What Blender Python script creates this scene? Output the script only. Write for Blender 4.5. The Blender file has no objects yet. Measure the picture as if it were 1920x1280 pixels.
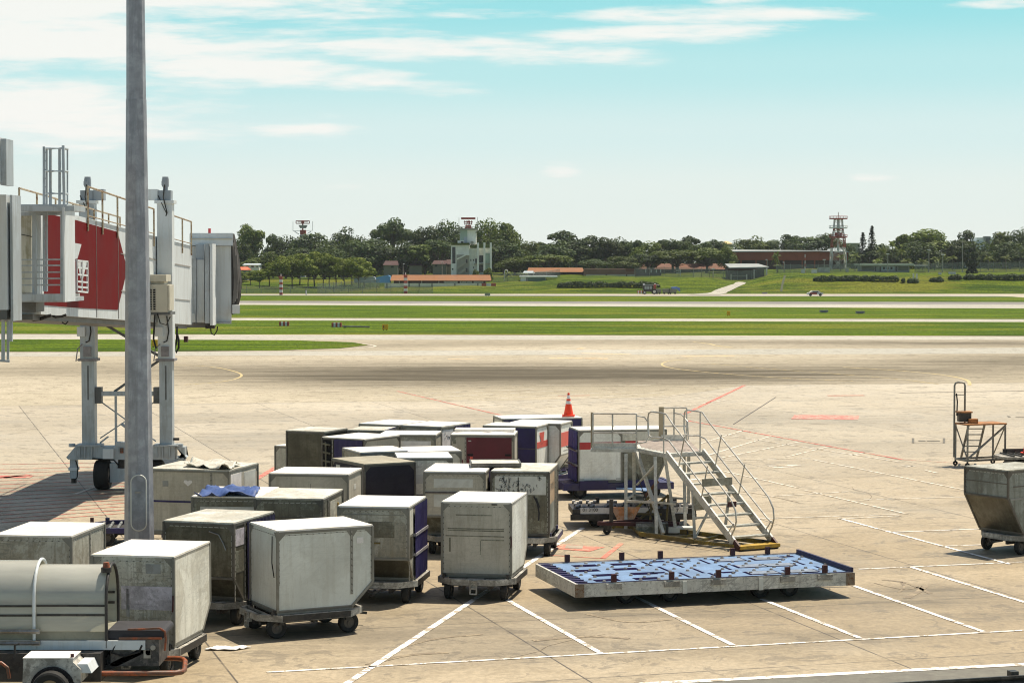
import bpy, bmesh, math, random
from mathutils import Vector, Matrix
R = math.radians
sc = bpy.context.scene
COL = sc.collection
# ------------------------------------------------------------------ camera
CAM_H, FPX, PITCH = 7.4, 3900.0, math.atan((640 - 487) / 3900.0)
cd = bpy.data.cameras.new('camera'); cam = bpy.data.objects.new('camera', cd); COL.objects.link(cam)
cam.location = (0, 0, CAM_H); cam.rotation_euler = (R(90) - PITCH, 0, 0)
cd.sensor_width = 36; cd.lens = 36 * FPX / 1920; cd.clip_start = .5; cd.clip_end = 8000
sc.camera = cam
# ------------------------------------------------------------------ exposure
sc.view_settings.view_transform = 'Standard'; sc.view_settings.look = 'None'
EXPO = 0.5
sc.view_settings.exposure = EXPO; sc.view_settings.gamma = 1
sc.cycles.max_bounces = 6; sc.cycles.transparent_max_bounces = 12
sc.cycles.use_adaptive_sampling = True; sc.cycles.pixel_filter_type = 'BLACKMAN_HARRIS'; sc.cycles.filter_width = 1.1
# ------------------------------------------------------------------ sun
TOSUN = Vector((.64, .60, 2.1)).normalized()
sl = bpy.data.lights.new('sun', 'SUN'); sun = bpy.data.objects.new('sun', sl); COL.objects.link(sun)
sl.energy = 4.9; sl.angle = R(.5); sl.color = (1, .90, .74)
sun.rotation_euler = (-TOSUN).to_track_quat('-Z', 'Y').to_euler(); sun.location = (30, 30, 90)


class NT:
    """tiny helper for node trees"""
    def __init__(s, tree):
        s.t = tree; s.n = tree.nodes; s.l = tree.links
    def node(s, kind, **kw):
        n = s.n.new(kind)
        for k, v in kw.items():
            setattr(n, k, v)
        return n
    def put(s, sock, v):
        if isinstance(v, bpy.types.NodeSocket):
            s.l.new(v, sock)
        elif v is not None:
            if hasattr(sock, 'default_value'):
                try:
                    sock.default_value = v
                except Exception:
                    sock.default_value = tuple(v) + (1,)
    def m(s, op, a, b=None, c=None, clamp=False):
        n = s.node('ShaderNodeMath', operation=op, use_clamp=clamp)
        s.put(n.inputs[0], a)
        if b is not None: s.put(n.inputs[1], b)
        if c is not None: s.put(n.inputs[2], c)
        return n.outputs[0]
    def mix(s, f, a, b, mode='MIX'):
        n = s.node('ShaderNodeMix', data_type='RGBA', blend_type=mode)
        s.put(n.inputs[0], f)
        for i, v in ((6, a), (7, b)):
            if isinstance(v, (tuple, list)) and len(v) == 3: v = tuple(v) + (1,)
            s.put(n.inputs[i], v)
        return n.outputs[2]
    def noise(s, vec, scale, detail=4, rough=.55, dist=0, raw=False):
        n = s.node('ShaderNodeTexNoise'); s.put(n.inputs['Vector'], vec)
        n.inputs['Scale'].default_value = scale; n.inputs['Detail'].default_value = detail
        n.inputs['Roughness'].default_value = rough; n.inputs['Distortion'].default_value = dist
        if raw: return n.outputs[0]
        sd = .072 if detail <= 3 else .066 if rough <= .56 else .055 if rough <= .62 else .048 if rough <= .66 else .042 if rough <= .71 else .030
        return s.m('MULTIPLY_ADD', n.outputs[0], .13 / sd, .5 - .5 * .13 / sd, True)      # spread evenly round one half
    def ss(s, x, a, b):
        n = s.node('ShaderNodeMapRange', interpolation_type='SMOOTHSTEP')
        s.put(n.inputs[0], x); n.inputs[1].default_value = a; n.inputs[2].default_value = b
        return n.outputs[0]
    def vmul(s, v, k):
        n = s.node('ShaderNodeVectorMath', operation='MULTIPLY'); s.put(n.inputs[0], v); n.inputs[1].default_value = k
        return n.outputs[0]
    def vadd(s, v, k):
        n = s.node('ShaderNodeVectorMath', operation='ADD'); s.put(n.inputs[0], v); s.put(n.inputs[1], k)
        return n.outputs[0]
    def xyz(s, v):
        n = s.node('ShaderNodeSeparateXYZ'); s.put(n.inputs[0], v); return n.outputs
    def comb(s, x, y, z):
        n = s.node('ShaderNodeCombineXYZ')
        for i, v in enumerate((x, y, z)): s.put(n.inputs[i], v)
        return n.outputs[0]


# ------------------------------------------------------------------ sky
w = bpy.data.worlds.new('World'); sc.world = w; w.use_nodes = True
T = NT(w.node_tree); T.n.clear()
sky = T.node('ShaderNodeTexSky', sky_type='NISHITA', sun_disc=False)
sky.sun_elevation = math.asin(TOSUN.z); sky.sun_rotation = math.atan2(TOSUN.x, TOSUN.y)
sky.air_density = 1.0; sky.dust_density = 1.6; sky.ozone_density = 1.0
dirv = T.node('ShaderNodeTexCoord').outputs['Generated']
dx, dy, dz = T.xyz(dirv)
SKY_S = 0.06
# clear air low over the field: pale haze at the horizon turning turquoise upwards
el = T.m('MAXIMUM', dz, 0.0)
ramp = T.node('ShaderNodeValToRGB'); T.put(ramp.inputs[0], T.m('MULTIPLY', el, 5.0))
cr = ramp.color_ramp; cr.interpolation = 'EASE'
SK = 1 / SKY_S / 2 ** EXPO
stops = [(0.0, (.85, .895, .83)), (.16, (.805, .89, .845)), (.30, (.69, .865, .855)), (.45, (.51, .82, .835)), (.60, (.34, .76, .805)), (1.0, (.22, .60, .74))]
while len(cr.elements) < len(stops): cr.elements.new(.5)
for e, (p, c) in zip(cr.elements, stops):
    e.position = p; e.color = c + (1,)
low = T.mix(1.0, ramp.outputs[0], (SK, SK, SK), 'MULTIPLY')
skyc = T.mix(T.ss(dz, .34, .14), sky.outputs[0], low)
# streaky clouds, laid out on the sphere of directions
ady = T.m('MAXIMUM', dy, .05)
cu = T.m('DIVIDE', dx, ady); cv = T.m('DIVIDE', dz, ady)
warp = T.noise(T.comb(T.m('MULTIPLY', cu, 9.0), T.m('MULTIPLY', cv, 60.0), 0.0), 1.0, 6, .62, .3, True)
fine = T.noise(T.comb(T.m('MULTIPLY', cu, 26.0), T.m('MULTIPLY', cv, 210.0), 3.0), 1.0, 5, .6, .2, True)
total = None
def cloud(x0, x1, y0, y1, k=1.0, tilt=0.0):
    """a long bank of cloud between two bearings and two heights (given in photo pixels once, as angles)"""
    global total
    u0, u1 = (x0 - 960) / FPX, (x1 - 960) / FPX
    v0, v1 = (487 - y1) / FPX, (487 - y0) / FPX
    uc, us, vc, vs = (u0 + u1) / 2, (u1 - u0) / 2, (v0 + v1) / 2, (v1 - v0) / 2
    a = T.m('SUBTRACT', cu, uc)
    b = T.m('SUBTRACT', T.m('SUBTRACT', cv, vc), T.m('MULTIPLY', a, tilt))
    q = T.m('ADD', T.m('POWER', T.m('ABSOLUTE', T.m('DIVIDE', a, us)), 2.6), T.m('POWER', T.m('ABSOLUTE', T.m('DIVIDE', b, vs)), 2.0))
    g = T.m('MULTIPLY', T.m('EXPONENT', T.m('MULTIPLY', q, -1.0)), k)
    total = g if total is None else T.m('MAXIMUM', total, g)
cloud(-900, 760, -80, 60, 1.35)
cloud(-900, 700, 30, 130, 1.1, -.02)
cloud(-900, 520, 105, 300, .98)
cloud(200, 720, 96, 170, .95, -.03)
cloud(480, 960, 122, 184, .72, -.06)
cloud(520, 1235, 66, 134, .92, -.03)
cloud(-900, 760, -60, 190, .80)
cloud(-900, 600, 150, 300, .78)
cloud(430, 730, 228, 268, .72, -.03)
cloud(1000, 1720, 6, 54, .82, .015)
cloud(880, 1620, 42, 90, .82, .03)
cloud(1230, 1560, -12, 16, .62, .03)
cloud(1740, 2020, -8, 24, .65, .06)
cloud(720, 1120, 14, 44, .50, -.01)
cloud(560, 900, 50, 80, .55, -.04)
cloud(1005, 1098, 300, 342, .74)
cloud(1580, 1700, 318, 348, .52)
cloud(580, 710, 336, 364, .45)
cloud(1205, 1270, 232, 258, .42)
cloud(-2500, -400, -60, 260, .9)
cloud(2000, 4200, -200, 60, .7)
tex = T.m('ADD', T.m('MULTIPLY', T.m('SUBTRACT', warp, .5), 1.5), T.m('MULTIPLY', T.m('SUBTRACT', fine, .5), .9))
edge = T.ss(total, .05, .45)
dens = T.ss(T.m('ADD', total, T.m('MULTIPLY', tex, edge)), .30, .92)
dens = T.m('MULTIPLY', dens, T.ss(dy, .02, .15))
high = T.ss(T.m('ADD', T.noise(T.vmul(dirv, (2.2, 2.2, 5.0)), 1.0, 6, .6, 0, True), 0.0), .50, .72)   # broken cloud overhead
dens = T.m('MAXIMUM', dens, T.m('MULTIPLY', high, T.ss(dz, .2, .4)))
CK = .97 * SK
skyc = T.mix(T.m('MULTIPLY', dens, .93), skyc, (CK, CK * .985, CK * .935))
bg = T.node('ShaderNodeBackground'); T.put(bg.inputs[0], skyc); bg.inputs[1].default_value = SKY_S
T.l.new(bg.outputs[0], T.node('ShaderNodeOutputWorld').inputs[0])

# ------------------------------------------------------------------ where a measured picture point lies in the place
def ray(px, py):
    u = (px - 960) / FPX; v = (640 - py) / FPX
    return u, math.cos(PITCH) + v * math.sin(PITCH), -math.sin(PITCH) + v * math.cos(PITCH)
def gp(px, py, z=0.0):
    a, b, c = ray(px, py); t = (z - CAM_H) / c
    return Vector((a * t, b * t, z))
def atY(px, py, Y):
    a, b, c = ray(px, py); t = Y / b
    return Vector((a * t, Y, CAM_H + c * t))
def atX(px, py, X):
    a, b, c = ray(px, py); t = X / a
    return Vector((X, b * t, CAM_H + c * t))

# ------------------------------------------------------------------ mesh helpers
class MB:
    def __init__(s): s.v = []; s.f = []; s.k = []
    def add(s, vs, fs):
        o = len(s.v); s.k.append((o, len(s.f))); s.v += [tuple(p) for p in vs]; s.f += [tuple(i + o for i in f) for f in fs]; return s
    def bx(s, x0, x1, y0, y1, z0, z1):
        return s.add([(x0, y0, z0), (x1, y0, z0), (x1, y1, z0), (x0, y1, z0), (x0, y0, z1), (x1, y0, z1), (x1, y1, z1), (x0, y1, z1)],
                     [(3, 2, 1, 0), (4, 5, 6, 7), (0, 1, 5, 4), (1, 2, 6, 5), (2, 3, 7, 6), (3, 0, 4, 7)])
    def box(s, c, d, rz=0.0):
        hx, hy, hz = d[0] / 2, d[1] / 2, d[2] / 2; ca, sa = math.cos(rz), math.sin(rz); vs = []
        for z in (-hz, hz):
            for x, y in ((-hx, -hy), (hx, -hy), (hx, hy), (-hx, hy)):
                vs.append((c[0] + x * ca - y * sa, c[1] + x * sa + y * ca, c[2] + z))
        return s.add(vs, [(3, 2, 1, 0), (4, 5, 6, 7), (0, 1, 5, 4), (1, 2, 6, 5), (2, 3, 7, 6), (3, 0, 4, 7)])
    def bar(s, p, q, w, h=None):
        p, q = Vector(p), Vector(q); d = (q - p).normalized(); h = h or w
        up = Vector((0, 0, 1)) if abs(d.z) < .95 else Vector((0, 1, 0))
        a = d.cross(up).normalized() * w / 2; b = a.cross(d).normalized() * h / 2
        vs = [p - a - b, p + a - b, p + a + b, p - a + b, q - a - b, q + a - b, q + a + b, q - a + b]
        return s.add(vs, [(3, 2, 1, 0), (4, 5, 6, 7), (0, 1, 5, 4), (1, 2, 6, 5), (2, 3, 7, 6), (3, 0, 4, 7)])
    def tube(s, pts, r, n=8, r2=None, caps=True):
        pts = [Vector(p) for p in pts]; k = len(pts); rs = [r + (((r2 if r2 is not None else r) - r) * i / max(1, k - 1)) for i in range(k)]
        vs = []; fs = []; prev = None
        for i, p in enumerate(pts):
            d = (pts[min(i + 1, k - 1)] - pts[max(i - 1, 0)]).normalized()
            if prev is None:
                a = d.cross(Vector((0, 0, 1)) if abs(d.z) < .9 else Vector((0, 1, 0))).normalized()
            else:
                a = (prev - d * prev.dot(d)); a = a.normalized() if a.length > 1e-6 else d.orthogonal().normalized()
            prev = a; b = d.cross(a)
            for j in range(n):
                t = 2 * math.pi * j / n
                vs.append(p + (a * math.cos(t) + b * math.sin(t)) * rs[i])
        for i in range(k - 1):
            for j in range(n):
                fs.append((i * n + j, i * n + (j + 1) % n, (i + 1) * n + (j + 1) % n, (i + 1) * n + j))
        if caps:
            fs.append(tuple(range(n - 1, -1, -1))); fs.append(tuple((k - 1) * n + j for j in range(n)))
        return s.add(vs, fs)
    def cyl(s, p, q, r, r2=None, n=16): return s.tube([p, q], r, n, r2)
    def prism(s, poly, axis, a, b):
        """poly in the two other axes, pushed from a to b along axis"""
        def P(u, v, t):
            return (t, u, v) if axis == 'x' else (u, t, v) if axis == 'y' else (u, v, t)
        n = len(poly); vs = [P(u, v, a) for u, v in poly] + [P(u, v, b) for u, v in poly]
        fs = [tuple(range(n)), tuple(range(2 * n - 1, n - 1, -1))] + [(i, (i + 1) % n, n + (i + 1) % n, n + i) for i in range(n)]
        return s.add(vs, fs)
    def poly(s, pts): return s.add(pts, [tuple(range(len(pts)))])
    def strip(s, a, b, w, z=None):
        a, b = Vector(a), Vector(b); d = (b - a); n = Vector((-d.y, d.x, 0)).normalized() * w / 2
        return s.poly([a - n, b - n, b + n, a + n])
    def wheel(s, c, r, wd, ax=(0, 1, 0), n=24, inner=.6):
        """a tyre: lathe with a rounded shoulder"""
        ax = Vector(ax).normalized(); a = ax.orthogonal().normalized(); b = ax.cross(a); c = Vector(c)
        prof = [(inner * r, -.42 * wd), (.86 * r, -.5 * wd), (.96 * r, -.42 * wd), (r, -.25 * wd), (r, .25 * wd), (.96 * r, .42 * wd), (.86 * r, .5 * wd), (inner * r, .42 * wd)]
        m = len(prof); vs = []; fs = []
        for j in range(n):
            t = 2 * math.pi * j / n; d = a * math.cos(t) + b * math.sin(t)
            vs += [c + d * q + ax * o for q, o in prof]
        for j in range(n):
            for i in range(m):
                fs.append((j * m + i, j * m + (i + 1) % m, ((j + 1) % n) * m + (i + 1) % m, ((j + 1) % n) * m + i))
        return s.add(vs, fs)
    def rim(s, c, r, wd, ax=(0, 1, 0), n=20):
        ax = Vector(ax).normalized(); c = Vector(c)
        s.tube([c - ax * wd * .36, c + ax * wd * .36], r, n)
        s.tube([c - ax * wd * .46, c + ax * wd * .46], r * .36, 10)
        a = ax.orthogonal().normalized(); b = ax.cross(a)
        for k in range(6):
            d = a * math.cos(k * math.pi / 3) + b * math.sin(k * math.pi / 3)
            s.tube([c + d * r * .66 - ax * wd * .40, c + d * r * .66 + ax * wd * .40], r * .09, 5)
        return s
    def each(s, name, mat, parent=None, smooth=False):
        """every shape as a mesh object of its own"""
        ks = s.k + [(len(s.v), len(s.f))]
        for (v0, f0), (v1, f1) in zip(ks, ks[1:]):
            MB().add(s.v[v0:v1], [[i - v0 for i in f] for f in s.f[f0:f1]]).build(name, mat, parent, smooth)
    def build(s, name, mat, parent=None, smooth=False, norm=True):
        me = bpy.data.meshes.new(name); me.from_pydata(s.v, [], s.f); me.materials.append(mat)
        if norm:
            b = bmesh.new(); b.from_mesh(me); bmesh.ops.recalc_face_normals(b, faces=b.faces[:]); b.to_mesh(me); b.free()
        if smooth:
            me.polygons.foreach_set('use_smooth', [True] * len(me.polygons))
            if smooth != 'all':
                try: me.set_sharp_from_angle(angle=R(38))
                except Exception: pass
        o = bpy.data.objects.new(name, me); COL.objects.link(o)
        if parent: o.parent = parent
        return o

def thing(name, label, cat, loc=(0, 0, 0), rz=0.0, group=None):
    o = bpy.data.objects.new(name, None); COL.objects.link(o); o.location = loc; o.rotation_euler = (0, 0, rz)
    o.empty_display_size = .3
    return tag(o, label, cat, group)
def tag(o, label, cat, group=None):
    o['label'] = label; o['category'] = cat
    if group: o['group'] = group
    return o
def struct(o):
    o['kind'] = 'structure'; return o
def copy_tree(o, parent=None):
    c = o.copy(); COL.objects.link(c)
    if parent: c.parent = parent
    for ch in list(o.children): copy_tree(ch, c)
    return c

# ------------------------------------------------------------------ materials
def material(name):
    m = bpy.data.materials.new(name); m.use_nodes = True; t = NT(m.node_tree); t.n.clear()
    out = t.node('ShaderNodeOutputMaterial'); p = t.node('ShaderNodeBsdfPrincipled'); t.l.new(p.outputs[0], out.inputs[0])
    return m, t, p, out
def mat(name, col, rough=.6, metal=0.0, var=.12, scale=3.0, dirt=0.0, dcol=(.10, .09, .07), streak=0.0, rust=0.0, bump=0.0, scr=0.0, spec=.4):
    """painted or bare surface: tone drift, grime patches, run-down streaks, rust, scratches"""
    m, t, p, out = material(name)
    tc = t.node('ShaderNodeTexCoord').outputs['Object']
    rnd = t.node('ShaderNodeObjectInfo').outputs['Random']
    off = t.m('MULTIPLY', rnd, 61.0)
    v = t.vadd(tc, t.comb(off, t.m('MULTIPLY', off, 1.7), t.m('MULTIPLY', off, .6)))
    n1 = t.noise(v, scale, 5, .6)
    k = t.m('ADD', t.m('MULTIPLY', t.m('SUBTRACT', n1, .5), 2.6 * var), 1.0)
    c = t.mix(1.0, tuple(col), t.comb(k, k, k), 'MULTIPLY')
    if dirt:
        d = t.ss(t.noise(v, scale * .55, 7, .68, .4), .57 - .22 * dirt, .72 - .12 * dirt)
        c = t.mix(t.m('MULTIPLY', d, min(1, dirt * 1.1)), c, dcol)
    if streak:
        d = t.ss(t.noise(t.vmul(v, (5.5, 5.5, .5)), 1.3, 6, .7), .53 - .10 * streak, .74)
        c = t.mix(t.m('MULTIPLY', d, streak), c, dcol)
    if dirt > .2:                                  # broad handling stains
        d = t.ss(t.noise(v, scale * .35, 6, .72, 1.0), .50, .66)
        c = t.mix(t.m('MULTIPLY', d, min(.75, dirt * .9)), c, tuple(x * 1.15 for x in dcol))
    if scr:                                        # scrapes: torn threads of worn paint running several ways
        sx = t.ss(t.noise(t.vmul(v, (1.2, 1.2, 9)), 2.0, 8, .74, 1.2), .66, .76)
        sz = t.ss(t.noise(t.vmul(v, (7, 7, .9)), 1.6, 8, .74, 1.0), .69, .78)
        rt = t.node('ShaderNodeVectorRotate', rotation_type='EULER_XYZ'); t.put(rt.inputs[0], v); rt.inputs['Rotation'].default_value = (.6, .6, .3)
        sd_ = t.ss(t.noise(t.vmul(rt.outputs[0], (1, 14, 14)), 1.2, 6, .7, .5), .70, .77)
        ms = t.ss(t.noise(v, .9, 4, .6), .42, .62)
        d = t.m('MULTIPLY', t.m('MAXIMUM', t.m('MAXIMUM', sx, t.m('MULTIPLY', sz, .7)), sd_), t.m('ADD', .25, t.m('MULTIPLY', ms, .75)))
        d2 = t.ss(t.noise(v, 15, 4, .65), .70, .76)
        c = t.mix(t.m('MULTIPLY', t.m('MAXIMUM', d, t.m('MULTIPLY', d2, .8)), scr), c, tuple(x * .36 for x in col))
    if rust:
        d = t.ss(t.noise(v, scale * 2.3, 6, .7, .3), .66 - .2 * rust, .74)
        c = t.mix(d, c, (.16, .065, .025))
    t.put(p.inputs['Base Color'], c)
    t.put(p.inputs['Roughness'], t.m('ADD', rough - .08, t.m('MULTIPLY', n1, .16)))
    p.inputs['Metallic'].default_value = metal
    p.inputs['Specular IOR Level'].default_value = spec
    if bump:
        b = t.node('ShaderNodeBump'); b.inputs['Strength'].default_value = bump; b.inputs['Distance'].default_value = .02
        t.put(b.inputs['Height'], t.noise(v, scale * 1.2, 3, .5)); t.l.new(b.outputs[0], p.inputs['Normal'])
    return m
# =================================================================== SETTING
GDIR = math.atan2(3900, -1140)                     # run of the parking bays and slab joints
GC, GS = math.cos(GDIR - math.pi / 2), math.sin(GDIR - math.pi / 2)
def ground_nodes(t):
    tc = t.node('ShaderNodeTexCoord').outputs['Object']
    x, y, z = t.xyz(tc)
    s = t.m('ADD', t.m('MULTIPLY', x, GC), t.m('MULTIPLY', y, GS))
    q = t.m('ADD', t.m('MULTIPLY', x, -GS), t.m('MULTIPLY', y, GC))
    return tc, x, y, s, q
def joint(t, s, off, step, wd):
    f = t.m('FRACT', t.m('DIVIDE', t.m('SUBTRACT', s, off), step))
    d = t.m('MULTIPLY', t.m('MINIMUM', f, t.m('SUBTRACT', 1.0, f)), step)
    return t.ss(d, wd, wd * .3)
def concrete(name, c0, c1, cool, joints=True, stains=(), jw=.028, streaky=.2, gloss=.5):
    m, t, p, out = material(name)
    tc, x, y, s, q = ground_nodes(t)
    big = t.noise(tc, .045, 4, .6); mid = t.noise(tc, .5, 6, .68); fin = t.noise(tc, 7.0, 8, .8)
    c = t.mix(t.ss(big, .35, .68), c0, c1)
    c = t.mix(t.m('MULTIPLY', t.ss(mid, .45, .75), .45), c, cool)
    run = t.noise(t.comb(t.m('MULTIPLY', s, .06), t.m('MULTIPLY', q, .9), 0.0), 1.0, 6, .65, .5)
    c = t.mix(t.m('MULTIPLY', t.ss(run, .50, .85), streaky), c, tuple(v * .62 for v in cool))
    if joints:                                    # paler with distance: far haze and grazing sheen put into the colour
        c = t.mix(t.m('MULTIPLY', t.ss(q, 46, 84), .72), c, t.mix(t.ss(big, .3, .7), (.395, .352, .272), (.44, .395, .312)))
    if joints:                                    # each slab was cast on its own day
        cell = t.node('ShaderNodeTexWhiteNoise', noise_dimensions='2D')
        t.put(cell.inputs['Vector'], t.comb(t.m('FLOOR', t.m('DIVIDE', t.m('SUBTRACT', s, 17.46), 5.96)), t.m('FLOOR', t.m('DIVIDE', t.m('SUBTRACT', q, 40.7), 5.96)), 0.0))
        k = t.m('ADD', .91, t.m('MULTIPLY', cell.outputs[0], .18)); c = t.mix(1.0, c, t.comb(k, k, k), 'MULTIPLY')
    spk = t.ss(fin, .30, .72); k = t.m('ADD', .87, t.m('MULTIPLY', spk, .22)); c = t.mix(1.0, c, t.comb(k, k, k), 'MULTIPLY')
    oil = t.m('MULTIPLY', t.ss(t.noise(tc, 1.2, 6, .72, .8), .74, .88), .42); c = t.mix(oil, c, (.10, .085, .065))
    skid = t.noise(t.comb(t.m('MULTIPLY', x, .055), t.m('MULTIPLY', y, .5), 2.0), 1.0, 8, .75, 1.2)
    for (sx, sy, rx, ry, k, tilt) in stains:      # rubber and oil worn in by traffic
        a = t.m('DIVIDE', t.m('SUBTRACT', x, sx), rx); b = t.m('DIVIDE', t.m('SUBTRACT', t.m('SUBTRACT', y, sy), t.m('MULTIPLY', t.m('SUBTRACT', x, sx), tilt)), ry)
        g = t.m('EXPONENT', t.m('MULTIPLY', t.m('ADD', t.m('MULTIPLY', a, a), t.m('MULTIPLY', b, b)), -1.0))
        d = t.m('MULTIPLY', g, t.m('ADD', .58, t.m('MULTIPLY', t.ss(skid, .32, .70), .46)))
        c = t.mix(t.m('MULTIPLY', d, k, clamp=True), c, (.085, .073, .052))
    if joints:
        j = t.m('MAXIMUM', joint(t, s, 17.46, 5.96, jw), joint(t, q, 40.7, 5.96, jw))
        wob = t.ss(t.noise(tc, 1.1, 3, .6), .25, .55)
        c = t.mix(t.m('MULTIPLY', j, t.m('ADD', .45, t.m('MULTIPLY', wob, .5))), c, (.05, .042, .032))
    t.put(p.inputs['Base Color'], c); t.put(p.inputs['Roughness'], t.m('ADD', 1.0 - gloss, t.m('MULTIPLY', mid, .3))); p.inputs['Specular IOR Level'].default_value = gloss
    b = t.node('ShaderNodeBump'); b.inputs['Strength'].default_value = .25; b.inputs['Distance'].default_value = .01
    t.put(b.inputs['Height'], fin); t.l.new(b.outputs[0], p.inputs['Normal'])
    return m
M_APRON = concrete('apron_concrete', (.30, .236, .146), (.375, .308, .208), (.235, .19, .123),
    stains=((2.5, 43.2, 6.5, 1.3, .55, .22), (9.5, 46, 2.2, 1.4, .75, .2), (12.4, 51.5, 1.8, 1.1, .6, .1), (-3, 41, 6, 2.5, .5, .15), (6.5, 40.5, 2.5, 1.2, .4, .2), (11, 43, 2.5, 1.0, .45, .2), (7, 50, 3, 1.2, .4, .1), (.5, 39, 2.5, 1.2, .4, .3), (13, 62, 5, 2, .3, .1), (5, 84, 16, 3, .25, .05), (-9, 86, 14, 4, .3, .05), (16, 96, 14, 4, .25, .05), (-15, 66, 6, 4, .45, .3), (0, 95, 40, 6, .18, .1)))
M_TAXI = concrete('taxiway_concrete', (.39, .345, .26), (.44, .39, .30), (.345, .31, .235), joints=False, streaky=.12, gloss=.12,
    stains=((-4, 134, 16, 12, 1.3, .06), (9, 135, 19, 11, 1.3, -.04), (27, 139, 12, 6, .45, 0), (44, 152, 18, 9, 1.2, .12), (-26, 142, 22, 10, .5, .2), (37, 185, 36, 9, .8, -.1), (-14, 180, 18, 6, .5, .2), (-32, 166, 24, 6, .5, 0), (60, 158, 20, 8, .7, .1)))
M_BAND = concrete('pale_concrete', (.375, .36, .31), (.42, .40, .345), (.35, .335, .29), joints=False, streaky=.2, gloss=.2)
M_ASPH = mat('grey_asphalt', (.20, .19, .175), .9, var=.16, scale=.25, dirt=.3, dcol=(.12, .11, .10))
M_ROAD = mat('service_road_asphalt', (.155, .15, .125), .9, var=.12, scale=6, dirt=.25, dcol=(.10, .09, .08))
def grass_mat(name, a, b, dry):
    m, t, p, out = material(name)
    tc = t.node('ShaderNodeTexCoord').outputs['Object']
    n = t.noise(t.vmul(tc, (.05, .32, .4)), 1.0, 9, .76, 1.0); f = t.noise(t.vmul(tc, (1.0, .5, 1)), 2.6, 5, .7)
    bigp = t.noise(t.vmul(tc, (.02, .06, .05)), 1.0, 4, .6)
    c = t.mix(t.ss(n, .34, .68), a, b); c = t.mix(t.m('MULTIPLY', t.ss(bigp, .5, .75), .6), c, dry)
    k = t.m('ADD', .55, t.m('MULTIPLY', f, .9)); c = t.mix(1.0, c, t.comb(k, k, k), 'MULTIPLY')
    t.put(p.inputs['Base Color'], c); p.inputs['Roughness'].default_value = .95; p.inputs['Specular IOR Level'].default_value = .1
    bp = t.node('ShaderNodeBump'); bp.inputs['Strength'].default_value = .6; bp.inputs['Distance'].default_value = .25
    t.put(bp.inputs['Height'], f); t.l.new(bp.outputs[0], p.inputs['Normal'])
    return m
M_GRASS = grass_mat('mown_grass', (.042, .080, .002), (.098, .148, .004), (.165, .17, .018))
M_BANKG = grass_mat('bank_grass', (.032, .062, .004), (.088, .122, .007), (.155, .15, .02))

def sheet(name, pts, m, z):
    o = MB().poly([(p[0], p[1], z) for p in pts]).build(name, m); return struct(o)
# one ground for everything, out to the horizon
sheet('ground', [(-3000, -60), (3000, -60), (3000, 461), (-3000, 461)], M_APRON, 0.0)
def row(px_l, y_l, px_r, y_r, z=0):                # a long straight edge across the field, seen at two points
    a, b = gp(px_l, y_l), gp(px_r, y_r); d = (b - a) / (b.x - a.x)
    return a + d * (-100 - a.x), a + d * (100 - a.x)
def band(name, e0, e1, m, z):
    a, b = row(*e0); c, d = row(*e1); return sheet(name, [a, b, d, c], m, z)
tx = [(-300, gp(-200, 763).y)] + [tuple(gp(*q)[:2]) for q in ((-200, 763), (325, 757), (640, 753), (960, 750), (1250, 744), (1398, 722), (2100, 716))] + [(300, 124), (300, 212), (-300, 212)]
sheet('taxiway', tx, M_TAXI, .004)
band('pale_taxiway_band', (0, 668, 1920, 663), (0, 661, 1920, 652), M_BAND, .008)
band('pale_taxiway_edge', (0, 637, 1920, 637), (0, 627, 1920, 631), M_BAND, .008)
band('grass_strip', (0, 626, 1920, 630), (0, 600, 1920, 604), M_GRASS, .03)
band('taxiway_line_band', (0, 600, 1920, 604), (0, 595, 1920, 598), M_BAND, .012)
band('grass_field', (0, 595.5, 1920, 598.5), (0, 569.5, 1920, 578.5), M_GRASS, .03)
band('runway_edge', (0, 570, 1920, 579), (0, 567.2, 1920, 571), M_BAND, .012)
band('runway', (0, 567.4, 1920, 571.2), (0, 563, 1920, 566), M_ASPH, .016)
band('far_grass', (0, 563.4, 1920, 566.4), (0, 553.5, 1920, 556.5), M_GRASS, .03)
band('far_road', (0, 553.8, 1920, 556.8), (0, 552.3, 1920, 555.2), M_ASPH, .02)
band('far_road_edge', (0, 552.3, 1920, 555.2), (0, 551.6, 1920, 554.4), M_BAND, .024)
gi = [tuple(gp(*q)[:2]) for q in ((-260, 660), (300, 659), (520, 657), (640, 653), (690, 647), (660, 642), (560, 638.5), (300, 637), (-260, 636))]
sheet('grass_island', gi, M_GRASS, .03)
# terrain: the low bank and the ground behind the airfield
def sstep(a, b, x):
    t = min(1, max(0, (x - a) / (b - a))); return t * t * (3 - 2 * t)
def terrain(X, Y):
    px = 960 + X / Y * 3900 if Y > 1 else 0
    k = [(-2000, .5), (640, .6), (760, 1.1), (900, 1.6), (1010, 2.1), (1050, 3.1), (1330, 3.3), (1365, 2.4), (1400, 2.2), (1425, 3.2), (1465, 4.2), (1950, 4.3), (9000, 4.5)]
    for (a, ha), (b, hb) in zip(k, k[1:]):
        if a <= px <= b:
            top = ha + (hb - ha) * sstep(0, 1, (px - a) / (b - a)); break
    else: top = .5
    back = [(-2000, 2.2), (640, 2.4), (820, 3.6), (1000, 3.7), (1300, 4.0), (1460, 4.9), (9000, 5.0)]
    for (a, ha), (b, hb) in zip(back, back[1:]):
        if a <= px <= b: bk = ha + (hb - ha) * (px - a) / (b - a); break
    else: bk = 2.2
    h = top * sstep(460, 484, Y) + max(0, bk - top) * sstep(490, 540, Y)
    return h + (.10 * math.sin(X * .21 + Y * .13) + .08 * math.sin(X * .47 - Y * .3)) * sstep(462, 480, Y)
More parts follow.
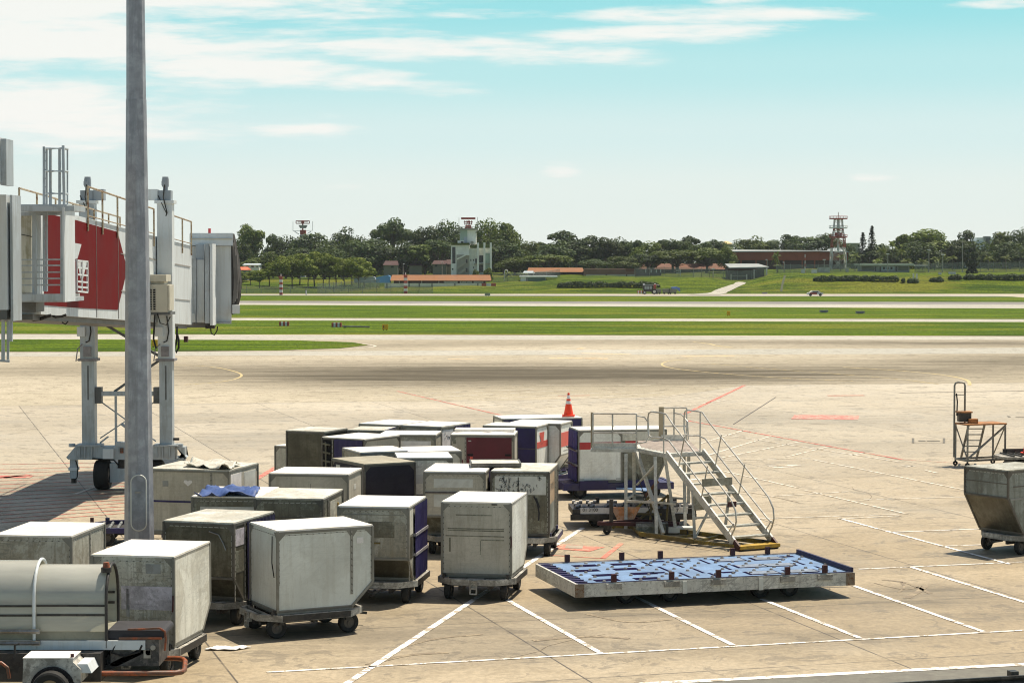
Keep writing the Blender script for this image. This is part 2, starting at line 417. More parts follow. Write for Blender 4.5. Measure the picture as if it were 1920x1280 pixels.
tm = MB(); xs = [-900, -600, -400, -300, -220, -160] + [-120 + 3 * i for i in range(91)] + [170, 220, 300, 400, 600, 900]
ys = [450 + 2 * i for i in range(24)] + [500, 505, 512, 520, 530, 540, 560, 600, 700, 900, 1400, 2200]
for yy in ys:
    for xx in xs:
        tm.v.append((xx, yy, terrain(xx, yy) + (.025 if yy < 462 else 0) - (.08 if yy <= 450 else 0)))
nx = len(xs)
for j in range(len(ys) - 1):
    for i in range(nx - 1):
        tm.f.append((j * nx + i, j * nx + i + 1, (j + 1) * nx + i + 1, (j + 1) * nx + i))
struct(tm.build('terrain', M_BANKG, None, 'all'))
def onterrain(px, py, lift=0.0):
    """the spot of the terrain seen at a picture point"""
    a, b, c = ray(px, py); Y = 440.0
    while Y < 760:
        t = Y / b
        if terrain(a * t, Y) >= CAM_H + c * t: break
        Y += .5
    return Vector((a * Y / b, Y, terrain(a * Y / b, Y) + lift))
# ramp road through the bank
rm = MB(); L = [(1288, 554), (1340, 545), (1376, 533), (1384, 529)]; Rr = [(1350, 554), (1364, 548), (1397, 533), (1402, 529)]
zz = [.05, .35, 1.75, 2.45]
pl = [onterrain(*q) for q in L]; pr = [onterrain(*q) for q in Rr]
def refine(a):
    o = []
    for p, q in zip(a, a[1:]): o += [p + (q - p) * k / 8 for k in range(8)]
    return o + [a[-1]]
pl, pr = refine(pl), refine(pr); vs = []
for a, b in zip(pl, pr):
    for k in range(5):
        c = a + (b - a) * k / 4; vs.append((c.x, c.y, terrain(c.x, c.y) + .08))
rm.add(vs, [(i * 5 + k, i * 5 + k + 1, i * 5 + k + 6, i * 5 + k + 5) for i in range(len(pl) - 1) for k in range(4)])
struct(rm.build('ramp_road', M_BAND))
# near service road at the bottom of the view, and its white edge line
e0, e1 = gp(1200, 1280), gp(1920, 1246); ed = (e1 - e0) / (e1.x - e0.x)
ea, eb = e0 + ed * (-30), e0 + ed * 30
sheet('service_road', [(ea.x, ea.y - 30), (eb.x, eb.y - 12), (eb.x, eb.y - .12), (ea.x, ea.y - .12)], M_ROAD, .004)
# ------------------------------------------------------------------ painted markings
def paint(name, col, wear, dark=(.30, .25, .18)):
    m, t, p, out = material(name)
    tc = t.node('ShaderNodeTexCoord').outputs['Object']
    w_ = t.m('MULTIPLY', t.ss(t.noise(tc, 3.2, 7, .75, .5), .71 - .16 * wear, .77 - .14 * wear), .92)
    c = t.mix(w_, col, dark); k = t.m('ADD', .85, t.m('MULTIPLY', t.noise(tc, 1.2, 3), .3)); c = t.mix(1.0, c, t.comb(k, k, k), 'MULTIPLY')
    t.put(p.inputs['Base Color'], c); p.inputs['Roughness'].default_value = .75
    return m
M_PW, M_PWF = paint('white_road_paint', (.72, .70, .66), .45), paint('worn_white_road_paint', (.60, .56, .48), .9, (.38, .31, .21))
M_PR, M_PRF = paint('red_road_paint', (.46, .115, .09), .7, (.40, .31, .21)), paint('faded_red_road_paint', (.52, .16, .11), .4, (.38, .30, .2))
M_PY, M_PYF = paint('yellow_road_paint', (.50, .38, .16), .8, (.36, .32, .22)), paint('faded_orange_road_paint', (.60, .40, .20), .9, (.38, .35, .27))
def lines(name, m, segs, z=.010):
    b = MB()
    for x0, y0, x1, y1, wd in segs:
        p, q = gp(x0, y0, z), gp(x1, y1, z); b.strip(p, q, wd)
    return struct(b.build(name, m, norm=False))
def curve(name, m, pts, wd, z=.012):
    P = [gp(*q, z) for q in pts]; Q = []
    for i in range(len(P) - 1):
        p0, p1, p2, p3 = P[max(i - 1, 0)], P[i], P[i + 1], P[min(i + 2, len(P) - 1)]
        for k in range(10):
            t = k / 10
            Q.append(.5 * ((2 * p1) + (p2 - p0) * t + (2 * p0 - 5 * p1 + 4 * p2 - p3) * t * t + (3 * p1 - p0 - 3 * p2 + p3) * t ** 3))
    Q.append(P[-1]); vs = []
    for i, p in enumerate(Q):
        d = Q[min(i + 1, len(Q) - 1)] - Q[max(i - 1, 0)]; n = Vector((-d.y, d.x, 0)).normalized() * wd / 2; vs += [p - n, p + n]
    b = MB().add(vs, [(2 * i, 2 * i + 2, 2 * i + 3, 2 * i + 1) for i in range(len(Q) - 1)])
    return struct(b.build(name, m, norm=False))
lines('white_bay_marking', M_PW, [
    (650, 1280, 1094, 988, .14), (945, 1120, 1126, 1223, .12), (1188, 1116, 1374, 1208, .12), (1428, 1122, 1613, 1195, .12), (1600, 1097, 1844, 1183, .12),
    (1708, 1062, 1960, 1140, .12), (1574, 971, 1895, 1057, .11), (500, 1259, 2000, 1176, .10), (1610, 1066, 1980, 1050, .09), (1670, 997, 1842, 990.5, .09), (1768, 1023, 1850, 1020, .08), (1200, 1281, 2000, 1240, .22)])
lines('worn_bay_marking', M_PWF, [
    (1405, 972, 1700, 963, .10), (1508, 918, 1702, 963, .10), (1345, 880, 1497, 914, .11), (1525, 861, 1825, 921, .11), (1430, 931, 1590, 921, .10), (1620, 936, 1815, 931, .09),
    (1360, 863, 1520, 858, .10), (1330, 852, 1446, 817, .11), (1352, 858, 1497, 828, .11), (1474, 856, 1552, 837, .11), (1594, 853, 1620, 848, .11), (1310, 832, 1394, 806, .11), (1330, 810, 1690, 866, .10), (1570, 972, 1690, 966, .10),
    (1440, 873, 1500, 871, .25), (1450, 876, 1488, 874, .25), (1280, 900, 1325, 896, .3), (1735, 881, 1757, 886, .12), (1690, 872, 1718, 874, .12), (1697, 875, 1712, 873, .12), (1420, 992, 1440, 985, .1),
    (812, 753, 1180, 733, .12), (870, 763, 1245, 735, .12), (960, 769, 1300, 737, .12), (1090, 774, 1350, 741, .12), (1180, 776, 1372, 748, .12), (700, 741, 1000, 729, .12), (745, 748, 1080, 730, .12), (600, 727, 668, 727, .10), (700, 724, 1240, 720, .10), (1300, 724, 1400, 721, .10), (1160, 722, 1220, 721.5, .12),
    (140, 926, 178, 912, .14), (178, 912, 246, 913, .1)])
lines('red_bay_marking', M_PR, [(745, 733, 940, 778, .14), (1396, 722, 1283, 776, .20), (1288, 788, 1692, 861, .14), (1692, 861, 1800, 868, .06), (530, 868, 468, 905, .22), (0, 870, 300, 865, .10), (-60, 893, 60, 893, .8), (0, 896, 55, 889, .3), (1047, 742, 1106, 741, .25)])
lines('faded_red_marking', M_PRF, [(-30, 866 + 7.2 * i, 330, 858 + 6.0 * i, .085) for i in range(2, 17)] + [(1030, 1040, 1130, 1046, .06), (1130, 1046, 1165, 1018, .14), (1552, 741.5, 1620, 741, .5), (1040, 1023, 1120, 1029, .9)])
sheet('red_ground_sign', [gp(1490, 777.5), gp(1611, 779), gp(1609, 787), gp(1483, 785.5)], paint('red_ground_paint', (.46, .15, .12), .95, (.42, .33, .25)), .012)
sheet('manhole', [gp(1062, 1022), gp(1094, 1023), gp(1092, 1029), gp(1058, 1028)], mat('manhole_iron', (.33, .28, .21), .7, dirt=.3), .016)
curve('yellow_lead_line', M_PY, [(320, 684), (392, 687), (436, 695), (453, 703), (438, 711), (400, 717), (345, 721)], .15)
curve('yellow_lead_line', M_PY, [(1300, 673), (1258, 676), (1241, 682), (1256, 689), (1320, 697), (1420, 705), (1520, 711), (1600, 714)], .16)
curve('yellow_lead_line', M_PY, [(1325, 681), (1440, 691), (1560, 700), (1680, 710), (1760, 720)], .13)
curve('yellow_lead_line', M_PY, [(1580, 688), (1690, 695), (1770, 703), (1812, 712), (1818, 722)], .22)
curve('yellow_lead_line', M_PY, [(1300, 641), (1328, 644), (1345, 648), (1372, 651)], .25)
curve('white_island_line', M_PWF, [(640, 642), (680, 644.5), (703, 648), (690, 651), (640, 654)], .25)
lines('orange_ground_marking', M_PYF, [(1090, 662, 1180, 664, 1.1), (1030, 671, 1140, 672, 1.1), (1280, 668, 1375, 667, 1.1), (840, 673, 895, 673.5, .6), (1085, 654, 1094, 652, .5)])
lines('grey_stand_text', mat('dark_ground_paint', (.12, .11, .09), .8), [(1712, 821, 1712, 830, .10), (1770, 821, 1770, 830, .10), (1712, 830, 1770, 830, .04), (1722, 826, 1735, 826, .35), (1738, 826, 1762, 826, .3), (1700, 726, 1738, 726, .3), (1904, 781, 1930, 781, .25), (1890, 779.5, 1893, 781.5, .12)])
lines('pavement_groove', mat('groove_dark', (.10, .09, .09), .8), [(1686, 736, 2000, 731, .16), (1375, 795, 1455, 744, .05)], .014)

# tyre marks and cracks
M_TYRE = paint('tyre_rubber', (.19, .15, .10), .95, (.30, .24, .155))
for i, pts in enumerate([[(1640, 1092), (1672, 1100), (1700, 1104), (1728, 1098)], [(1655, 1086), (1700, 1092), (1745, 1112)], [(1700, 1120), (1722, 1108), (1735, 1098)], [(1685, 1110), (1695, 1100), (1690, 1090)], [(760, 1210), (820, 1196), (905, 1188)], [(690, 1245), (760, 1228), (840, 1222)], [(1330, 915), (1420, 925), (1500, 942)], [(1100, 1150), (1180, 1165), (1260, 1160)], [(1000, 1200), (1100, 1192), (1180, 1196)]]):
    curve('tyre_mark', M_TYRE, pts, .06 + .05 * (i % 3), .006)
M_CRK = paint('crack_dark', (.13, .10, .07), .9, (.29, .23, .15))
rc = random.Random(5)
for x, y, L_, a in ((1500, 950, 7, .3), (880, 1240, 4, .4), (1880, 1010, 5, .2)):
    p = gp(x, y, .006); P = [p]
    for k in range(7): a += rc.uniform(-.45, .45); p = p + Vector((math.cos(a), math.sin(a), 0)) * L_ / 7; P.append(p)
    b = MB()
    for q, e in zip(P, P[1:]): b.strip(q, e, .016)
    struct(b.build('crack', M_CRK, norm=False))
# =================================================================== OBJECT MATERIALS
WHITE = mat('white_panel', (.68, .675, .60), .5, 0, .12, 1.6, dirt=.3, dcol=(.40, .37, .29), streak=.32, scr=.30, bump=.12)
PALE = mat('pale_panel_sheet', (.62, .64, .59), .5, 0, .10, 1.1, dirt=.16, dcol=(.40, .38, .31), streak=.22, scr=.12, bump=.08)
GREYP = mat('grey_panel', (.42, .415, .355), .5, 0, .2, 1.6, dirt=.5, dcol=(.20, .18, .125), streak=.5, scr=.6, bump=.1)
WHITE2 = mat('clean_white_panel', (.80, .82, .77), .5, 0, .06, 1.6, dirt=.12, dcol=(.45, .43, .36), streak=.2, scr=.2)
DULL = mat('dull_alloy', (.25, .255, .21), .42, .35, .3, 1.8, dirt=.6, dcol=(.11, .10, .07), streak=.5, scr=.7)
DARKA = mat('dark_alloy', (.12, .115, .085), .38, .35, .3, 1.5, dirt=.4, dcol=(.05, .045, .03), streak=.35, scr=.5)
GREENG = mat('greengrey_alloy', (.235, .26, .24), .45, .1, .18, 1.4, dirt=.35, dcol=(.07, .065, .045), streak=.35, scr=.35)
BEIGE = mat('beige_panel', (.46, .435, .365), .5, 0, .14, 1.4, dirt=.2, dcol=(.27, .25, .19), streak=.3, scr=.2)
CHAR = mat('charcoal_panel', (.030, .028, .040), .7, 0, .3, 1.4, dirt=.2, dcol=(.055, .05, .055), scr=.2, spec=.2)
ROOFW = mat('white_roof', (.80, .775, .725), .5, 0, .05, 1.1, dirt=.24, dcol=(.52, .46, .36), scr=.10)
ROOFD = mat('dirty_roof', (.62, .61, .54), .5, 0, .1, 1.2, dirt=.5, dcol=(.34, .31, .24), scr=.4)
ROOFK = mat('khaki_roof', (.36, .33, .25), .6, 0, .1, 1.1, dirt=.3, dcol=(.24, .21, .15), scr=.25)
ALU = mat('aluminium_edge', (.205, .20, .175), .45, .1, .14, 4, dirt=.3, dcol=(.14, .13, .10))
ALUD = mat('grimy_edge', (.115, .11, .095), .45, .15, .2, 4, dirt=.4, dcol=(.07, .06, .05))
PURP = mat('purple_curtain', (.026, .020, .090), .6, 0, .2, 2.5, dirt=.2, dcol=(.02, .018, .05), bump=.3)
PURPD = mat('dark_purple_curtain', (.022, .018, .062), .6, 0, .25, 2.5, dirt=.25, dcol=(.01, .01, .02), bump=.4)
VIOLET = mat('faded_violet_curtain', (.060, .045, .19), .6, 0, .25, 3, dirt=.3, dcol=(.03, .02, .09), bump=.4)
MAROON = mat('maroon_door', (.115, .018, .028), .6, 0, .14, 1.8, dirt=.2, dcol=(.06, .012, .015))
REDS = mat('red_stripe', (.46, .045, .05), .5, 0, .1, 2)
REDB = mat('bright_red_stripe', (.62, .10, .075), .5, 0, .1, 2)
STICK = mat('white_label', (.74, .72, .70), .6, 0, .08, 5, dirt=.2, dcol=(.4, .38, .36))
STICKG = mat('pale_patch', (.56, .57, .53), .5, 0, .08, 4, dirt=.2, dcol=(.35, .33, .28))
STICKD = mat('grey_patch', (.27, .28, .27), .5, 0, .1, 4, dirt=.3, dcol=(.16, .15, .13))
LILAC = mat('torn_lilac_label', (.50, .47, .52), .6, 0, .25, 6, dirt=.5, dcol=(.27, .26, .27), scr=.5)
BLACK = mat('black_rubber', (.016, .016, .015), .8, 0, .25, 5, dirt=.08, dcol=(.06, .05, .04))
BLKM = mat('black_metal', (.03, .028, .027), .55, .2, .3, 4, dirt=.3, dcol=(.08, .07, .06))
INK = mat('black_ink', (.03, .03, .035), .7)
RIMM = mat('dark_rim', (.055, .052, .05), .5, .3, .25, 6, dirt=.4, dcol=(.12, .10, .08))
WFRAME = mat('chipped_white_frame', (.48, .46, .41), .55, 0, .2, 4, dirt=.45, dcol=(.075, .065, .05), scr=.8)
BFRAME = mat('dark_blue_frame', (.035, .030, .115), .5, 0, .2, 3, dirt=.3, dcol=(.06, .055, .06), scr=.4)
BLUEL = mat('light_blue_paint', (.165, .26, .42), .6, 0, .14, 2, dirt=.22, dcol=(.11, .14, .20), scr=.25, spec=.15)
STEEL = mat('worn_steel', (.33, .32, .30), .4, .7, .15, 5, dirt=.3, dcol=(.13, .11, .08))
YEL = mat('yellow_paint', (.48, .30, .035), .5, 0, .2, 4, dirt=.4, dcol=(.13, .10, .05), scr=.4)
YELD = mat('dull_yellow_paint', (.24, .175, .03), .55, 0, .25, 4, dirt=.55, dcol=(.07, .055, .03), scr=.4)
REDP = mat('dark_red_paint', (.05, .010, .012), .6, 0, .2, 5, dirt=.3, dcol=(.05, .02, .02))
ORG = mat('orange_paint', (.28, .075, .028), .45, 0, .2, 5, dirt=.75, dcol=(.10, .06, .04), scr=.6)
STRAPM = mat('strap_webbing', (.10, .09, .09), .8, 0, .3, 14)
GREYM = mat('grey_curtain_strap', (.23, .22, .23), .7, 0, .2, 8)
NAVY = mat('deep_navy', (.012, .011, .035), .9, 0, .2, 4, spec=.0)
def rivet_mat():
    m, t, p, out = material('riveted_strip'); x, y, z = t.xyz(t.node('ShaderNodeTexCoord').outputs['Object'])
    f = t.m('FRACT', t.m('DIVIDE', t.m('ADD', t.m('ADD', x, y), z), .125)); d = t.m('LESS_THAN', f, .26)
    t.put(p.inputs['Base Color'], t.mix(d, (.36, .355, .315), (.085, .08, .07))); p.inputs['Roughness'].default_value = .5
    return m
RIV = rivet_mat()
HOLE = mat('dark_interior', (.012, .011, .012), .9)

# =================================================================== DOLLIES
def wheel_part(root, x, y, r, wd, ax=(0, 1, 0)):
    wo = MB().rim((x, y, r), r * .58, wd * .9, ax).build('wheel', RIMM, root, True)
    MB().wheel((x, y, r), r, wd, ax, 26, .55).build('tyre', BLACK, wo, True)
    return wo
def make_dolly(fm, dk, sidem):
    root = thing('container_dolly', 'x', 'dolly')
    L, W_, c = 1.08, .83, .36
    out = [(-L, -W_ + c), (-L + c, -W_), (L - c, -W_), (L, -W_ + c), (L, W_ - c), (L - c, W_), (-L + c, W_), (-L, W_ - c)]
    b = MB()                                       # chamfered perimeter beam
    for p, q in zip(out, out[1:] + out[:1]):
        p3, q3 = Vector((p[0], p[1], .415)), Vector((q[0], q[1], .415)); d = (q3 - p3).normalized() * .03
        b.bar(p3 - d, q3 + d, .07, .13)
    b.build('frame', fm, root)
    s = MB()
    for y in (-W_, W_): s.bx(-.72, .72, y - .038, y + .038, .355, .475)
    s.each('side_skirt', sidem, root)
    d = MB(); d.bx(-L + .1, L - .1, -W_ + .3, W_ - .3, .36, .40)
    for x in (-.7, 0, .7): d.bx(x - .05, x + .05, -W_ + .05, W_ - .05, .28, .36)
    d.bx(-1.0, 1.0, -.36, -.28, .24, .36); d.bx(-1.0, 1.0, .28, .36, .24, .36)
    d.build('chassis', BLKM, root)
    rl = MB()
    for i in range(10):
        x = -.9 + .2 * i
        for y0 in (-.62, -.2, .22): rl.tube([(x, y0, .445), (x, y0 + .38, .445)], .035, 8)
    rl.build('roller_deck', dk, root, True)
    for x, y in ((-.76, -.62), (.76, -.62), (.76, .62), (-.76, .62)): wheel_part(root, x, y, .205, .15)
    t = MB().bar((L, 0, .3), (L + .34, 0, .24), .05, .05).bar((L - .02, -.24, .33), (L + .2, 0, .28), .04, .04).bar((L - .02, .24, .33), (L + .2, 0, .28), .04, .04)
    t.build('tow_bar', BLKM, root)
    h = MB()
    for y in (-.07, .07): h.bx(-L - .09, -L - .05, y - .015, y + .015, .16, .46)
    for z in (.16, .28, .44): h.bx(-L - .09, -L - .05, -.085, .085, z, z + .03)
    h.bx(-L - .05, -L + .02, -.06, .06, .27, .35)
    h.build('hitch', fm, root)
    for x, y in ((-.84, -.7), (-.84, .7), (.72, -.7), (.72, .7)):
        MB().bx(x - .05, x + .05, y - .03, y + .03, .46, .56).build('stop_block', YEL if x > 0 and y < 0 else sidem, root)
    return root
DOLLY_W = make_dolly(WFRAME, STEEL, BLKM)
DOLLY_B = make_dolly(BFRAME, STEEL, BFRAME)
DOLLY_X = make_dolly(WFRAME, BLUEL, BFRAME)        # dirty white frame with a blue deck
dolly_used = set()
def dolly(proto, x, y, yaw, label, group='dollies under the containers'):
    o = proto if proto.name not in dolly_used else copy_tree(proto)
    dolly_used.add(proto.name)
    o.location = (x, y, 0); o.rotation_euler = (0, 0, yaw); tag(o, label, 'dolly', group)
    return o

# =================================================================== CONTAINERS
DECK = .483
class Box:
    """an air cargo container. Local +X is the overhanging side; the top is centred on the origin."""
    def __init__(s, x, y, deg, label, shell=WHITE, roof=ROOFW, frame=ALU, L=2.01, D=1.53, knee=.52, cut=.45, z=DECK, Hh=1.63, cat='container', group='cargo containers parked on the apron', name='cargo_container', front=None):
        s.root = r = thing(name, label, cat, (x, y, z), R(deg), group); s.L, s.D, s.H, s.knee, s.cut = L, D, Hh, knee, cut
        a, d = L / 2, D / 2
        prof = [(-a, .06), (a - cut, .06), (a, knee), (a, Hh), (-a, Hh)] if cut else [(-a, .06), (a, .06), (a, Hh), (-a, Hh)]
        MB().prism(prof, 'y', -d, d).build('shell', shell, r)
        rf = MB(); k = 6                            # a roof sheet that sags and buckles a little
        rnd = random.Random(hash((round(x, 2), round(y, 2))) & 0xffff)
        hs = [[(0 if i in (0, k) or j in (0, k) else rnd.uniform(-.012, .02)) for j in range(k + 1)] for i in range(k + 1)]
        vs = [(-a - .008 + (L + .016) * i / k, -d - .008 + (D + .016) * j / k, Hh + .022 + hs[i][j]) for i in range(k + 1) for j in range(k + 1)]
        rf.add(vs, [(i * (k + 1) + j, (i + 1) * (k + 1) + j, (i + 1) * (k + 1) + j + 1, i * (k + 1) + j + 1) for i in range(k) for j in range(k)])
        e = Hh - .012; q = [(-a - .008, -d - .008), (a + .008, -d - .008), (a + .008, d + .008), (-a - .008, d + .008)]
        for (x0, y0), (x1, y1) in zip(q, q[1:] + q[:1]): rf.add([(x0, y0, e), (x1, y1, e), (x1, y1, Hh + .022), (x0, y0, Hh + .022)], [(0, 1, 2, 3)])
        rf.build('roof', roof, r)
        f = MB(); t = .045; g = .006
        pp = prof
        for yy in (-d, d):
            for (x0, z0), (x1, z1) in zip(pp, pp[1:] + pp[:1]):
                p3, q3 = Vector((x0, yy, z0)), Vector((x1, yy, z1)); n = (q3 - p3).normalized()
                if z0 > Hh - .1 and z1 > Hh - .1: p3.z -= .035; q3.z -= .035
                f.bar(p3, q3, t if abs(n.x) < .9 else .02, .05)
            for sx in (-1, 1):                      # corner gussets, proud of the sheet
                xx = sx * (a - .02); o = yy + math.copysign(g, yy)
                f.prism([(xx, Hh - .03), (xx - sx * .17, Hh - .03), (xx - sx * .15, Hh - .055), (xx, Hh - .21)], 'y', yy, o)
        for (x0, z0) in pp[:4]:
            zc = z0 if z0 < Hh - .1 else Hh - .035
            f.bar((x0, -d, zc), (x0, d, zc), .045, .045)
        for sx, xx in ((1, a), (-1, -a)):
            for sy in (-1, 1):
                yy = sy * (d - .02)
                f.prism([(yy, Hh - .03), (yy - sy * .16, Hh - .03), (yy - sy * .14, Hh - .055), (yy, Hh - .20)], 'x', xx, xx + sx * g)
        f.build('edge_frame', frame, r)
        MB().bx(-a - .01, a - cut + .01, -d - .01, d + .01, .0, .062).build('base_plate', frame, r)
    def at(s, face, u, v, o):
        """a point on a face: u from its left edge (0..1), v metres above the base, o metres proud of it"""
        a, d = s.L / 2, s.D / 2
        if face == '+y': return Vector((a - u * s.L, d + o, v))
        if face == '-y': return Vector((-a + u * s.L, -d - o, v))
        if face == '+x': return Vector((a + o, -d + u * s.D, v))
        if face == '-x': return Vector((-a - o, d - u * s.D, v))
    def patch(s, face, u0, u1, v0, v1, m, name='label_plate', o=.007, parent=None):
        b = MB(); P = [s.at(face, u0, v0, 0), s.at(face, u1, v0, 0), s.at(face, u1, v1, 0), s.at(face, u0, v1, 0)]
        Q = [s.at(face, u0, v0, o), s.at(face, u1, v0, o), s.at(face, u1, v1, o), s.at(face, u0, v1, o)]
        b.add(P + Q, [(3, 2, 1, 0), (4, 5, 6, 7), (0, 1, 5, 4), (1, 2, 6, 5), (2, 3, 7, 6), (3, 0, 4, 7)])
        return b.build(name, m, parent or s.root)
    def curtain(s, face, u0, u1, m, v0=.03, v1=1.60, folds=9, amp=.03, straps=(), name='curtain', seed=1):
        rnd = random.Random(seed); n = folds * 6; rows = 9; vs = []
        ph = [rnd.uniform(-.5, .5) for _ in range(rows + 1)]
        for j in range(rows + 1):
            for i in range(n + 1):
                k = i / n; o = .028 + amp * (.5 + .5 * math.sin(k * folds * 2 * math.pi + ph[j])) * (1 - .35 * j / rows) + rnd.uniform(0, .006)
                vs.append(s.at(face, u0 + (u1 - u0) * k, v0 + (v1 - v0) * j / rows, o))
        c = MB().add(vs, [(j * (n + 1) + i, j * (n + 1) + i + 1, (j + 1) * (n + 1) + i + 1, (j + 1) * (n + 1) + i) for j in range(rows) for i in range(n)]).build(name, m, s.root, 'all')
        for v in straps:
            s.patch(face, u0, u1, v - .03, v + .03, GREYM, 'strap', .028 + amp + .008, c)
        return c
    def post(s, face, u, m=None, w_=.05, v0=.04, v1=None):
        b = s.patch(face, u - w_ / 2 / (s.L if 'y' in face else s.D), u + w_ / 2 / (s.L if 'y' in face else s.D), v0, v1 or s.H - .05, m or ALU, 'post', .014)
        s.patch(face, u - .009 / (s.L if 'y' in face else s.D), u + .009 / (s.L if 'y' in face else s.D), v0 + .02, (v1 or s.H - .05) - .02, RIV, 'rivet_strip', .017, b); return b
    def rivets(s, *faces):
        for f in faces:
            w_ = s.L if 'y' in f else s.D; lo = .10 if (f[1] == 'x' and not (f == '+x' and s.cut)) else s.knee + .05
            s.patch(f, .03, .97, s.H - .093, s.H - .077, RIV, 'rivet_strip', .0035)
            for u in (.035 / w_, 1 - .035 / w_): s.patch(f, u - .007 / w_, u + .007 / w_, lo, s.H - .22, RIV, 'rivet_strip', .0035)
    def panels(s, face, n=2, vs=(), m=None):
        """riveted stiffener lines pressed into a sheet"""
        for v in vs: s.patch(face, .08, .92, v - .012, v + .012, m or ALU, 'rib', .006)
    def scrawl(s, face, u0, u1, v0, v1, n, seed):
        rnd = random.Random(seed); b = MB()
        for _ in range(n):
            u, v = rnd.uniform(u0, u1), rnd.uniform(v0, v1); pts = []
            for k in range(rnd.randint(3, 6)):
                pts.append(s.at(face, min(u1, u + rnd.uniform(-.03, .03)), v + rnd.uniform(-.06, .06), .012))
            b.tube(pts, .0045, 4)
        return b.build('handwriting', INK, s.root)

def text(body, name, m, parent, loc, size, rot, depth=.004):
    cu = bpy.data.curves.new('lettering', 'FONT'); cu.body = body; cu.size = size; cu.extrude = depth; cu.align_x = 'CENTER'; cu.align_y = 'CENTER'
    tmp = bpy.data.objects.new('lettering', cu); COL.objects.link(tmp)
    dg = bpy.context.evaluated_depsgraph_get(); me = bpy.data.meshes.new_from_object(tmp.evaluated_get(dg))
    bpy.data.objects.remove(tmp); me.materials.clear(); me.materials.append(m)
    o = bpy.data.objects.new(name, me); COL.objects.link(o); o.parent = parent; o.location = loc; o.rotation_euler = rot
    return o

# ---- front row -----------------------------------------------------
def put(k, x, y, deg, proto, dlabel, dz=0.0, flip=False):
    a = R(deg); bx_, by_ = x - .225 * math.cos(a), y - .225 * math.sin(a)
    return dolly(proto, bx_, by_, a + (math.pi if flip else 0), dlabel)

c = Box(-9.06, 40.65, 83, 'grey container with a dark band behind the belt loader, leftmost of all', GREYP)
c.patch('-x', .03, .985, .985, 1.035, STRAPM, 'dark_band'); c.patch('-x', .15, .24, .74, .88, STICKD)
c.post('-y', .55)
c.rivets('-x', '-y')
put(c, -9.06, 40.65, 83, DOLLY_W, 'dolly hidden behind the belt loader under the leftmost grey container')

c = Box(-6.60, 37.95, 80, 'white container with torn lilac labels, half hidden by the belt loader', GREYP)
MB().prism([(-1.0, .065), (.55, .065), (.998, .52), (.998, 1.60), (-1.0, 1.60)], 'y', -.775, -.766).build('side_sheet', WHITE, c.root)
c.patch('-x', .36, .98, .68, 1.10, LILAC, 'torn_label'); c.patch('-x', .66, .84, 1.33, 1.50, STICKD); c.patch('-x', .30, .62, .36, .40, STICKD, 'scuff')
c.patch('-x', .42, .46, .55, 1.05, STICKD, 'tape')
b = MB().tube([c.at('-x', .995, .95, .03), c.at('-x', 1.0, .8, .05), c.at('-x', .99, .66, .03)], .014, 6); b.build('tie_cord', REDP, c.root)
c.rivets('-x')
put(c, -6.6, 37.95, 80, DOLLY_W, 'white framed dolly with yellow stop block beside the belt loader')

c = Box(-6.03, 42.72, -107, 'dark dented alloy container with a purple curtain, behind the white diagonal container', DARKA, ROOFD, ALUD)
c.curtain('+y', .285, .99, PURPD, folds=8, amp=.06, seed=3)
c.patch('+y', .05, .26, 1.16, 1.50, LILAC, 'torn_label'); c.patch('+y', .05, .26, .62, 1.06, DULL, 'window_plate'); c.post('+y', .03, ALUD); c.post('+y', .27, ALU, .035)
b = MB().tube([c.at('+x', .66, 1.46, .02), c.at('+x', .8, 1.40, .03), c.at('+x', .86, 1.24, .03), c.at('+x', .9, 1.1, .03)], .012, 5); b.build('dent_scratch', STEEL, c.root)
c.rivets('+x')
put(c, -6.03, 42.72, -107, DOLLY_W, 'dirty dolly under the dark container with the purple curtain')

c = Box(-4.02, 41.47, 27, 'pale white container turned diagonally on the front dolly, its sloping end to the right', PALE)
c.post('-y', .775, ALU, .05, .30); c.patch('-y', .83, .90, 1.30, 1.42, STICK)
b = MB().tube([c.at('-x', .86, 1.52, .03), c.at('-x', .88, 1.0, .05), c.at('-x', .94, .72, .04)], .012, 6); b.build('tie_cord', BLACK, c.root)
b = MB().prism([(.56, Hh0 := 1.60), (.42, 1.60), (.55, 1.42)], 'y', -.772, -.766); b.prism([(.56, 1.60), (.70, 1.60), (.57, 1.42)], 'y', -.772, -.766); b.build('post_gusset', ALU, c.root)
c.rivets('-y', '-x')
put(c, -4.02, 41.47, 27, DOLLY_W, 'white framed dolly standing diagonally under the front white container')

c = Box(-2.83, 45.35, -98, 'dirty white container with a ribbed purple side curtain, left of the front centre container', GREYP)
c.curtain('+y', .27, .99, PURP, folds=10, amp=.035, straps=(.55, .98), seed=5)
c.patch('+y', .62, .72, .66, .86, STICK); c.post('+y', .03); c.patch('+y', .06, .25, 1.02, 1.55, WHITE, 'corner_panel'); c.patch('+y', .08, .22, .50, .98, DARKA, 'hole_patch')
c.patch('+x', .42, .80, .98, 1.32, DULL, 'repair_patch'); c.patch('+x', .06, .94, 1.46, 1.475, ALU, 'rib')
c.patch('+x', .46, .60, .84, .88, YELD, 'scuff')
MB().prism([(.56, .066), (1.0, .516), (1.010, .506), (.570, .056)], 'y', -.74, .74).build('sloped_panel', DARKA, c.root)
c.rivets('+x')
put(c, -2.83, 45.35, -98, DOLLY_W, 'rusty white dolly under the container with the ribbed purple curtain')

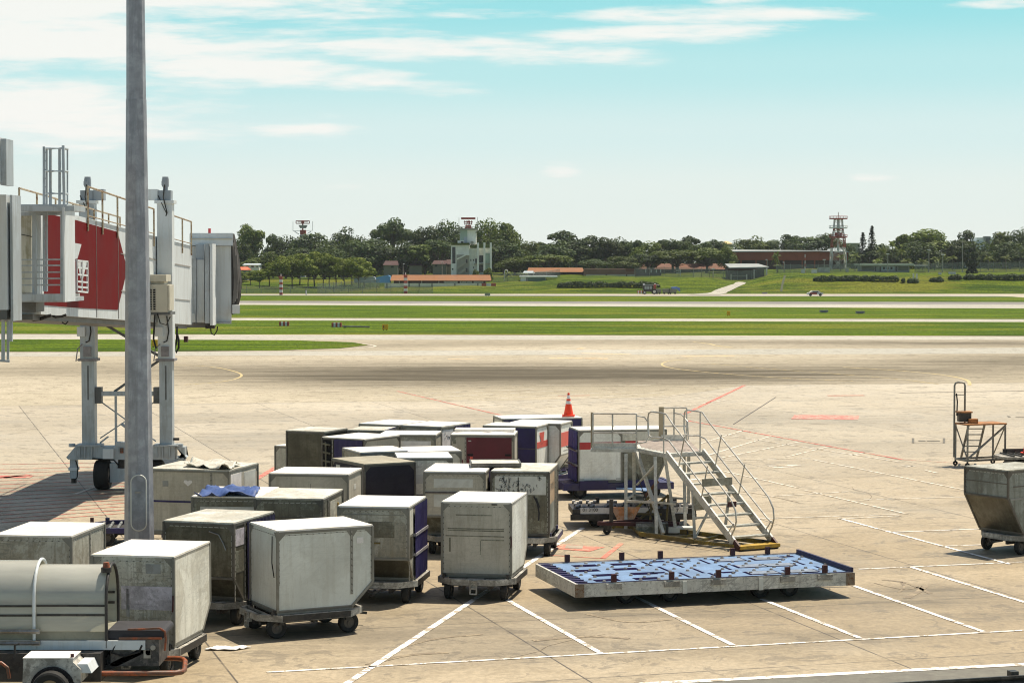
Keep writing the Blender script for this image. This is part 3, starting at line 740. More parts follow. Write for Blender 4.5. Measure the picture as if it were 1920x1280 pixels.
c = Box(-.60, 46.15, 80, 'clean white container standing alone at the front centre', BEIGE, ROOFW)
MB().prism([(-1.0, .065), (.55, .065), (.998, .52), (.998, 1.60), (-1.0, 1.60)], 'y', -.775, -.766).build('side_sheet', WHITE, c.root)
for v, u0, u1 in ((1.36, .2, .72), (1.06, .08, .9), (1.02, .08, .9), (.90, .05, .9), (.82, .56, .9)): c.patch('-x', u0, u1, v - .012, v + .012, DULL, 'rib', .004)
c.patch('-x', .10, .125, .55, .86, DULL, 'scuff', .004); c.patch('-x', .55, .565, .50, .80, DULL, 'scuff', .004)
c.patch('-x', .72, .8, 1.585, 1.612, BLACK, 'latch', .012)
b = MB().tube([c.at('-x', 1.0, .92, .02), c.at('-x', 1.01, .78, .04), c.at('-x', 1.0, .66, .02)], .014, 6); b.build('tie_cord', REDP, c.root)
c.rivets('-x')
put(c, -.6, 46.15, 80, DOLLY_W, 'chipped white dolly under the lone white container at the front centre')
# ---- second rows ----------------------------------------------------
c = Box(-7.90, 53.2, 76, 'tall grey container with crumpled clear sheeting on its roof, right of the lamp post', BEIGE, ROOFD, ALU, L=2.0, D=2.15, cut=0, Hh=1.63)
c.patch('-x', .02, .98, .80, .85, PURP, 'blue_band'); b = MB().add([c.at('-x', u, v, .008) for u, v in ((.49, 1.22), (.545, 1.32), (.535, 1.37), (.51, 1.375), (.49, 1.345), (.47, 1.375), (.445, 1.37), (.435, 1.32))], [tuple(range(8))]); b.build('heart_label', STICK, c.root, norm=False); c.patch('-x', .17, .24, 1.20, 1.34, STICKD); c.post('-x', .78, ALU)
c.patch('-y', .06, .42, .35, 1.52, STICK, 'notice_sheet'); c.patch('-y', .52, .92, .70, 1.5, STICKG, 'notice_sheet')
dolly(DOLLY_B, -7.9, 53.2, R(76), 'dark blue dolly under the container with clear sheeting on top')
c = Box(-6.28, 47.2, 84, 'container with a rumpled blue tarp on its roof, behind the dark alloy container', DULL)
c.patch('-x', .12, .92, .55, 1.42, STICKG, 'pale_panel')
c.rivets('-x')
put(c, -6.28, 47.2, 84, DOLLY_W, 'dolly beneath the container with the blue tarp')
c = Box(-4.80, 46.85, 82, 'streaky grey container with an orange marked end frame, right of the blue tarp', DULL, ROOFD, ALUD)
c.patch('-x', .04, .9, 1.22, 1.235, ALUD, 'rib'); c.patch('-y', .35, .92, .65, 1.50, GREYP, 'door_panel')
b = MB().bar(c.at('-y', .40, .95, .02), c.at('-y', .74, 1.12, .02), .03).bar(c.at('-y', .74, 1.12, .02), c.at('-y', .72, 1.4, .02), .03); b.build('orange_mark', YEL, c.root)
c.post('-y', .07, ALU); c.post('-y', .27, ALUD, .12)
c.rivets('-x')
put(c, -4.8, 46.85, 82, DOLLY_W, 'dolly beneath the streaky grey container with orange marks')
c = Box(-4.91, 51.95, -8, 'beige container with rounded corner plates, between the blue tarp and the charcoal container', BEIGE, ROOFW, L=1.98, D=1.56, cut=0)
c.patch('+x', .42, .56, 1.2, 1.32, STICKG); c.patch('-y', .52, .525, .3, 1.4, ALU, 'seam', .004)
dolly(DOLLY_B, -4.91, 51.95, R(-8), 'dolly beneath the beige container with rounded corner plates')
c = Box(-3.66, 54.75, -60 + 90, 'charcoal container with khaki roof and a small warning label', CHAR, ROOFK, ALUD, L=1.46, D=1.95, cut=0)
c.root.rotation_euler[2] = R(30); 
c.patch('-y', .46, .60, .44, .58, STICK, 'warning_label'); c.patch('-y', .50, .56, .47, .55, REDS, 'warning_mark', .010)
c.patch('-x', .12, .24, 1.30, 1.50, STICKG, 'small_vent'); c.patch('-x', .55, .70, 1.30, 1.50, STICKG, 'small_vent')
dolly(DOLLY_B, -3.66, 54.75, R(30), 'dolly beneath the charcoal container')
c = Box(-1.33, 52.7, -96, 'grey white container strapped round the middle, overhanging toward the camera', BEIGE, ROOFW)
c.patch('+x', .16, .80, 1.24, 1.46, STICKG, 'pale_panel'); c.patch('+x', .16, .42, .76, 1.06, STICKG, 'pale_panel'); c.patch('+x', .43, .80, .76, 1.06, STICK, 'pale_panel')
c.patch('+x', -.01, 1.01, 1.10, 1.14, STRAPM, 'strap', .02); c.curtain('+y', .28, .98, PURPD, folds=6, amp=.03, seed=9)
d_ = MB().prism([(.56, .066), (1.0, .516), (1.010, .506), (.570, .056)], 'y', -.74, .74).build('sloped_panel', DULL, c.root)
c.rivets('+x')
put(c, -1.33, 52.7, -96, DOLLY_W, 'white numbered dolly under the strapped grey white container')
text('U-489E', 'lettering', INK, d_, (1.122, .06, .415), .17, (R(90), 0, R(90)))
c = Box(.33, 52.82, 83, 'silver container with handwriting on a white board, right of the strapped one', DULL, ROOFD, ALUD, cut=0, L=2.1, D=1.45)
c.patch('-x', .06, .95, 1.06, 1.52, STICKG, 'white_board'); c.scrawl('-x', .08, .50, 1.12, 1.48, 34, 4); c.scrawl('-x', .5, .8, 1.12, 1.3, 14, 7); c.scrawl('-x', .8, .93, 1.4, 1.5, 3, 8)
c.patch('-x', .30, .315, .2, 1.5, ALUD, 'rib'); c.patch('-x', .46, .48, .2, 1.5, ALUD, 'rib')
b = MB().tube([c.at('-x', .74, 1.02, .01), c.at('-x', .80, .84, .012), c.at('-x', .83, .6, .012), c.at('-x', .82, .42, .01)], .02, 5); b.tube([c.at('-x', .78, .98, .01), c.at('-x', .84, .75, .012)], .012, 5); b.build('scorch_mark', INK, c.root)
c.patch('-y', .05, .60, .80, 1.55, mat('tan_sheet', (.42, .31, .20), .7, 0, .15, 3, dirt=.3, dcol=(.2, .15, .1), streak=.4), 'tan_sheet'); c.patch('-y', .14, .55, 1.12, 1.30, STICK); c.post('-y', .70, ALUD, .06); c.post('-y', .93, ALU, .07)
c.patch('-y', .05, .60, .10, .80, GREENG, 'lower_sheet')
c.rivets('-x', '-y')
dolly(DOLLY_X, .36, 52.7, R(83 + 180), 'dirty white dolly with a blue deck under the silver container with handwriting')
# ---- far rows -------------------------------------------------------
c = Box(-6.08, 64.65, -24, 'brown black container, leftmost of the far rows', DARKA, ROOFD, ALUD, cut=0, L=1.32, D=1.45)
c.patch('-y', .03, .97, .10, 1.55, DARKA, 'dented_sheet')
dolly(DOLLY_B, -6.08, 64.65, R(-24), 'blue dolly under the brown black container')
c = Box(-6.62, 65.75, -30, 'white container peeping out left behind the brown black one', WHITE, ROOFW, cut=0, L=1.3, D=1.2, z=.03, Hh=1.50)
c = Box(-4.52, 62.2, -33, 'container with a purple curtain and open dark compartment behind the charcoal one', BEIGE, ROOFW, ALUD, cut=0, L=1.55, D=1.78)
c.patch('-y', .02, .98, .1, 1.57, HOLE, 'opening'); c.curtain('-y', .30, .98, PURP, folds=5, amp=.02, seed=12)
b = MB()
for v in (1.45, 1.2, .95, .7): b.bar(c.at('-y', .04, v, .05), c.at('-y', .22, v - .03, .05), .05)
b.tube([c.at('-y', .1, 1.5, .05), c.at('-y', .12, .6, .05)], .03, 6); b.build('stowed_gear', DARKA, c.root); c.post('-y', .25, ALU, .05)
dolly(DOLLY_B, -4.52, 62.2, R(-33), 'blue dolly under the container with the open dark compartment')
c = Box(-4.38, 65.0, -12, 'grey container with a thin blue roof edge behind the open compartment', GREYP, ROOFD, ALUD, cut=0, L=1.15, D=1.4)
c.patch('+x', .0, 1.0, 1.53, 1.65, PURP, 'blue_edge', .012)
dolly(DOLLY_B, -4.38, 65.0, R(-12), 'dolly under the container with the thin blue roof edge')
c = Box(-3.1, 63.4, -5, 'container with a large white board, behind the white roofed pair', GREYP, ROOFW, cut=0, L=1.7, D=1.4)
c.patch('-y', .36, .92, .5, 1.45, STICK, 'white_board'); c.curtain('-y', .01, .12, PURPD, folds=2, amp=.02)
dolly(DOLLY_B, -3.0, 63.5, R(-18), 'dolly under the container with the large white board')
c = Box(-3.85, 67.5, -28, 'plain grey container at the back left of the far rows', GREYP, ROOFW, cut=0, L=1.45, D=1.85)
c.post('-y', .70, ALU); c.patch('-y', .78, .98, .9, 1.5, STICKG)
dolly(DOLLY_B, -3.85, 67.5, R(-28), 'dolly under the plain grey container at the back left')
c = Box(-2.45, 66.8, -28, 'container with a paper notice and a blue curtain on its right side', GREYP, ROOFW, cut=0, L=1.45, D=1.85)
c.patch('+x', .04, .42, .98, 1.52, STICK, 'paper_notice'); c.scrawl('+x', .10, .36, 1.2, 1.45, 7, 3); c.curtain('+x', .45, .99, PURP, folds=5, amp=.03, seed=14)
dolly(DOLLY_B, -2.45, 66.8, R(-28), 'dolly under the container with the paper notice')
for x, y, dg_, lab, rf in ((-3.78, 57.85, 23, 'low white roofed container just behind the charcoal one', ROOFW), (-2.28, 57.95, 12, 'pale blue white container left of the maroon door', ROOFW), (-2.40, 56.1, 6, 'grey white container with a red corner between the charcoal and strapped ones', ROOFW)):
    c = Box(x, y, dg_, lab, GREYP if x < -3 else WHITE, rf, L=1.45, D=1.55, cut=0)
    if 'red' in lab:
        c.patch('-x', .02, .30, .9, 1.6, REDB, 'red_corner'); c.patch('-y', .1, .9, .95, 1.2, STICKG, 'pale_panel'); c.patch('-y', -.01, 1.01, .62, .66, STRAPM, 'strap', .015)
    elif 'blue' in lab: c.patch('-y', .74, .77, .9, 1.55, ALUD, 'seam')
    dolly(DOLLY_B, x, y, R(dg_), 'dolly under the ' + lab.split(' container')[0] + ' container')
c = Box(-.84, 63.4, -4, 'container with a wide maroon roller door and a stepped roof', BEIGE, ROOFW, cut=0, L=1.9, D=1.45)
dr = c.patch('-y', .245, .965, .05, 1.555, MAROON, 'maroon_door', .02)
for u in (.26, .86): c.patch('-y', u, u + .09, 1.0, 1.06, HOLE, 'handle_slot', .03, dr)
c.patch('-y', .30, .345, .86, .98, REDB, 'red_tag', .03, dr); fr = c.patch('-y', .07, .19, .42, .88, MAROON, 'notice_frame', .015); c.patch('-y', .09, .17, .48, .78, STICK, 'notice', .02, fr); c.patch('-y', .03, .08, 1.36, 1.5, DULL, 'corner_plate')
c.post('-y', .23, ALU); c.patch('-y', .275, .32, 1.44, 1.47, STICKG, 'small_label', .026)
MB().bx(-.93, .90, .10, .72, 1.66, 1.74).build('raised_roof', ROOFW, c.root)
dolly(DOLLY_B, -.84, 63.4, R(-4), 'dolly under the container with the maroon door')
c = Box(.12, 66.6, -18, 'purple fronted container with a red emblem on its white side', WHITE2, ROOFW, cut=0, L=1.76, D=1.25)
c.patch('-y', .22, .99, .05, 1.58, PURP, 'purple_front', .02); c.patch('-y', .22, .99, .92, .945, STRAPM, 'strap', .028); c.patch('-y', .22, .99, .44, .46, STRAPM, 'strap', .028)
c.patch('+x', .02, .98, .93, 1.13, REDB, 'red_stripe')
b = MB().add([c.at('+x', .26, 1.42, .014), c.at('+x', .68, 1.42, .014), c.at('+x', .60, 1.10, .014), c.at('+x', .42, 1.06, .014)], [(0, 1, 2, 3)]); b.build('emblem', REDB, c.root, norm=False)
dolly(DOLLY_B, .12, 66.6, R(-18), 'dolly under the purple fronted container')
c = Box(.95, 67.75, -18, 'white sloping container with a bright red panel right of the purple fronted one', WHITE2, ROOFW, L=1.7, D=1.3, knee=.62, cut=.4)
c.patch('+x', .03, .97, .88, 1.34, REDB, 'red_panel'); c.patch('+x', .25, .75, .74, .755, STICKD, 'small_text')
dolly(DOLLY_B, .95, 67.75, R(-18), 'dolly under the white container with the bright red panel')
c = Box(.86, 69.95, 12, 'long white roofed container with a blue edge, carrying the traffic cone', WHITE, ROOFW, cut=0, L=2.7, D=1.5)
c.patch('-y', .0, 1.0, 1.28, 1.60, PURP, 'blue_edge', .012); c.patch('-y', .62, 1.0, 1.02, 1.27, STICKG, 'pale_panel')
dolly(DOLLY_B, .86, 69.95, R(12), 'dolly under the long container with the traffic cone')
c = Box(2.62, 65.1, 10, 'white container with a red stripe and a strapped violet curtain', WHITE2, ROOFW, cut=0, L=1.36, D=1.35)
c.patch('-y', .0, 1.0, 1.04, 1.26, REDS, 'red_stripe'); c.curtain('-x', .02, .98, VIOLET, folds=5, amp=.05, straps=(.55, 1.0), seed=21)
b = MB()
for v in (1.02, .52): b.tube([c.at('-x', .0, v, .12), c.at('-x', .5, v + .03, .13), c.at('-x', 1.0, v, .12)], .02, 6)
b.build('red_strap', REDP, c.root)
for u in (.07, .93): c.patch('-y', u - .06, u + .06, .06, .14, STICKG, 'corner_plate', .012)
c = Box(4.02, 65.35, 8, 'red striped alloy container with a sloping base, right of the violet curtain', DULL, ROOFW, L=1.42, D=1.3, knee=.7, cut=.28)
c.patch('-y', .09, 1.0, 1.06, 1.28, REDS, 'red_stripe'); c.patch('-y', .70, .86, 1.12, 1.22, STICK, 'small_label', .012); c.patch('-y', .0, 1.0, 1.29, 1.58, WHITE, 'white_board'); c.scrawl('-y', .02, .12, .6, 1.0, 4, 5)
# long blue pallet dolly carrying those two
r = thing('pallet_dolly', 'dark blue dolly carrying the two red striped containers behind the stairs', 'dolly', (3.2, 65.2, 0), R(9))
b = MB().bx(-1.75, 1.75, -.80, -.70, .26, .47).bx(-1.75, 1.75, .70, .80, .26, .47).bx(-1.75, -1.65, -.7, .7, .26, .47).bx(1.65, 1.75, -.7, .7, .26, .47); b.bx(-1.62, 1.62, -.68, .68, .38, .46); b.build('frame', BFRAME, r)
b = MB().bx(-1.25, -.35, -.86, -.805, .30, .56).bx(.25, 1.15, -.86, -.805, .30, .56); b.build('side_plate', PURP, r)
for x, y in ((-1.2, -.6), (1.15, -.6), (1.15, .6), (-1.2, .6)): wheel_part(r, x, y, .21, .2)
MB().prism([(-.1, -.87), (.85, -.87), (.75, -1.75), (.62, -1.75)], 'z', .30, .34).build('tow_plate', BLUEL, r)
MB().tube([(.68, -1.75, .30), (.68, -1.72, .06)], .035, 8).build('tow_foot', BLKM, r)
# ---- right edge ------------------------------------------------------
c = Box(12.72, 52.75, 214, 'green grey container with a deep sloping side, alone at the right edge', GREENG, GREYP, ALUD, L=1.85, D=1.45, knee=.98, cut=.55, Hh=1.66)
c.patch('+x', .02, .98, 1.32, 1.345, ALUD, 'rib')
c.patch('+y', .10, .42, 1.24, 1.27, ALUD, 'rib'); c.patch('+y', .05, .4, .92, .97, STICKD, 'small_text')
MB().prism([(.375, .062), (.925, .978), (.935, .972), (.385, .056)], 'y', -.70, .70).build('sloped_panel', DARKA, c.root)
c.rivets('+x', '+y')
dolly(DOLLY_W, 13.0, 52.9, R(214), 'dolly under the green grey container at the right edge').scale = (.84, .9, 1)
# =================================================================== THINGS ON AND AROUND THE CONTAINERS
def cloth(name, pts, m, label, cat, seed, amp=.05, n=14, thick=.012, loc=None):
    """a crumpled sheet over a four sided outline"""
    rnd = random.Random(seed); A, B_, C_, D_ = [Vector(p) for p in pts]; vs = []
    rid = [(rnd.uniform(0, 6), rnd.uniform(2, 5), rnd.uniform(2, 5), rnd.uniform(.3, 1)) for _ in range(5)]
    for j in range(n + 1):
        for i in range(n + 1):
            u, v = i / n, j / n; p = (A * (1 - u) + B_ * u) * (1 - v) + (D_ * (1 - u) + C_ * u) * v
            h = sum(k * max(0, math.sin(ph + a * u * 3 + b_ * v * 3)) ** 3 for ph, a, b_, k in rid) / 2
            vs.append(p + Vector((rnd.uniform(-.012, .012), rnd.uniform(-.012, .012), amp * h + .004)))
    fs = [(j * (n + 1) + i, j * (n + 1) + i + 1, (j + 1) * (n + 1) + i + 1, (j + 1) * (n + 1) + i) for j in range(n) for i in range(n)]
    o = MB().add(vs, fs).build(name, m, None, 'all'); s_ = o.modifiers.new('thickness', 'SOLIDIFY'); s_.thickness = thick; s_.offset = 1
    return tag(o, label, cat)
ZT = DECK + 1.665
m_tarp = mat('blue_tarp', (.045, .085, .23), .5, 0, .2, 3, dirt=.2, dcol=(.04, .06, .16), bump=.3)
m_clear = mat('clear_sheeting', (.62, .60, .52), .25, 0, .15, 4, dirt=.2, dcol=(.4, .37, .3), bump=.4)
q = [gp(364, 931, ZT), gp(478, 930.5, ZT), gp(488, 920, ZT), gp(399, 913.5, ZT)]
cloth('tarpaulin', q, m_tarp, 'rumpled blue tarp thrown over the container roof behind the dark alloy one', 'tarp', 3, .16)
q = [gp(345, 875, ZT), gp(428, 881, ZT), gp(452, 871.5, ZT), gp(362, 863, ZT)]
cloth('plastic_sheet', q, m_clear, 'crumpled clear plastic sheet on the tall grey container', 'sheet', 8, .14)
q = [gp(383, 1217, .02), gp(440, 1218, .02), gp(471, 1212, .02), gp(405, 1211, .02)]
cloth('paper_scrap', q, STICK, 'scrap of white paper on the ground right of the belt loader', 'litter', 5, .03)
# lid lying across the silver container
p = gp(898, 876.5, ZT + .05); q = gp(982, 868, ZT + .05)
lid = thing('loose_panel', 'loose white lid panel lying across the strapped and silver containers', 'panel', (-.42, 53.1, ZT + .02), R(3))
MB().bx(-.62, .60, -.52, .52, 0, .07).build('sheet', ROOFD, lid)
b = MB()
for y in (-.54, .54): b.bx(-.65, .63, y - .018, y + .018, -.006, .085)
for x in (-.635, .615): b.bx(x - .018, x + .018, -.52, .52, -.006, .085)
b.build('rim', ALUD, lid)
# traffic cones
def cone(loc, label, h=.72):
    r = thing('traffic_cone', label, 'cone', loc, 0, 'orange traffic cones')
    om = bpy.data.materials.get('cone_orange') or mat('cone_orange', (.80, .055, .012), .5, 0, .08, 5)
    MB().bx(-.21, .21, -.21, .21, 0, .035).build('base', om, r)
    b = MB(); b.tube([(0, 0, .035), (0, 0, h)], .165, 20, .035); b.tube([(0, 0, h), (0, 0, h + .05)], .045, 10, .03); b.build('body', om, r, True)
    for z0, z1 in ((.40, .50), (.57, .69)):
        f = lambda z: .165 - (.13) * (z - .035) / (h - .035) + .006
        b = MB().tube([(0, 0, z0), (0, 0, z1)], f(z0), 20, f(z1)); b.build('white_band', STICK, r, True)
    return r
pc = gp(1066, 779, ZT + .02)
cone(pc, 'orange cone with white bands standing on the long white container roof')
# dolly cut off by the right edge, cone on it
r = thing('flat_dolly', 'low dark flat dolly at the right edge behind the green grey container', 'dolly', (18.6, 73.5, 0), R(8))
b = MB().bx(-1.2, 1.4, -.75, .75, .42, .50); b.prism([(-1.45, -.35), (-1.2, -.75), (-1.2, .75), (-1.45, .35)], 'z', .41, .49); b.build('frame', WFRAME, r)
b = MB()
for i in range(9):
    x = -1.1 + .28 * i; b.tube([(x, -.65, .52), (x, .65, .52)], .035, 8)
b.build('roller_deck', BLKM, r, True); MB().bx(-1.0, 1.2, -.5, .5, .20, .42).build('chassis', BLKM, r); MB().bx(-.98, 1.3, .69, .75, .505, .66).build('end_board', BLKM, r)
for x, y in ((-.75, -.6), (.9, -.6), (.9, .6), (-.75, .6)): wheel_part(r, x, y, .2, .14)
cone((18.27, 73.5, .556), 'orange cone on the dark flat dolly, cut by the right edge', .75)
# empty blue dolly by the lamp post
r = dolly(DOLLY_B, -9.75, 54.4, R(6), 'empty dark blue dolly standing behind the lamp post')
MB().bx(-.04, .04, -.04, .04, .46, .72).build('corner_stake', REDP, r).location = (-1.1, -.5, 0)
r.scale = (1.1, 1.05, 1)

# ------------------------------------------------------------------ big blue pallet dolly in front
yawP = R(15.4); r = thing('pallet_trailer', 'long light blue pallet trailer with chipped white side beams, in the foreground', 'trailer', (4.02, 46.05, 0), yawP)
LX, LY, ZD = 3.2, 1.53, .545
b = MB().bx(-LX + .05, LX - .05, -LY + .05, LY - .05, ZD - .06, ZD); b.build('deck', BLUEL, r)
rnd = random.Random(11); b = MB(); h = MB(); g_ = MB()
for j, y in enumerate((-1.12, -.42, .30, 1.02)):     # cut outs at one end, slots in the middle, covered wells at the other
    for i, x in enumerate((-2.35, -1.45)):
        xx = x + .18 * (j % 2); h.bx(xx - .30, xx + .26, y - .15, y + .15, ZD, ZD + .004)
for i, (x, y) in enumerate(((-.75, .95), (-.65, .1), (-.5, -.85), (-.15, .55), (.0, -.35), (.1, -1.1), (.62, .9), (.75, -.05), (2.62, .2), (2.75, -.8))):
    h.bx(x - .035, x + .035, y - .36, y + .36, ZD, ZD + .004)
for i, (x, y) in enumerate(((-.4, 1.2), (.2, 1.15), (-.95, -.4), (.55, -.75), (2.75, 1.15), (2.3, -1.2))): h.bx(x - .16, x + .16, y - .09, y + .09, ZD, ZD + .004)
for j, y in enumerate((-1.0, .0, 1.0)):
    for i, x in enumerate((1.25, 2.05)):
        xx = x + .12 * ((i + j) % 2); h.bx(xx - .38, xx + .38, y - .24, y + .24, ZD, ZD + .004); g_.bx(xx - .30, xx + .34, y - .17, y + .21, ZD + .005, ZD + .008)
h.each('deck_opening', NAVY, r)
g_.each('cover_plate', mat('bare_plate', (.19, .235, .31), .6, 0, .2, 5, dirt=.3), r)
for iy in range(9):
    for ix in range(15):
        x, y = -2.9 + ix * .41 + (.2 if iy % 2 else 0), -1.3 + iy * .325
        if rnd.random() < .75: b.tube([(x, y, ZD), (x, y, ZD + .035)], .05, 7, .028)
b.k = b.k[1:101]; b.v = b.v[:]; b.each('ball_transfer', STEEL, r, True)
e = MB()
for x in (-LX + .03, ): e.bx(x, x + .3, -LY + .05, LY - .05, ZD, ZD + .006)
for k in range(11): e.bx(-LX + .05, -LX + .33, -LY + .2 + k * .26, -LY + .22 + k * .26, ZD + .007, ZD + .03)
e.build('end_rollers', BFRAME, r)
WBEAM = mat('white_side_beam', (.58, .57, .52), .55, 0, .1, 3, dirt=.15, dcol=(.14, .12, .09), scr=.7)
sb = MB().bx(-LX, LX, -LY, -LY + .05, .27, ZD + .012).bx(-LX, LX, LY - .05, LY, .27, ZD + .012).bx(-LX, -LX + .05, -LY + .05, LY - .05, .27, ZD + .012).bx(LX - .05, LX, -LY + .05, LY - .05, .27, ZD + .012)
sb.each('side_beam', WBEAM, r)
b = MB()
for y in (-LY, LY): b.bx(-LX + .06, LX - .06, y - .022 if y > 0 else y + .004, y - .004 if y > 0 else y + .022, ZD + .013, ZD + .028)
b.build('deck_edge', BFRAME, r)
MB().bx(LX - .07, LX - .01, -LY + .02, LY - .02, ZD + .013, ZD + .11).build('end_lip', PURPD, r)
for y, xs_ in ((-LY, (-2.35, -1.05, .02, 1.62, 2.5)), (LY, (-2.45, -1.15, -.22, 1.55, 2.42))):
    for x in xs_:
        sg = -1 if y < 0 else 1
        st = MB().bx(x - .055, x + .055, y + sg * .005 - .035, y + sg * .005 + .035, ZD + .03, ZD + .19).build('stop_post', REDP, r)
        MB().bx(x - .17, x + .17, y + sg * .003 if sg > 0 else y - .05, y + .05 if sg > 0 else y - .003, ZD - .13, ZD - .01).build('stop_bracket', WFRAME, st)
for x in (-.75, 1.0): MB().bx(x - .05, x + .05, -LY - .03, -LY - .003, .26, ZD - .02).build('side_lug', STICKG, r)
MB().bx(-2.7, 2.7, -.9, -.75, .2, .40).bx(-2.7, 2.7, .75, .9, .2, .40).build('chassis', BLKM, r)
for x in (-1.9, -.9, 1.2, 1.9):
    for y in (-.95, .95): wheel_part(r, x, y, .2, .22)
b = MB().bar((LX, 0, .36), (LX + .55, -.1, .14), .06).tube([(LX, -.25, .52), (LX + .16, -.25, .56), (LX + .2, -.12, .56), (LX, -.12, .50)], .018, 6); b.build('tow_bar', BLKM, r)
for x, y in ((-LX, -LY), (LX, -LY)): MB().bx(x - .012 if x < 0 else x - .19, x + .19 if x < 0 else x + .012, y - .012, y - .002, .27, ZD).build('corner_plate', mat('rusted_corner', (.22, .17, .12), .7, .2, .3, 8, rust=.3) if x < 0 else bpy.data.materials['rusted_corner'], r)

# ------------------------------------------------------------------ dark roller dolly behind the stairs
r = thing('roller_dolly', 'black roller dolly with white numbered plates behind the stairs', 'dolly', (3.35, 58.05, 0), R(3))
MB().bx(-1.72, 1.72, -.72, .72, .36, .52).build('frame', BLKM, r)
b = MB(); rnd = random.Random(4)
for i in range(17):
    for j in range(5):
        x, y = -1.58 + i * .197 + (.08 if j % 2 else 0), -.5 + j * .28
        if rnd.random() < .72: b.tube([(x - .04, y, .57), (x + .05, y, .57)], .05, 8)
b.each('caster_roller', STEEL, r, True)
pl = MB().bx(-1.5, -.68, -.745, -.722, .40, .51).bx(-.10, .62, -.745, -.722, .40, .51).bx(1.05, 1.45, -.745, -.722, .40, .51)
n_ = MB()
for x0, x1 in ((-1.5, -.66), (-.12, .55), (1.05, 1.48)):
    pn = MB().bx(x0, x1, -.752, -.722, .39, .56).build('number_plate', STICK, r)
    if x0 < -1: text('01 3100', 'lettering', INK, pn, (x0 + .27, -.757, .50), .13, (R(90), 0, 0))
    elif x0 < 0: text('3', 'lettering', INK, pn, (x0 + .12, -.757, .47), .17, (R(90), 0, 0))
    else: text('7', 'lettering', INK, pn, (x0 + .14, -.757, .47), .15, (R(90), 0, 0))
MB().bx(-1.78, 1.72, -.80, -.757, .22, .385).build('front_beam', BLKM, r)
for x in (-.9, .1, 1.3): MB().bx(x - .06, x + .06, .66, .72, .52, .68).build('stop_block', BLKM, r)
MB().tube([(.42, .6, .52), (.42, .6, .68), (.36, .6, .74), (.42, .6, .79), (.48, .6, .74), (.42, .6, .68)], .015, 6).build('release_ring', BLKM, r)
for x, y in ((-1.05, -.5), (1.1, -.5), (1.1, .5), (-1.05, .5)): wheel_part(r, x, y, .2, .24)
b = MB().bar((-1.15, -2.15, .30), (1.0, -2.05, .24), .07, .09).bar((-1.15, -2.15, .32), (.1, -1.5, .30), .06, .07).bar((.1, -1.5, .3), (1.1, -1.9, .26), .06, .07); b.bar((.0, -.8, .3), (.1, -1.5, .3), .06); b.build('tow_frame', REDP, r)
MB().bar((-.78, -2.1, .30), (-.78, -2.1, .95), .10).bx(-.95, -.8, -2.16, -2.04, .1, .24).build('jockey_leg', BLKM, r)
MB().wheel((-.9, -2.1, .11), .11, .07, (0, 1, 0), 14, .3).build('jockey_wheel', BLACK, r, True)
# yellow tow frame parked against it, with a faded orange sign and white boxes
r = thing('yellow_tow_frame', 'leaning yellow tube frame between the stairs and the black roller dolly', 'frame', (3.4, 56.6, 0), R(0))
b = MB()
for x in (-.1, .35): b.bar((x - .55, .15, .06), (x + .55, .35, .95), .06); b.bar((x + .45, -.1, .06), (x + .55, .35, .95), .05)
b.bar((-.6, .15, .1), (.4, -.1, .1), .06); b.bar((-.2, .2, .45), (.7, .1, .45), .06); b.build('tube_frame', YELD, r)
MB().bar((.25, .4, .9), (.62, .5, 1.32), .07).build('lever', mat('rust_brown', (.14, .06, .03), .7, .2, .2, 6), r)
MB().prism([(-.70, .66), (.10, .66), (-.1, .26), (-.45, .16)], 'y', -.05, -.02).build('orange_sign', mat('faded_orange_sign', (.55, .24, .10), .6, 0, .35, 6, dirt=.4, dcol=(.6, .45, .35)), r)
r = thing('equipment_case', 'grey white equipment case with rounded end, lying under the stairs', 'case', (3.9, 56.0, 0), R(-4))
b = MB().prism([(-.24, .05), (.24, .05), (.24, .22), (.15, .30), (-.15, .30), (-.24, .22)], 'x', -.55, .25); b.build('body', DULL, r)
MB().bx(.26, .32, -.22, .22, .05, .30).build('end_cap', BLKM, r); MB().bx(.33, 1.05, -.2, .2, .06, .2).build('lid', STICKG, r)

# ------------------------------------------------------------------ boarding stairs
r = thing('mobile_stairs', 'white mobile stairs with handrails, platform and yellow base frame', 'stairs', (0, 0, 0), 0)
STW = mat('white_stair_paint', (.60, .59, .53), .5, 0, .12, 4, dirt=.3, dcol=(.25, .23, .18), scr=.4)
TUB = mat('galvanised_tube', (.50, .49, .45), .4, .4, .15, 6, dirt=.3, dcol=(.22, .2, .16))
TREAD = mat('stair_tread', (.50, .50, .45), .5, .2, .15, 6, dirt=.4, dcol=(.22, .2, .16))
PZ = 2.2
B0, T0 = Vector((6.28, 52.98, .06)), Vector((4.655, 56.0, PZ)); run = (T0 - B0); hd = Vector((run.x, run.y, 0)).normalized(); sd = Vector((hd.y, -hd.x, 0)) * .585   # sd = right when climbing
def st(t, side, up=0.0): return B0 + run * t + sd * side + Vector((0, 0, up))
for s_ in (-1, 1):
    b = MB().bar(st(.06, s_), st(1.0, s_), .05, .20); b.build('stringer', STW, r)
    MB().bar(st(-.02, s_), st(.06, s_), .054, .20).build('red_foot', REDP, r)
for k in range(1, 9):
    c_ = st(k / 9.0, 0); b = MB(); b.box((c_.x, c_.y, c_.z), (1.12, .24, .045), math.atan2(sd.y, sd.x)); b.build('tread', TREAD, r)
c_ = st(.0, 0); MB().box((c_.x, c_.y, .09), (1.22, .30, .09), math.atan2(sd.y, sd.x)).build('bottom_step', YEL, r)
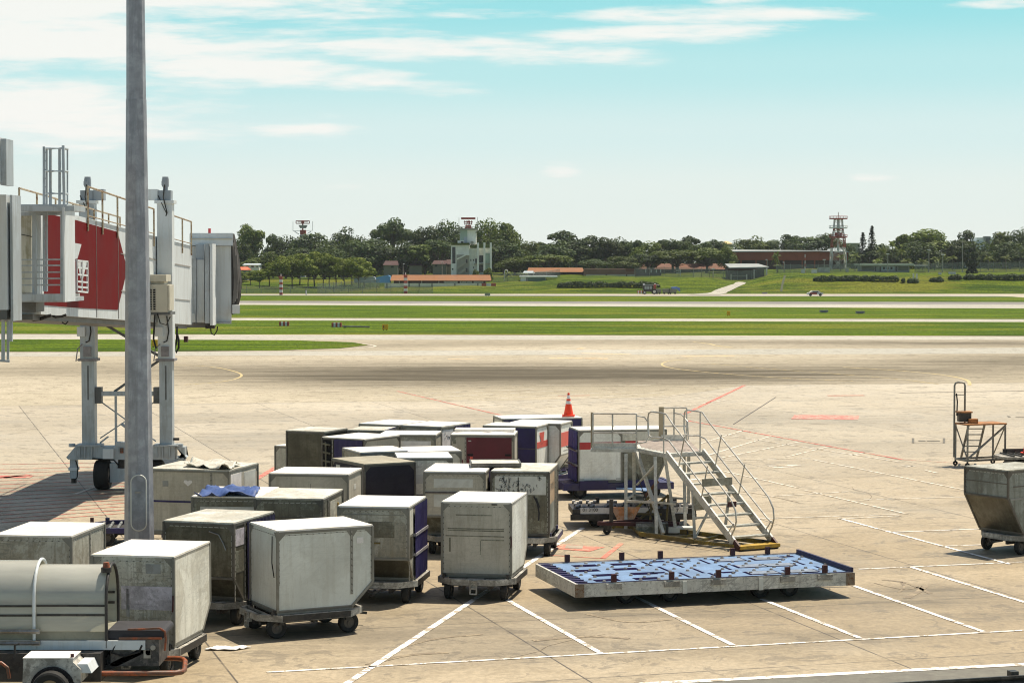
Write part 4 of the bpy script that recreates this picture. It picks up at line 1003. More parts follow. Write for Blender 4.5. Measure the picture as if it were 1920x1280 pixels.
for s_ in (-1, 1):                                 # handrails with rounded ends
    top = 1.0; pts = []
    a0 = st(.10, s_, .05); pts = [a0, st(.055, s_, .35), st(.03, s_, .62), st(.04, s_, .86), st(.10, s_, 1.0)]
    pts += [st(t, s_, 1.02) for t in (.3, .6, .9)] + [st(1.0, s_, 1.06), st(1.0, s_, 1.08) + hd * .2, st(1.0, s_, 1.08) + hd * .75, st(1.0, s_, 1.03) + hd * .88, st(1.0, s_, .9) + hd * .92, st(1.0, s_, .55) + hd * .92, st(1.0, s_, .42) + hd * .86, st(1.0, s_, .38) + hd * .7, st(1.0, s_, .42) + hd * .2, st(.96, s_, .45), st(.5, s_, .42), st(.12, s_, .42), st(.05, s_, .46)]
    MB().tube(pts, .022, 8).build('handrail', TUB, r, True)
    b = MB()
    for t in (.16, .50, .82): b.tube([st(t, s_, .04), st(t - .085, s_, 1.10)] if t > .2 else [st(.14, s_, .04), st(.06, s_, .5)], .018, 6)
    b.tube([st(1.0, s_, 0) + hd * .12, st(1.0, s_, 1.07) + hd * .12], .020, 6)
    b.each('rail_post', TUB, r, True)
deck = [(2.2, 57.4), (3.48, 57.3), (4.14, 55.72), (5.17, 56.3), (5.1, 58.0), (5.04, 59.7), (4.26, 59.7), (3.0, 58.5), (2.25, 58.3)]
MB().prism(deck, 'z', PZ - .04, PZ).build('platform', STW, r)
b = MB()
for p, q in zip(deck, deck[1:] + deck[:1]): b.bar((p[0], p[1], PZ - .075), (q[0], q[1], PZ - .075), .05, .06)
b.build('platform_edge', TUB, r)
g = MB(); 
for k in range(14):
    g.bar((2.3 + .0 * k, 57.5 + .06 * k, PZ + .004), (3.5, 57.45 + .08 * k, PZ + .004), .03, .006) if k % 2 == 0 else None
    y0 = 55.95 + k * .26; f = min(1, k * .26 / 1.5); g.bar((4.12 - f * .55 + .03, y0 + .12, PZ + .006), (5.10, y0 + .52 - f * .2, PZ + .006), .13, .012)
g.build('grip_strip', mat('reddish_grip', (.44, .37, .32), .8, 0, .2, 8), r)
def rail(points, name='platform_rail'):
    """three posts, a top rail and a middle rail"""
    b = MB()
    for x, y in points: b.tube([(x, y, PZ - .06), (x, y, PZ + .95)], .024, 7)
    for z in (.42, .95): b.tube([(x, y, PZ + z) for x, y in points], .022, 7)
    return b.build(name, TUB, r, True)
rail([(2.24, 57.42), (2.78, 57.38), (3.44, 57.32)])
b = MB().tube([(3.44, 57.32, PZ + .9), (3.66, 57.24, PZ + .86), (3.76, 57.2, PZ + .72), (3.78, 57.18, PZ + .35), (3.70, 57.2, PZ + .18), (3.46, 57.3, PZ + .13)], .02, 7); b.build('rail_loop', TUB, r, True)
rail([(4.28, 59.66), (4.66, 59.7), (5.02, 59.68)])
b = MB().tube([(4.66, 59.7, PZ + .8), (4.86, 59.4, PZ + .78), (5.0, 59.1, PZ + .6), (5.02, 59.05, PZ + .1), (4.9, 59.2, PZ - .02)], .02, 7); b.build('rail_loop', TUB, r, True)
MB().bar((2.25, 57.46, PZ + .07), (3.46, 57.36, PZ + .07), .02, .14).build('toe_board', STW, r); MB().bar((4.28, 59.6, PZ + .09), (5.0, 59.6, PZ + .09), .02, .18).build('toe_board', STW, r)
MB().bx(2.18, 2.26, 57.44, 57.5, PZ, PZ + .98).build('gate_post', mat('timber_post', (.36, .30, .20), .7), r); MB().bx(4.22, 4.36, 59.62, 59.7, PZ + .1, PZ + .98).build('gate_post', bpy.data.materials['timber_post'], r)
L_ = [((3.10, 56.42, .08), (3.12, 56.75, PZ - .1)), ((3.85, 55.22, .08), (3.86, 55.9, PZ - .1)), ((4.42, 55.85, .08), (4.12, 55.9, PZ - .1)), ((4.05, 55.5, .08), (3.45, 57.2, PZ - .1)), ((4.72, 56.4, .06), (4.74, 57.2, PZ - .1)), ((3.42, 57.9, .06), (3.40, 57.9, PZ - .1)), ((5.02, 58.9, .06), (5.02, 58.9, PZ - .1))]
for p, q in L_: MB().bar(p, q, .085).build('leg', STW, r)
for p, q in (((4.80, 54.42, .1), st(.62, -1, -.08)), ((5.62, 54.82, .1), st(.62, 1, -.08))): MB().bar(p, q, .075).build('leg', STW, r)
b = MB().bar((3.10, 56.55, .82), (3.86, 55.5, .92), .06).bar((3.86, 55.5, .92), (4.40, 55.86, .82), .06).bar((3.10, 56.6, .85), (3.4, 57.9, .85), .05).bar((3.4, 57.9, .85), (4.73, 56.9, .85), .05).bar((4.8, 54.45, .62), (5.35, 54.75, .62), .05).bar((4.82, 54.45, .12), (5.2, 54.9, .75), .05); b.bar((3.86, 55.85, 1.9), (3.45, 57.2, 1.2), .045); b.each('brace', STW, r)
MB().bar((3.9, 55.25, .05), (3.45, 57.2, 1.5), .02).build('stay_cable', BLKM, r)
b = MB().box((5.02, 54.62, 1.0), (.55, .05, .36), R(30)); b.build('side_plate', GREYP, r); MB().box((5.35, 54.05, 1.62), (.95, .03, .20), R(30)).build('riser_plate', GREYP, r)
sg = MB().box((5.72, 53.9, 1.05), (.28, .02, .14), R(30)).build('warning_sign', REDP, r)
b = MB().bar((3.42, 55.25, .10), (4.74, 53.75, .10), .10, .12).bar((4.74, 53.75, .10), (5.8, 52.75, .10), .07, .09).bar((4.5, 55.85, .10), (6.7, 53.45, .10), .10, .12).bar((3.42, 55.25, .1), (3.3, 56.6, .1), .07).bar((4.74, 53.75, .10), (5.5, 54.8, .10), .07).bar((4.1, 54.5, .08), (5.0, 55.3, .08), .06); b.build('base_frame', YELD, r)
for x, y in ((3.5, 55.3), (4.7, 55.6), (5.9, 52.95), (6.5, 53.6)): MB().wheel((x, y, .085), .085, .05, (1, .3, 0), 14, .3).build('caster', BLACK, r, True)

# ------------------------------------------------------------------ work stand on the right
r = thing('work_stand', 'rusty topped work stand with a tall loop handle, alone at the right', 'stand', (16.85, 74.6, 0), 0)
STS = mat('stand_steel', (.24, .235, .21), .5, .4, .2, 5, dirt=.35, dcol=(.1, .08, .06)); WOOD = mat('rusty_plank', (.36, .16, .055), .75, 0, .25, 3, dirt=.4, dcol=(.15, .08, .04))
CX = [(-.88, .10), (-.62, -.70), (.86, -.1), (.62, .75)]   # four legs
for i, (x, y) in enumerate(CX):
    MB().bar((x, y, .2), (x, y, 1.5), .06).build('leg', STS, r)
    c_ = MB().tube([(x, y, .1), (x, y, .22)], .03, 8).build('caster', BLKM, r); MB().wheel((x, y, .09), .09, .05, (0, 1, 0), 14, .3).build('caster_wheel', BLACK, c_, True)
b = MB()
for p, q in ((0, 1), (1, 2), (2, 3), (3, 0)):
    b.bar((*CX[p], .25), (*CX[q], .25), .06, .07)
b.build('lower_frame', STS, r)
top_ = [(-.90, .15), (-.66, -.74), (.92, -.12), (.64, .80)]
MB().prism(top_, 'z', 1.5, 1.55).build('plank_top', WOOD, r)
MB().bar((-.62, -.68, .3), (.86, -.1, 1.45), .07, .05).build('diagonal_brace', STS, r)
for p, q in (((-.88, .1), (-.62, -.7)), ((.86, -.1), (.62, .75))): MB().bar((*p, 1.45), (*q, .3), .035).build('side_brace', STS, r)
MB().tube([(-.92, .15, .3), (-.92, .15, 2.88), (-.88, .15, 2.97), (-.80, .15, 3.0), (-.66, .12, 3.0), (-.58, .12, 2.97), (-.55, .12, 2.88), (-.55, .12, 1.56)], .035, 8).build('loop_handle', STS, r, True)
b = MB().bar((-.92, .15, 2.55), (-.55, .12, 2.55), .03).bar((-.92, .15, 1.95), (-.55, .12, 1.95), .03); b.build('handle_rung', STS, r)
MB().tube([(-.86, .10, 2.6), (-.83, .08, 2.3), (-.84, .1, 1.8)], .025, 6).build('hanging_cord', BLACK, r, True)
b = MB().bx(-.82, -.38, -.2, .15, 1.60, 1.92); b.build('tool_box', BLKM, r); MB().bx(-.88, -.34, -.24, .2, 1.922, 1.965).build('upper_plank', WOOD, r); MB().bx(-.50, -.18, -.4, -.1, 1.555, 1.72).build('small_box', WOOD, r)
b = MB()
for x in (-.42, .15): b.bar((x - .1, .9, .12), (x, .05, 1.48), .07, .05)
b.build('ladder_stile', STS, r)
for k in range(6): MB().bar((-.46 + .014 * k, .86 - .135 * k, .22 + .22 * k), (.11 + .014 * k, .86 - .135 * k, .22 + .22 * k), .06, .035).build('ladder_rung', STS, r)

# ------------------------------------------------------------------ lamp post
GALV = mat('galvanised_pole', (.30, .315, .345), .5, .25, .25, 3.5, dirt=.3, dcol=(.19, .195, .22), streak=.5)
r = thing('lamp_post', 'tall grey galvanised octagonal post rising through the left of the view', 'post', (-8.10, 45.0, 0), R(31))
def oct_(z0, z1, r0, r1, name):
    b = MB(); vs = []
    for z, q in ((z0, r0), (z1, r1)):
        for k in range(8):
            for e in (-.16, .16):
                t = math.pi / 8 + k * math.pi / 4 + e * .12; vs.append((q * math.cos(t), q * math.sin(t), z))
    n = 16; b.add(vs, [(j, (j + 1) % n, n + (j + 1) % n, n + j) for j in range(n)] + [tuple(range(n)), tuple(range(2 * n - 1, n - 1, -1))]); return b.build(name, GALV, r)
oct_(0, 10.85, .335, .218, 'lower_shaft'); oct_(10.85, 26, .210, .10, 'upper_shaft')
d_ = .30; hp = [(-.135, .55), (.135, .55)] 
arc = [(-.15, 1.72)] + [(.15 * math.cos(t), 1.72 + .15 * math.sin(t)) for t in [math.pi + k * math.pi / 10 for k in range(1, 10)]] + [(.15, 1.72), (.15, 2.62)] + [(.15 * math.cos(t), 2.62 + .15 * math.sin(t)) for t in [k * math.pi / 10 for k in range(1, 10)]] + [(-.15, 2.62)]
hd_ = MB().prism(arc, 'y', -.335, -.24).build('hatch_door', GALV, r); hd_.rotation_euler = (0, 0, R(-31 + 9))
MB().tube([(x * 1.06, -.325, z) for x, z in arc + arc[:1]], .016, 6).build('hatch_rim', STICKG, hd_, True); MB().bx(-.08, .04, -.355, -.335, 2.38, 2.42).build('hatch_handle', STEEL, hd_)
b = MB().bx(-.45, .45, -.45, .45, 0, .03); b.build('base_flange', GALV, r)

# ------------------------------------------------------------------ guard rail at the lower right
a_ = gp(1560, 1285, .42); b_ = gp(1990, 1260, .42); dd = (b_ - a_).normalized()
r = thing('guard_rail', 'dark steel guard rail along the near road in the bottom right corner', 'guard rail', (a_.x, a_.y, 0), math.atan2(dd.y, dd.x))
Ln = (b_ - a_).length
GR = mat('guard_steel', (.045, .043, .04), .45, .4, .2, 5, dirt=.3, dcol=(.12, .11, .09))
MB().prism([(-.05, .25), (0, .25), (.0, .30), (.05, .34), (0, .38), (0, .42), (-.05, .42), (-.05, .38), (.0, .34), (-.05, .30)], 'x', -.1, Ln + 1).build('rail_beam', GR, r)
for x, hh in ((.0, .43), (Ln * .80, .47)): MB().bx(x - .07, x + .07, .052, .2, 0, hh).build('post', GR, r)
def rebase(root, loc):
    """move the root to the foot of the thing without moving its parts"""
    loc = Vector(loc); root.location = loc
    def go(o):
        for ch in o.children:
            if ch.type == 'MESH': ch.data.transform(Matrix.Translation(-loc))
            go(ch)
    go(root)
rebase(bpy.data.objects['mobile_stairs'], (4.6, 55.2, 0))
# =================================================================== JET BRIDGE
BW = mat('bridge_white', (.60, .64, .655), .5, 0, .05, .8, dirt=.12, dcol=(.42, .41, .36), streak=.2)
BDW = mat('stained_bridge_white', (.55, .54, .46), .55, 0, .10, 1.2, dirt=.4, dcol=(.24, .22, .12), streak=.5)
BG = mat('bridge_grey', (.40, .445, .475), .5, .1, .08, 1.2, dirt=.2, dcol=(.2, .2, .18), streak=.3)
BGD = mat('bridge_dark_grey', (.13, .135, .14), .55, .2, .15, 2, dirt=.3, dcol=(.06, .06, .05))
BRED = mat('bridge_red', (.125, .0035, .005), .6, 0, .14, .7, dirt=.12, dcol=(.16, .010, .006), streak=.1, spec=.06)
BCREAM = mat('aircon_cream', (.50, .47, .38), .55, 0, .06, 2, dirt=.15, dcol=(.3, .27, .2))
RAILM = mat('rail_tan', (.36, .29, .19), .5, .2, .2, 4, rust=.2)
MOT = mat('motor_grey', (.28, .31, .34), .5, .2, .1, 4)
BEL = mat('bellows_fabric', (.045, .043, .042), .8, 0, .25, 1.5, bump=.5)
SEAM = mat('seam_dark', (.06, .06, .06), .8)
BTW = mat('tunnel_wall_paint', (.56, .60, .615), .55, 0, .05, .8, dirt=.15, dcol=(.30, .30, .26), streak=.25, spec=.2)
jb = thing('jet_bridge', 'white jet bridge with a red arrow panel on tall grey wheeled legs, at the left', 'jet bridge', (0, 0, 0))
WX, WL = -11.42, -13.40
zb = lambda Y: 6.10 - .042 * (Y - 50)
zt = lambda Y: 8.72 - .034 * (Y - 50)
def tun(name, y0, y1, x0, x1, m, db=0, dt=0):
    b = MB(); b.add([(x0, y0, zb(y0) - db), (x1, y0, zb(y0) - db), (x1, y1, zb(y1) - db), (x0, y1, zb(y1) - db), (x0, y0, zt(y0) + dt), (x1, y0, zt(y0) + dt), (x1, y1, zt(y1) + dt), (x0, y1, zt(y1) + dt)],
                    [(3, 2, 1, 0), (4, 5, 6, 7), (0, 1, 5, 4), (1, 2, 6, 5), (2, 3, 7, 6), (3, 0, 4, 7)])
    return b.build(name, m, jb)
tun('tunnel', 50.4, 74.2, WL, WX, BTW)
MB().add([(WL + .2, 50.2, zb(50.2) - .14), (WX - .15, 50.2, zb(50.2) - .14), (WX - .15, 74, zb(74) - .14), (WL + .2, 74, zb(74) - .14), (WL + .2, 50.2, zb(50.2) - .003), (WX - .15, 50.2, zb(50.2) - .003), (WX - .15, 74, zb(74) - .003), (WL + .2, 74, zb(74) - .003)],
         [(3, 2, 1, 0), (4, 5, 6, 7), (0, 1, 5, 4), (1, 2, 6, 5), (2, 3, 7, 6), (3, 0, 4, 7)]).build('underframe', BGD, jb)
def onwall(pts, name, m, o):
    P = [atX(x, y, WX) for x, y in pts]; n = len(P)
    Q = [Vector((WX + o, p.y, p.z)) for p in P]
    return MB().add(P + Q, [tuple(range(n)), tuple(range(n, 2 * n))] + [(i, (i + 1) % n, n + (i + 1) % n, n + i) for i in range(n)]).build(name, m, jb)
rp = onwall([(81, 399), (143, 413), (220, 435), (238, 505), (220, 581), (143, 577), (81, 572)], 'red_panel', BRED, .012)
for pts in ([(136, 455), (151.5, 458), (144, 485), (136, 486)], [(144, 491), (162, 491), (152, 532)], [(136, 549), (148.5, 550), (148, 557), (136, 557)], [(75, 397), (81, 399), (81, 572), (78, 572)]):
    o_ = onwall(pts, 'white_letter_stroke', BTW, .018); o_.parent = rp
b = MB()
for (x0, y0, x1, y1, w_) in ((225, 475, 240, 478, .02), (226, 545, 240, 547, .02), (280, 484, 300, 489, .03), (324, 494, 356, 500, .03), (324, 560, 356, 563, .02), (280, 552, 300, 554, .02)):
    p, q = atX(x0, y0, WX), atX(x1, y1, WX); b.bar((WX + .012, p.y, p.z), (WX + .012, q.y, q.z), .02, w_)
for px_ in (180, 221, 298):
    p = atX(px_, 500, WX); b.bar((WX + .014, p.y, zb(p.y) + .02), (WX + .014, p.y, zt(p.y) - .02), .02, .014)
b.build('panel_seam', mat('seam_grey', (.30, .28, .26), .7), jb)
b = MB()                                             # white rack on the wall
for y0 in (489, 502, 515, 528, 538, 546.5):
    p, q = atX(144, y0 - .5, -11.2), atX(164, y0 + 1.5, -11.2); b.bar(p, q, .045)
for x_ in (144, 153.5, 164): b.bar(atX(x_, 489, -11.2), atX(x_, 547, -11.2), .045)
for y0 in (489, 546.5): p = atX(144, y0, -11.2); b.bar(p, (WX, p.y, p.z), .04)
b.build('ladder_rack', BW, jb)
def railing(X, ys, name='roof_railing'):
    b = MB()
    for y in ys: b.tube([(X, y, zt(y) - .35), (X, y, zt(y) + .84)], .028, 6)
    b.tube([(X, y, zt(y) + .84) for y in ys], .028, 6); b.tube([(X, y, zt(y) + .06) for y in ys], .018, 5)
    return b.build(name, RAILM, jb)
railing(WX + .04, (55.9, 57.9, 60.1, 62.4, 64.3, 66.2)); railing(WX + .04, (69.9, 71.9, 73.9)); railing(WL + .04, (56.5, 58.6, 61, 63.4, 66.6, 69, 71))
# service landing and caged ladder at the near end
def F(px, py, Y): return atY(px, py, Y)
def fbar(b, x0, y0, x1, y1, Y, w_, h_=None): return b.bar(F(x0, y0, Y), F(x1, y1, Y), w_, h_)
MB().bx(-11.62, -10.30, 48.2, 50.3, 8.55, 8.68).build('landing_roof', BG, jb)
b = MB(); fbar(b, 31, 391, 140, 391, 48.2, .12, .12); fbar(b, 31, 558, 122, 557, 48.2, .10, .16); fbar(b, 117, 394, 117, 560, 48.25, .08); fbar(b, 65, 402, 65, 552, 49.6, .10); fbar(b, 30, 402, 120, 400, 50.2, .08); b.each('landing_frame', BG, jb)
b = MB(); p, q = F(117, 389, 48.1), F(122, 566, 48.1); b.bx(p.x, q.x, 48.08, 49.25, q.z, p.z); b.build('landing_side_panel', BW, jb)
MB().bx(-11.62, -10.35, 48.2, 50.3, 6.42, 6.52).build('landing_floor', BG, jb)
b = MB()
for y_ in (487, 498, 510.5, 522.5, 534.5): fbar(b, 31, y_, 116, y_ - .5, 48.2, .035)
for x_ in (32, 67): fbar(b, x_, 486, x_, 552, 48.2, .05)
b.build('landing_railing', BG, jb)
p, q = F(32, 402, 50.3), F(61.5, 548, 50.3); MB().bx(p.x - .3, q.x, 50.2, 50.36, q.z, p.z).build('tunnel_end_wall', BDW, jb); b = MB(); fbar(b, 33, 438, 61, 444, 50.15, .02); b.build('wall_seam', SEAM, jb)
b = MB()
for x_ in (82.3, 87.5): fbar(b, x_, 275 if x_ < 85 else 277, x_, 546, 50.0, .05)
for k in range(17): fbar(b, 82.3, 285 + 16.2 * k, 87.5, 287 + 16.2 * k, 50.0, .025)
b.build('ladder', BG, jb)
b = MB()
for x_, y0, Y in ((94.5, 280, 49.0), (112, 280, 49.0), (118.5, 273, 48.4), (126.5, 278, 49.3)): fbar(b, x_, y0, x_ + (2 if x_ == 118.5 else 0), 386, Y, .06 if x_ != 126.5 else .035)
for y_ in (279, 321, 363): b.tube([F(87.5, y_, 50.0), F(94.5, y_, 49.0), F(118.5, y_ + (0 if y_ > 300 else -1), 48.4), F(126.5, y_ + 1, 49.3)], .03, 6)
b.build('ladder_cage', BG, jb)
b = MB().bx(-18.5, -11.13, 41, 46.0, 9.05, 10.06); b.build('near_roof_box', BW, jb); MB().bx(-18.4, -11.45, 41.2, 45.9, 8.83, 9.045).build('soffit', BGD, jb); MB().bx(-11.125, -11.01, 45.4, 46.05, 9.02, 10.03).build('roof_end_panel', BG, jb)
p, q = F(-40, 366, 46), F(22, 580, 46); MB().bx(p.x, q.x, 45.6, 46.4, q.z, p.z).build('near_column', BW, jb); p, q = F(22.3, 366, 45.9), F(29, 580, 45.9); MB().bx(p.x, q.x, 45.7, 46.5, q.z - .25, p.z).build('column_edge', BG, jb)
p, q = F(-40, 580.5, 46), F(20, 598, 46); MB().bx(p.x, q.x, 45.65, 46.35, q.z, p.z).build('column_foot', BGD, jb)
b = MB(); fbar(b, 6, 592, 6, 678, 46, .07); fbar(b, 15, 585, 15, 676, 46.3, .05); fbar(b, 19.5, 583, 19.5, 640, 46, .09); fbar(b, 0, 676, 18, 677, 46, .05); b.build('hanging_frame', BG, jb)
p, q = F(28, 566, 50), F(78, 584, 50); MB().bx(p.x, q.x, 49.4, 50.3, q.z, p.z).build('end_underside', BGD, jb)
b = MB()
b.tube([F(x, y, 51) for x, y in ((48, 589), (53, 595), (63, 599), (75, 598), (88, 593), (96, 591))], .045, 6); b.tube([F(x, y, 52) for x, y in ((95, 590), (104, 594), (116, 593), (124, 590))], .035, 6); b.tube([F(x, y, 54) for x, y in ((116, 597), (117, 605), (123, 608), (128, 602))], .018, 5)
b.build('hanging_cable', BLACK, jb)
# lifting columns and wheel carriage
CY = 67.0
for s_, X in ((0, -13.64), (1, -11.14)):
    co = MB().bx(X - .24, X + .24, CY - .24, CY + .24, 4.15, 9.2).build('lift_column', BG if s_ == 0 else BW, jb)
    MB().bx(X - .205, X + .205, CY - .205, CY + .205, 1.42, 4.145).build('inner_column', BG, co)
    MB().bx(X - .02, X + .03, CY - .212, CY - .206, 2.9, 4.0).build('slide_slot', BGD, co)
    b = MB().bx(X - .30, X + .30, CY - .30, CY + .30, 4.15, 4.23); b.tube([(X - .3, CY - .28, 4.2), (X - .36, CY - .3, 4.15), (X - .3, CY - .3, 4.55), (X - .15, CY - .29, 4.7)], .02, 5); b.bx(X - .12, X + .12, CY - .31, CY - .245, 4.3, 4.62); b.build('clamp_ring', GREYM, co)
    MB().bx(X - .31, X - .06, CY - .36, CY - .245, 4.95, 5.25).build('switch_box', BW, co)
    b = MB().tube([(X + .06, CY - .26, 5.6), (X + .12, CY - .27, 5.1), (X + .06, CY - .27, 4.8), (X - .05, CY - .27, 4.75)], .02, 5); b.build('column_cable', BLACK, co)
    MB().bx(X - .31, X + .31, CY - .30, CY + .30, 9.2, 9.30).build('column_cap', BW, co)
    MB().bx(X - .20, X + .20, CY - .2, CY + .2, 9.302, 9.62).build('gear_head', MOT, co)
    gx = .22 if s_ == 0 else -.55
    MB().bx(X + gx, X + gx + .33, CY - .2, CY + .15, 9.303, 9.66).build('gear_box', MOT if s_ == 0 else BW, co)
    b = MB().tube([(X, CY, 9.62), (X, CY, 9.74)], .08, 10).tube([(X, CY, 9.74), (X, CY, 10.0)], .115, 14).tube([(X, CY, 10.0), (X, CY, 10.06)], .10, 14); b.bx(X - .1, X + .02, CY - .16, CY - .10, 9.78, 9.92); b.build('motor', MOT, co, True)
    b = MB().tube([(X, CY - .15, 9.8), (X - .02, CY - .32, 9.4), (X + .1, CY - .33, 8.9), (X + .06, CY - .32, 8.8)], .02, 5).tube([(X - .2, CY - .22, 9.45), (X - .02, CY - .33, 9.1), (X + .1, CY - .32, 8.85)], .015, 5); b.build('motor_cable', BLACK, co)
MB().bx(-13.43, -11.35, CY - .12, CY + .12, 3.02, 3.16).build('cross_beam', BG, jb)
for x in (-13.35, -11.43): MB().bx(x - .12, x + .12, CY - .14, CY + .14, 2.78, 3.3).build('beam_bracket', BGD, jb)
b = MB()
for p, q in (((-13.3, 2.85), (-11.5, 1.55)), ((-13.3, 1.65), (-11.5, 2.85))): b.tube([(p[0], CY, p[1]), (q[0], CY, q[1])], .022, 6)
for x0 in (-13.2, -11.6): b.bar((x0 - .1, CY, 1.5), (x0 + .16 * (1 if x0 < -12 else -1), CY, 1.7), .12, .05)
b.bar((-12.75, CY - .2, 1.42), (-12.75, CY - .2, 3.02), .07); b.tube([(-12.62, CY, 2.12), (-12.42, CY, 1.97)], .05, 6); b.build('tie_rod', BG, jb)
b = MB().bar((-13.2, CY + .1, 5.35), (-11.4, CY + .1, 4.3), .08).bar((-12.85, CY + .1, 3.15), (-11.4, CY + .1, 4.15), .08); b.build('diagonal_strut', BGD, jb)
MB().bx(-14.0, -10.85, CY - .28, CY + .28, .98, 1.40).build('carriage_beam', BG, jb)
for x in (-13.64, -11.14):
    MB().bx(x - .4, x + .4, CY - .36, CY + .36, 1.402, 1.46).build('flange', BG, jb)
    b = MB()
    for e in (-.28, -.1, .12): b.bx(x + e, x + e + .03, CY - .36, CY - .285, 1.05, 1.40)
    b.build('stiffener', BG, jb)
for x, sg in ((-14.16, -1), (-10.68, 1)):
    j = MB().prism([(x - .14, .98), (x + .14, .98), (x + .14, 1.38), (x - .14 if sg > 0 else x + .08, 1.38), (x - .2 if sg < 0 else x + .2, 1.05)], 'y', CY - .2, CY + .2).build('jack_head', BG, jb)
    MB().bx(x - .10, x + .12, CY - .13, CY + .13, .36, .978).build('jack_leg', BG, j); MB().bx(x - .14, x + .15, CY - .17, CY + .17, .62, .72).build('jack_collar', BW, j)
    MB().tube([(x, CY, .36), (x, CY, .2)], .09, 8).build('jack_foot', BLKM, j); MB().tube([(x + .1, CY - .16, .95), (x + .17, CY - .18, .7), (x + .14, CY - .16, .4), (x + .05, CY - .16, .3)], .02, 5).build('jack_cable', BLACK, j)
    MB().tube([(x - .03, CY - .1, 1.38), (x - .03, CY - .1, 1.48)], .11, 10).build('jack_cap', BG, j)
MB().bx(-13.14, -12.80, CY - .42, CY - .285, 1.02, 1.34).build('control_box', BW, jb); MB().bx(-12.75, -12.45, CY - .3, CY, 1.403, 1.55).build('cable_box', BG, jb)
MB().tube([(-12.55, CY - .32, 1.20), (-12.55, CY - .32, 1.36)], .06, 10).build('amber_lamp', ORG, jb)
MB().bar((-10.98, CY, 1.46), (-10.98, CY, 1.58), .05).bx(-11.03, -10.75, CY - .05, CY + .05, 1.58, 1.66).build('camera_head', BLKM, jb)
MB().tube([(-13.5, CY - .3, 1.02), (-13.2, CY - .32, 1.0), (-12.8, CY - .34, .98), (-12.6, CY - .33, .75)], .025, 5).build('carriage_cable', BLACK, jb)
MB().bx(-12.7, -12.0, CY - .3, CY + .3, .28, .70).bx(-12.95, -12.7, CY - .25, CY + .25, .25, .85).build('axle_box', BG, jb); MB().tube([(-12.45, CY, .7), (-12.45, CY, .98)], .28, 14).build('turntable', BLKM, jb)
for x in (-13.22, -11.50):
    wo = MB().rim((x, CY, .48), .26, .40, (1, 0, 0)).build('wheel', BG, jb, True); MB().wheel((x, CY, .48), .48, .48, (1, 0, 0), 30, .56).build('tyre', BLACK, wo, True)
# air conditioner hung beside the near column
ac = MB().bx(-11.62, -10.88, 65.7, 66.6, 5.75, 6.62).build('air_conditioner', BCREAM, jb)
MB().bx(-11.64, -10.92, 65.68, 66.62, 6.72, 6.93).bx(-11.55, -11.0, 65.8, 66.5, 6.62, 6.72).build('fan_cap', BCREAM, ac)
b = MB()
for i in range(3):
    for k in range(9): b.bx(-11.57 + i * .12, -11.50 + i * .12, 65.685, 65.70, 5.82 + k * .075, 5.87 + k * .075)
b.build('grille', HOLE, ac); MB().bx(-11.75, -10.8, 65.75, 66.7, 5.66, 5.745).build('shelf', BGD, ac); MB().bx(-10.875, -10.82, 65.72, 66.55, 5.80, 6.60).build('side_cover', BCREAM, ac)
b = MB().tube([(-11.2, 65.7, 5.7), (-11.1, 65.6, 5.4), (-10.9, 65.6, 5.35), (-10.8, 65.7, 5.6)], .02, 5).tube([(-11.3, 65.8, 5.66), (-11.33, 65.7, 4.9), (-11.25, 65.7, 4.6)], .03, 6); b.build('aircon_cable', BLACK, ac)
# cab
def pxX(px, Y): return (px - 960) / FPX * Y
def slab(name, x0, x1, y0, y1, Y, dep, m, par=None):
    p, q = atY(x0, y0, Y), atY(x1, y1, Y); return MB().bx(p.x, q.x, Y, Y + dep, q.z, p.z).build(name, m, par or jb)
cabo = slab('cab', 398, 437, 461, 603, 76.0, 4.0, BW); slab('cab_roof', 357, 437.5, 437, 460.5, 75.7, 4.4, BW, cabo); slab('roof_line', 357, 436, 447, 449, 75.66, .03, BCREAM, cabo)
slab('cab_back', 345, 398, 462, 606, 76.1, 3.8, BW, cabo)
slab('corner_post', 383.5, 393, 457, 606, 74.6, .8, BG, cabo); slab('corner_trim', 393.2, 399, 457, 610, 74.55, .9, BW, cabo)
slab('upper_box', 367, 383, 458, 490, 75.0, .9, BG, cabo); slab('side_box', 356, 368, 485, 605, 74.8, 1.2, BG, cabo); slab('side_panel', 368.3, 383, 487, 605, 74.9, 1.1, BW, cabo); slab('small_box', 356, 364, 588, 604, 74.5, .25, BW, cabo)
slab('cab_floor', 330, 404, 606, 614, 75.5, 3.6, BGD, cabo); slab('cab_sill', 400, 436, 603.5, 607, 75.9, 4.0, BG, cabo); slab('bumper_box', 435.5, 450, 572, 588, 75.6, .35, BW, cabo); slab('lamp_under', 385, 401, 610, 616, 75.2, .3, BLKM, cabo); slab('inner_edge', 437, 439.5, 442, 590, 76.05, 3.8, CHAR, cabo)
b = MB(); p = atY(396, 428, 76); b.tube([(p.x, 76.5, p.z - .2), (p.x, 76.5, p.z)], .05, 8); b.build('warning_lamp', REDS, cabo)
b = MB()
pr = [(438, 438), (441, 452), (446, 478), (450, 505), (452, 530), (450, 555), (445, 575), (440, 589)]
vs = []; nS = 14
for k in range(nS + 1):
    yy = 76.0 + 4.0 * k / nS
    for i, (x_, y_) in enumerate(pr):
        p = atY(x_, y_, 76.0); vs.append((p.x + .05 * math.sin(k * 2.4 + i) + (.05 if k % 2 else -.05), yy, p.z))
m_ = len(pr)
b.add(vs, [(k * m_ + i, k * m_ + i + 1, (k + 1) * m_ + i + 1, (k + 1) * m_ + i) for k in range(nS) for i in range(m_ - 1)])
o_ = len(b.v); xb = pxX(437, 76)
for i, (x_, y_) in enumerate(pr): p = atY(x_, y_, 76.0); b.v.append((p.x, 75.98, p.z)); b.v.append((xb, 75.98, p.z))
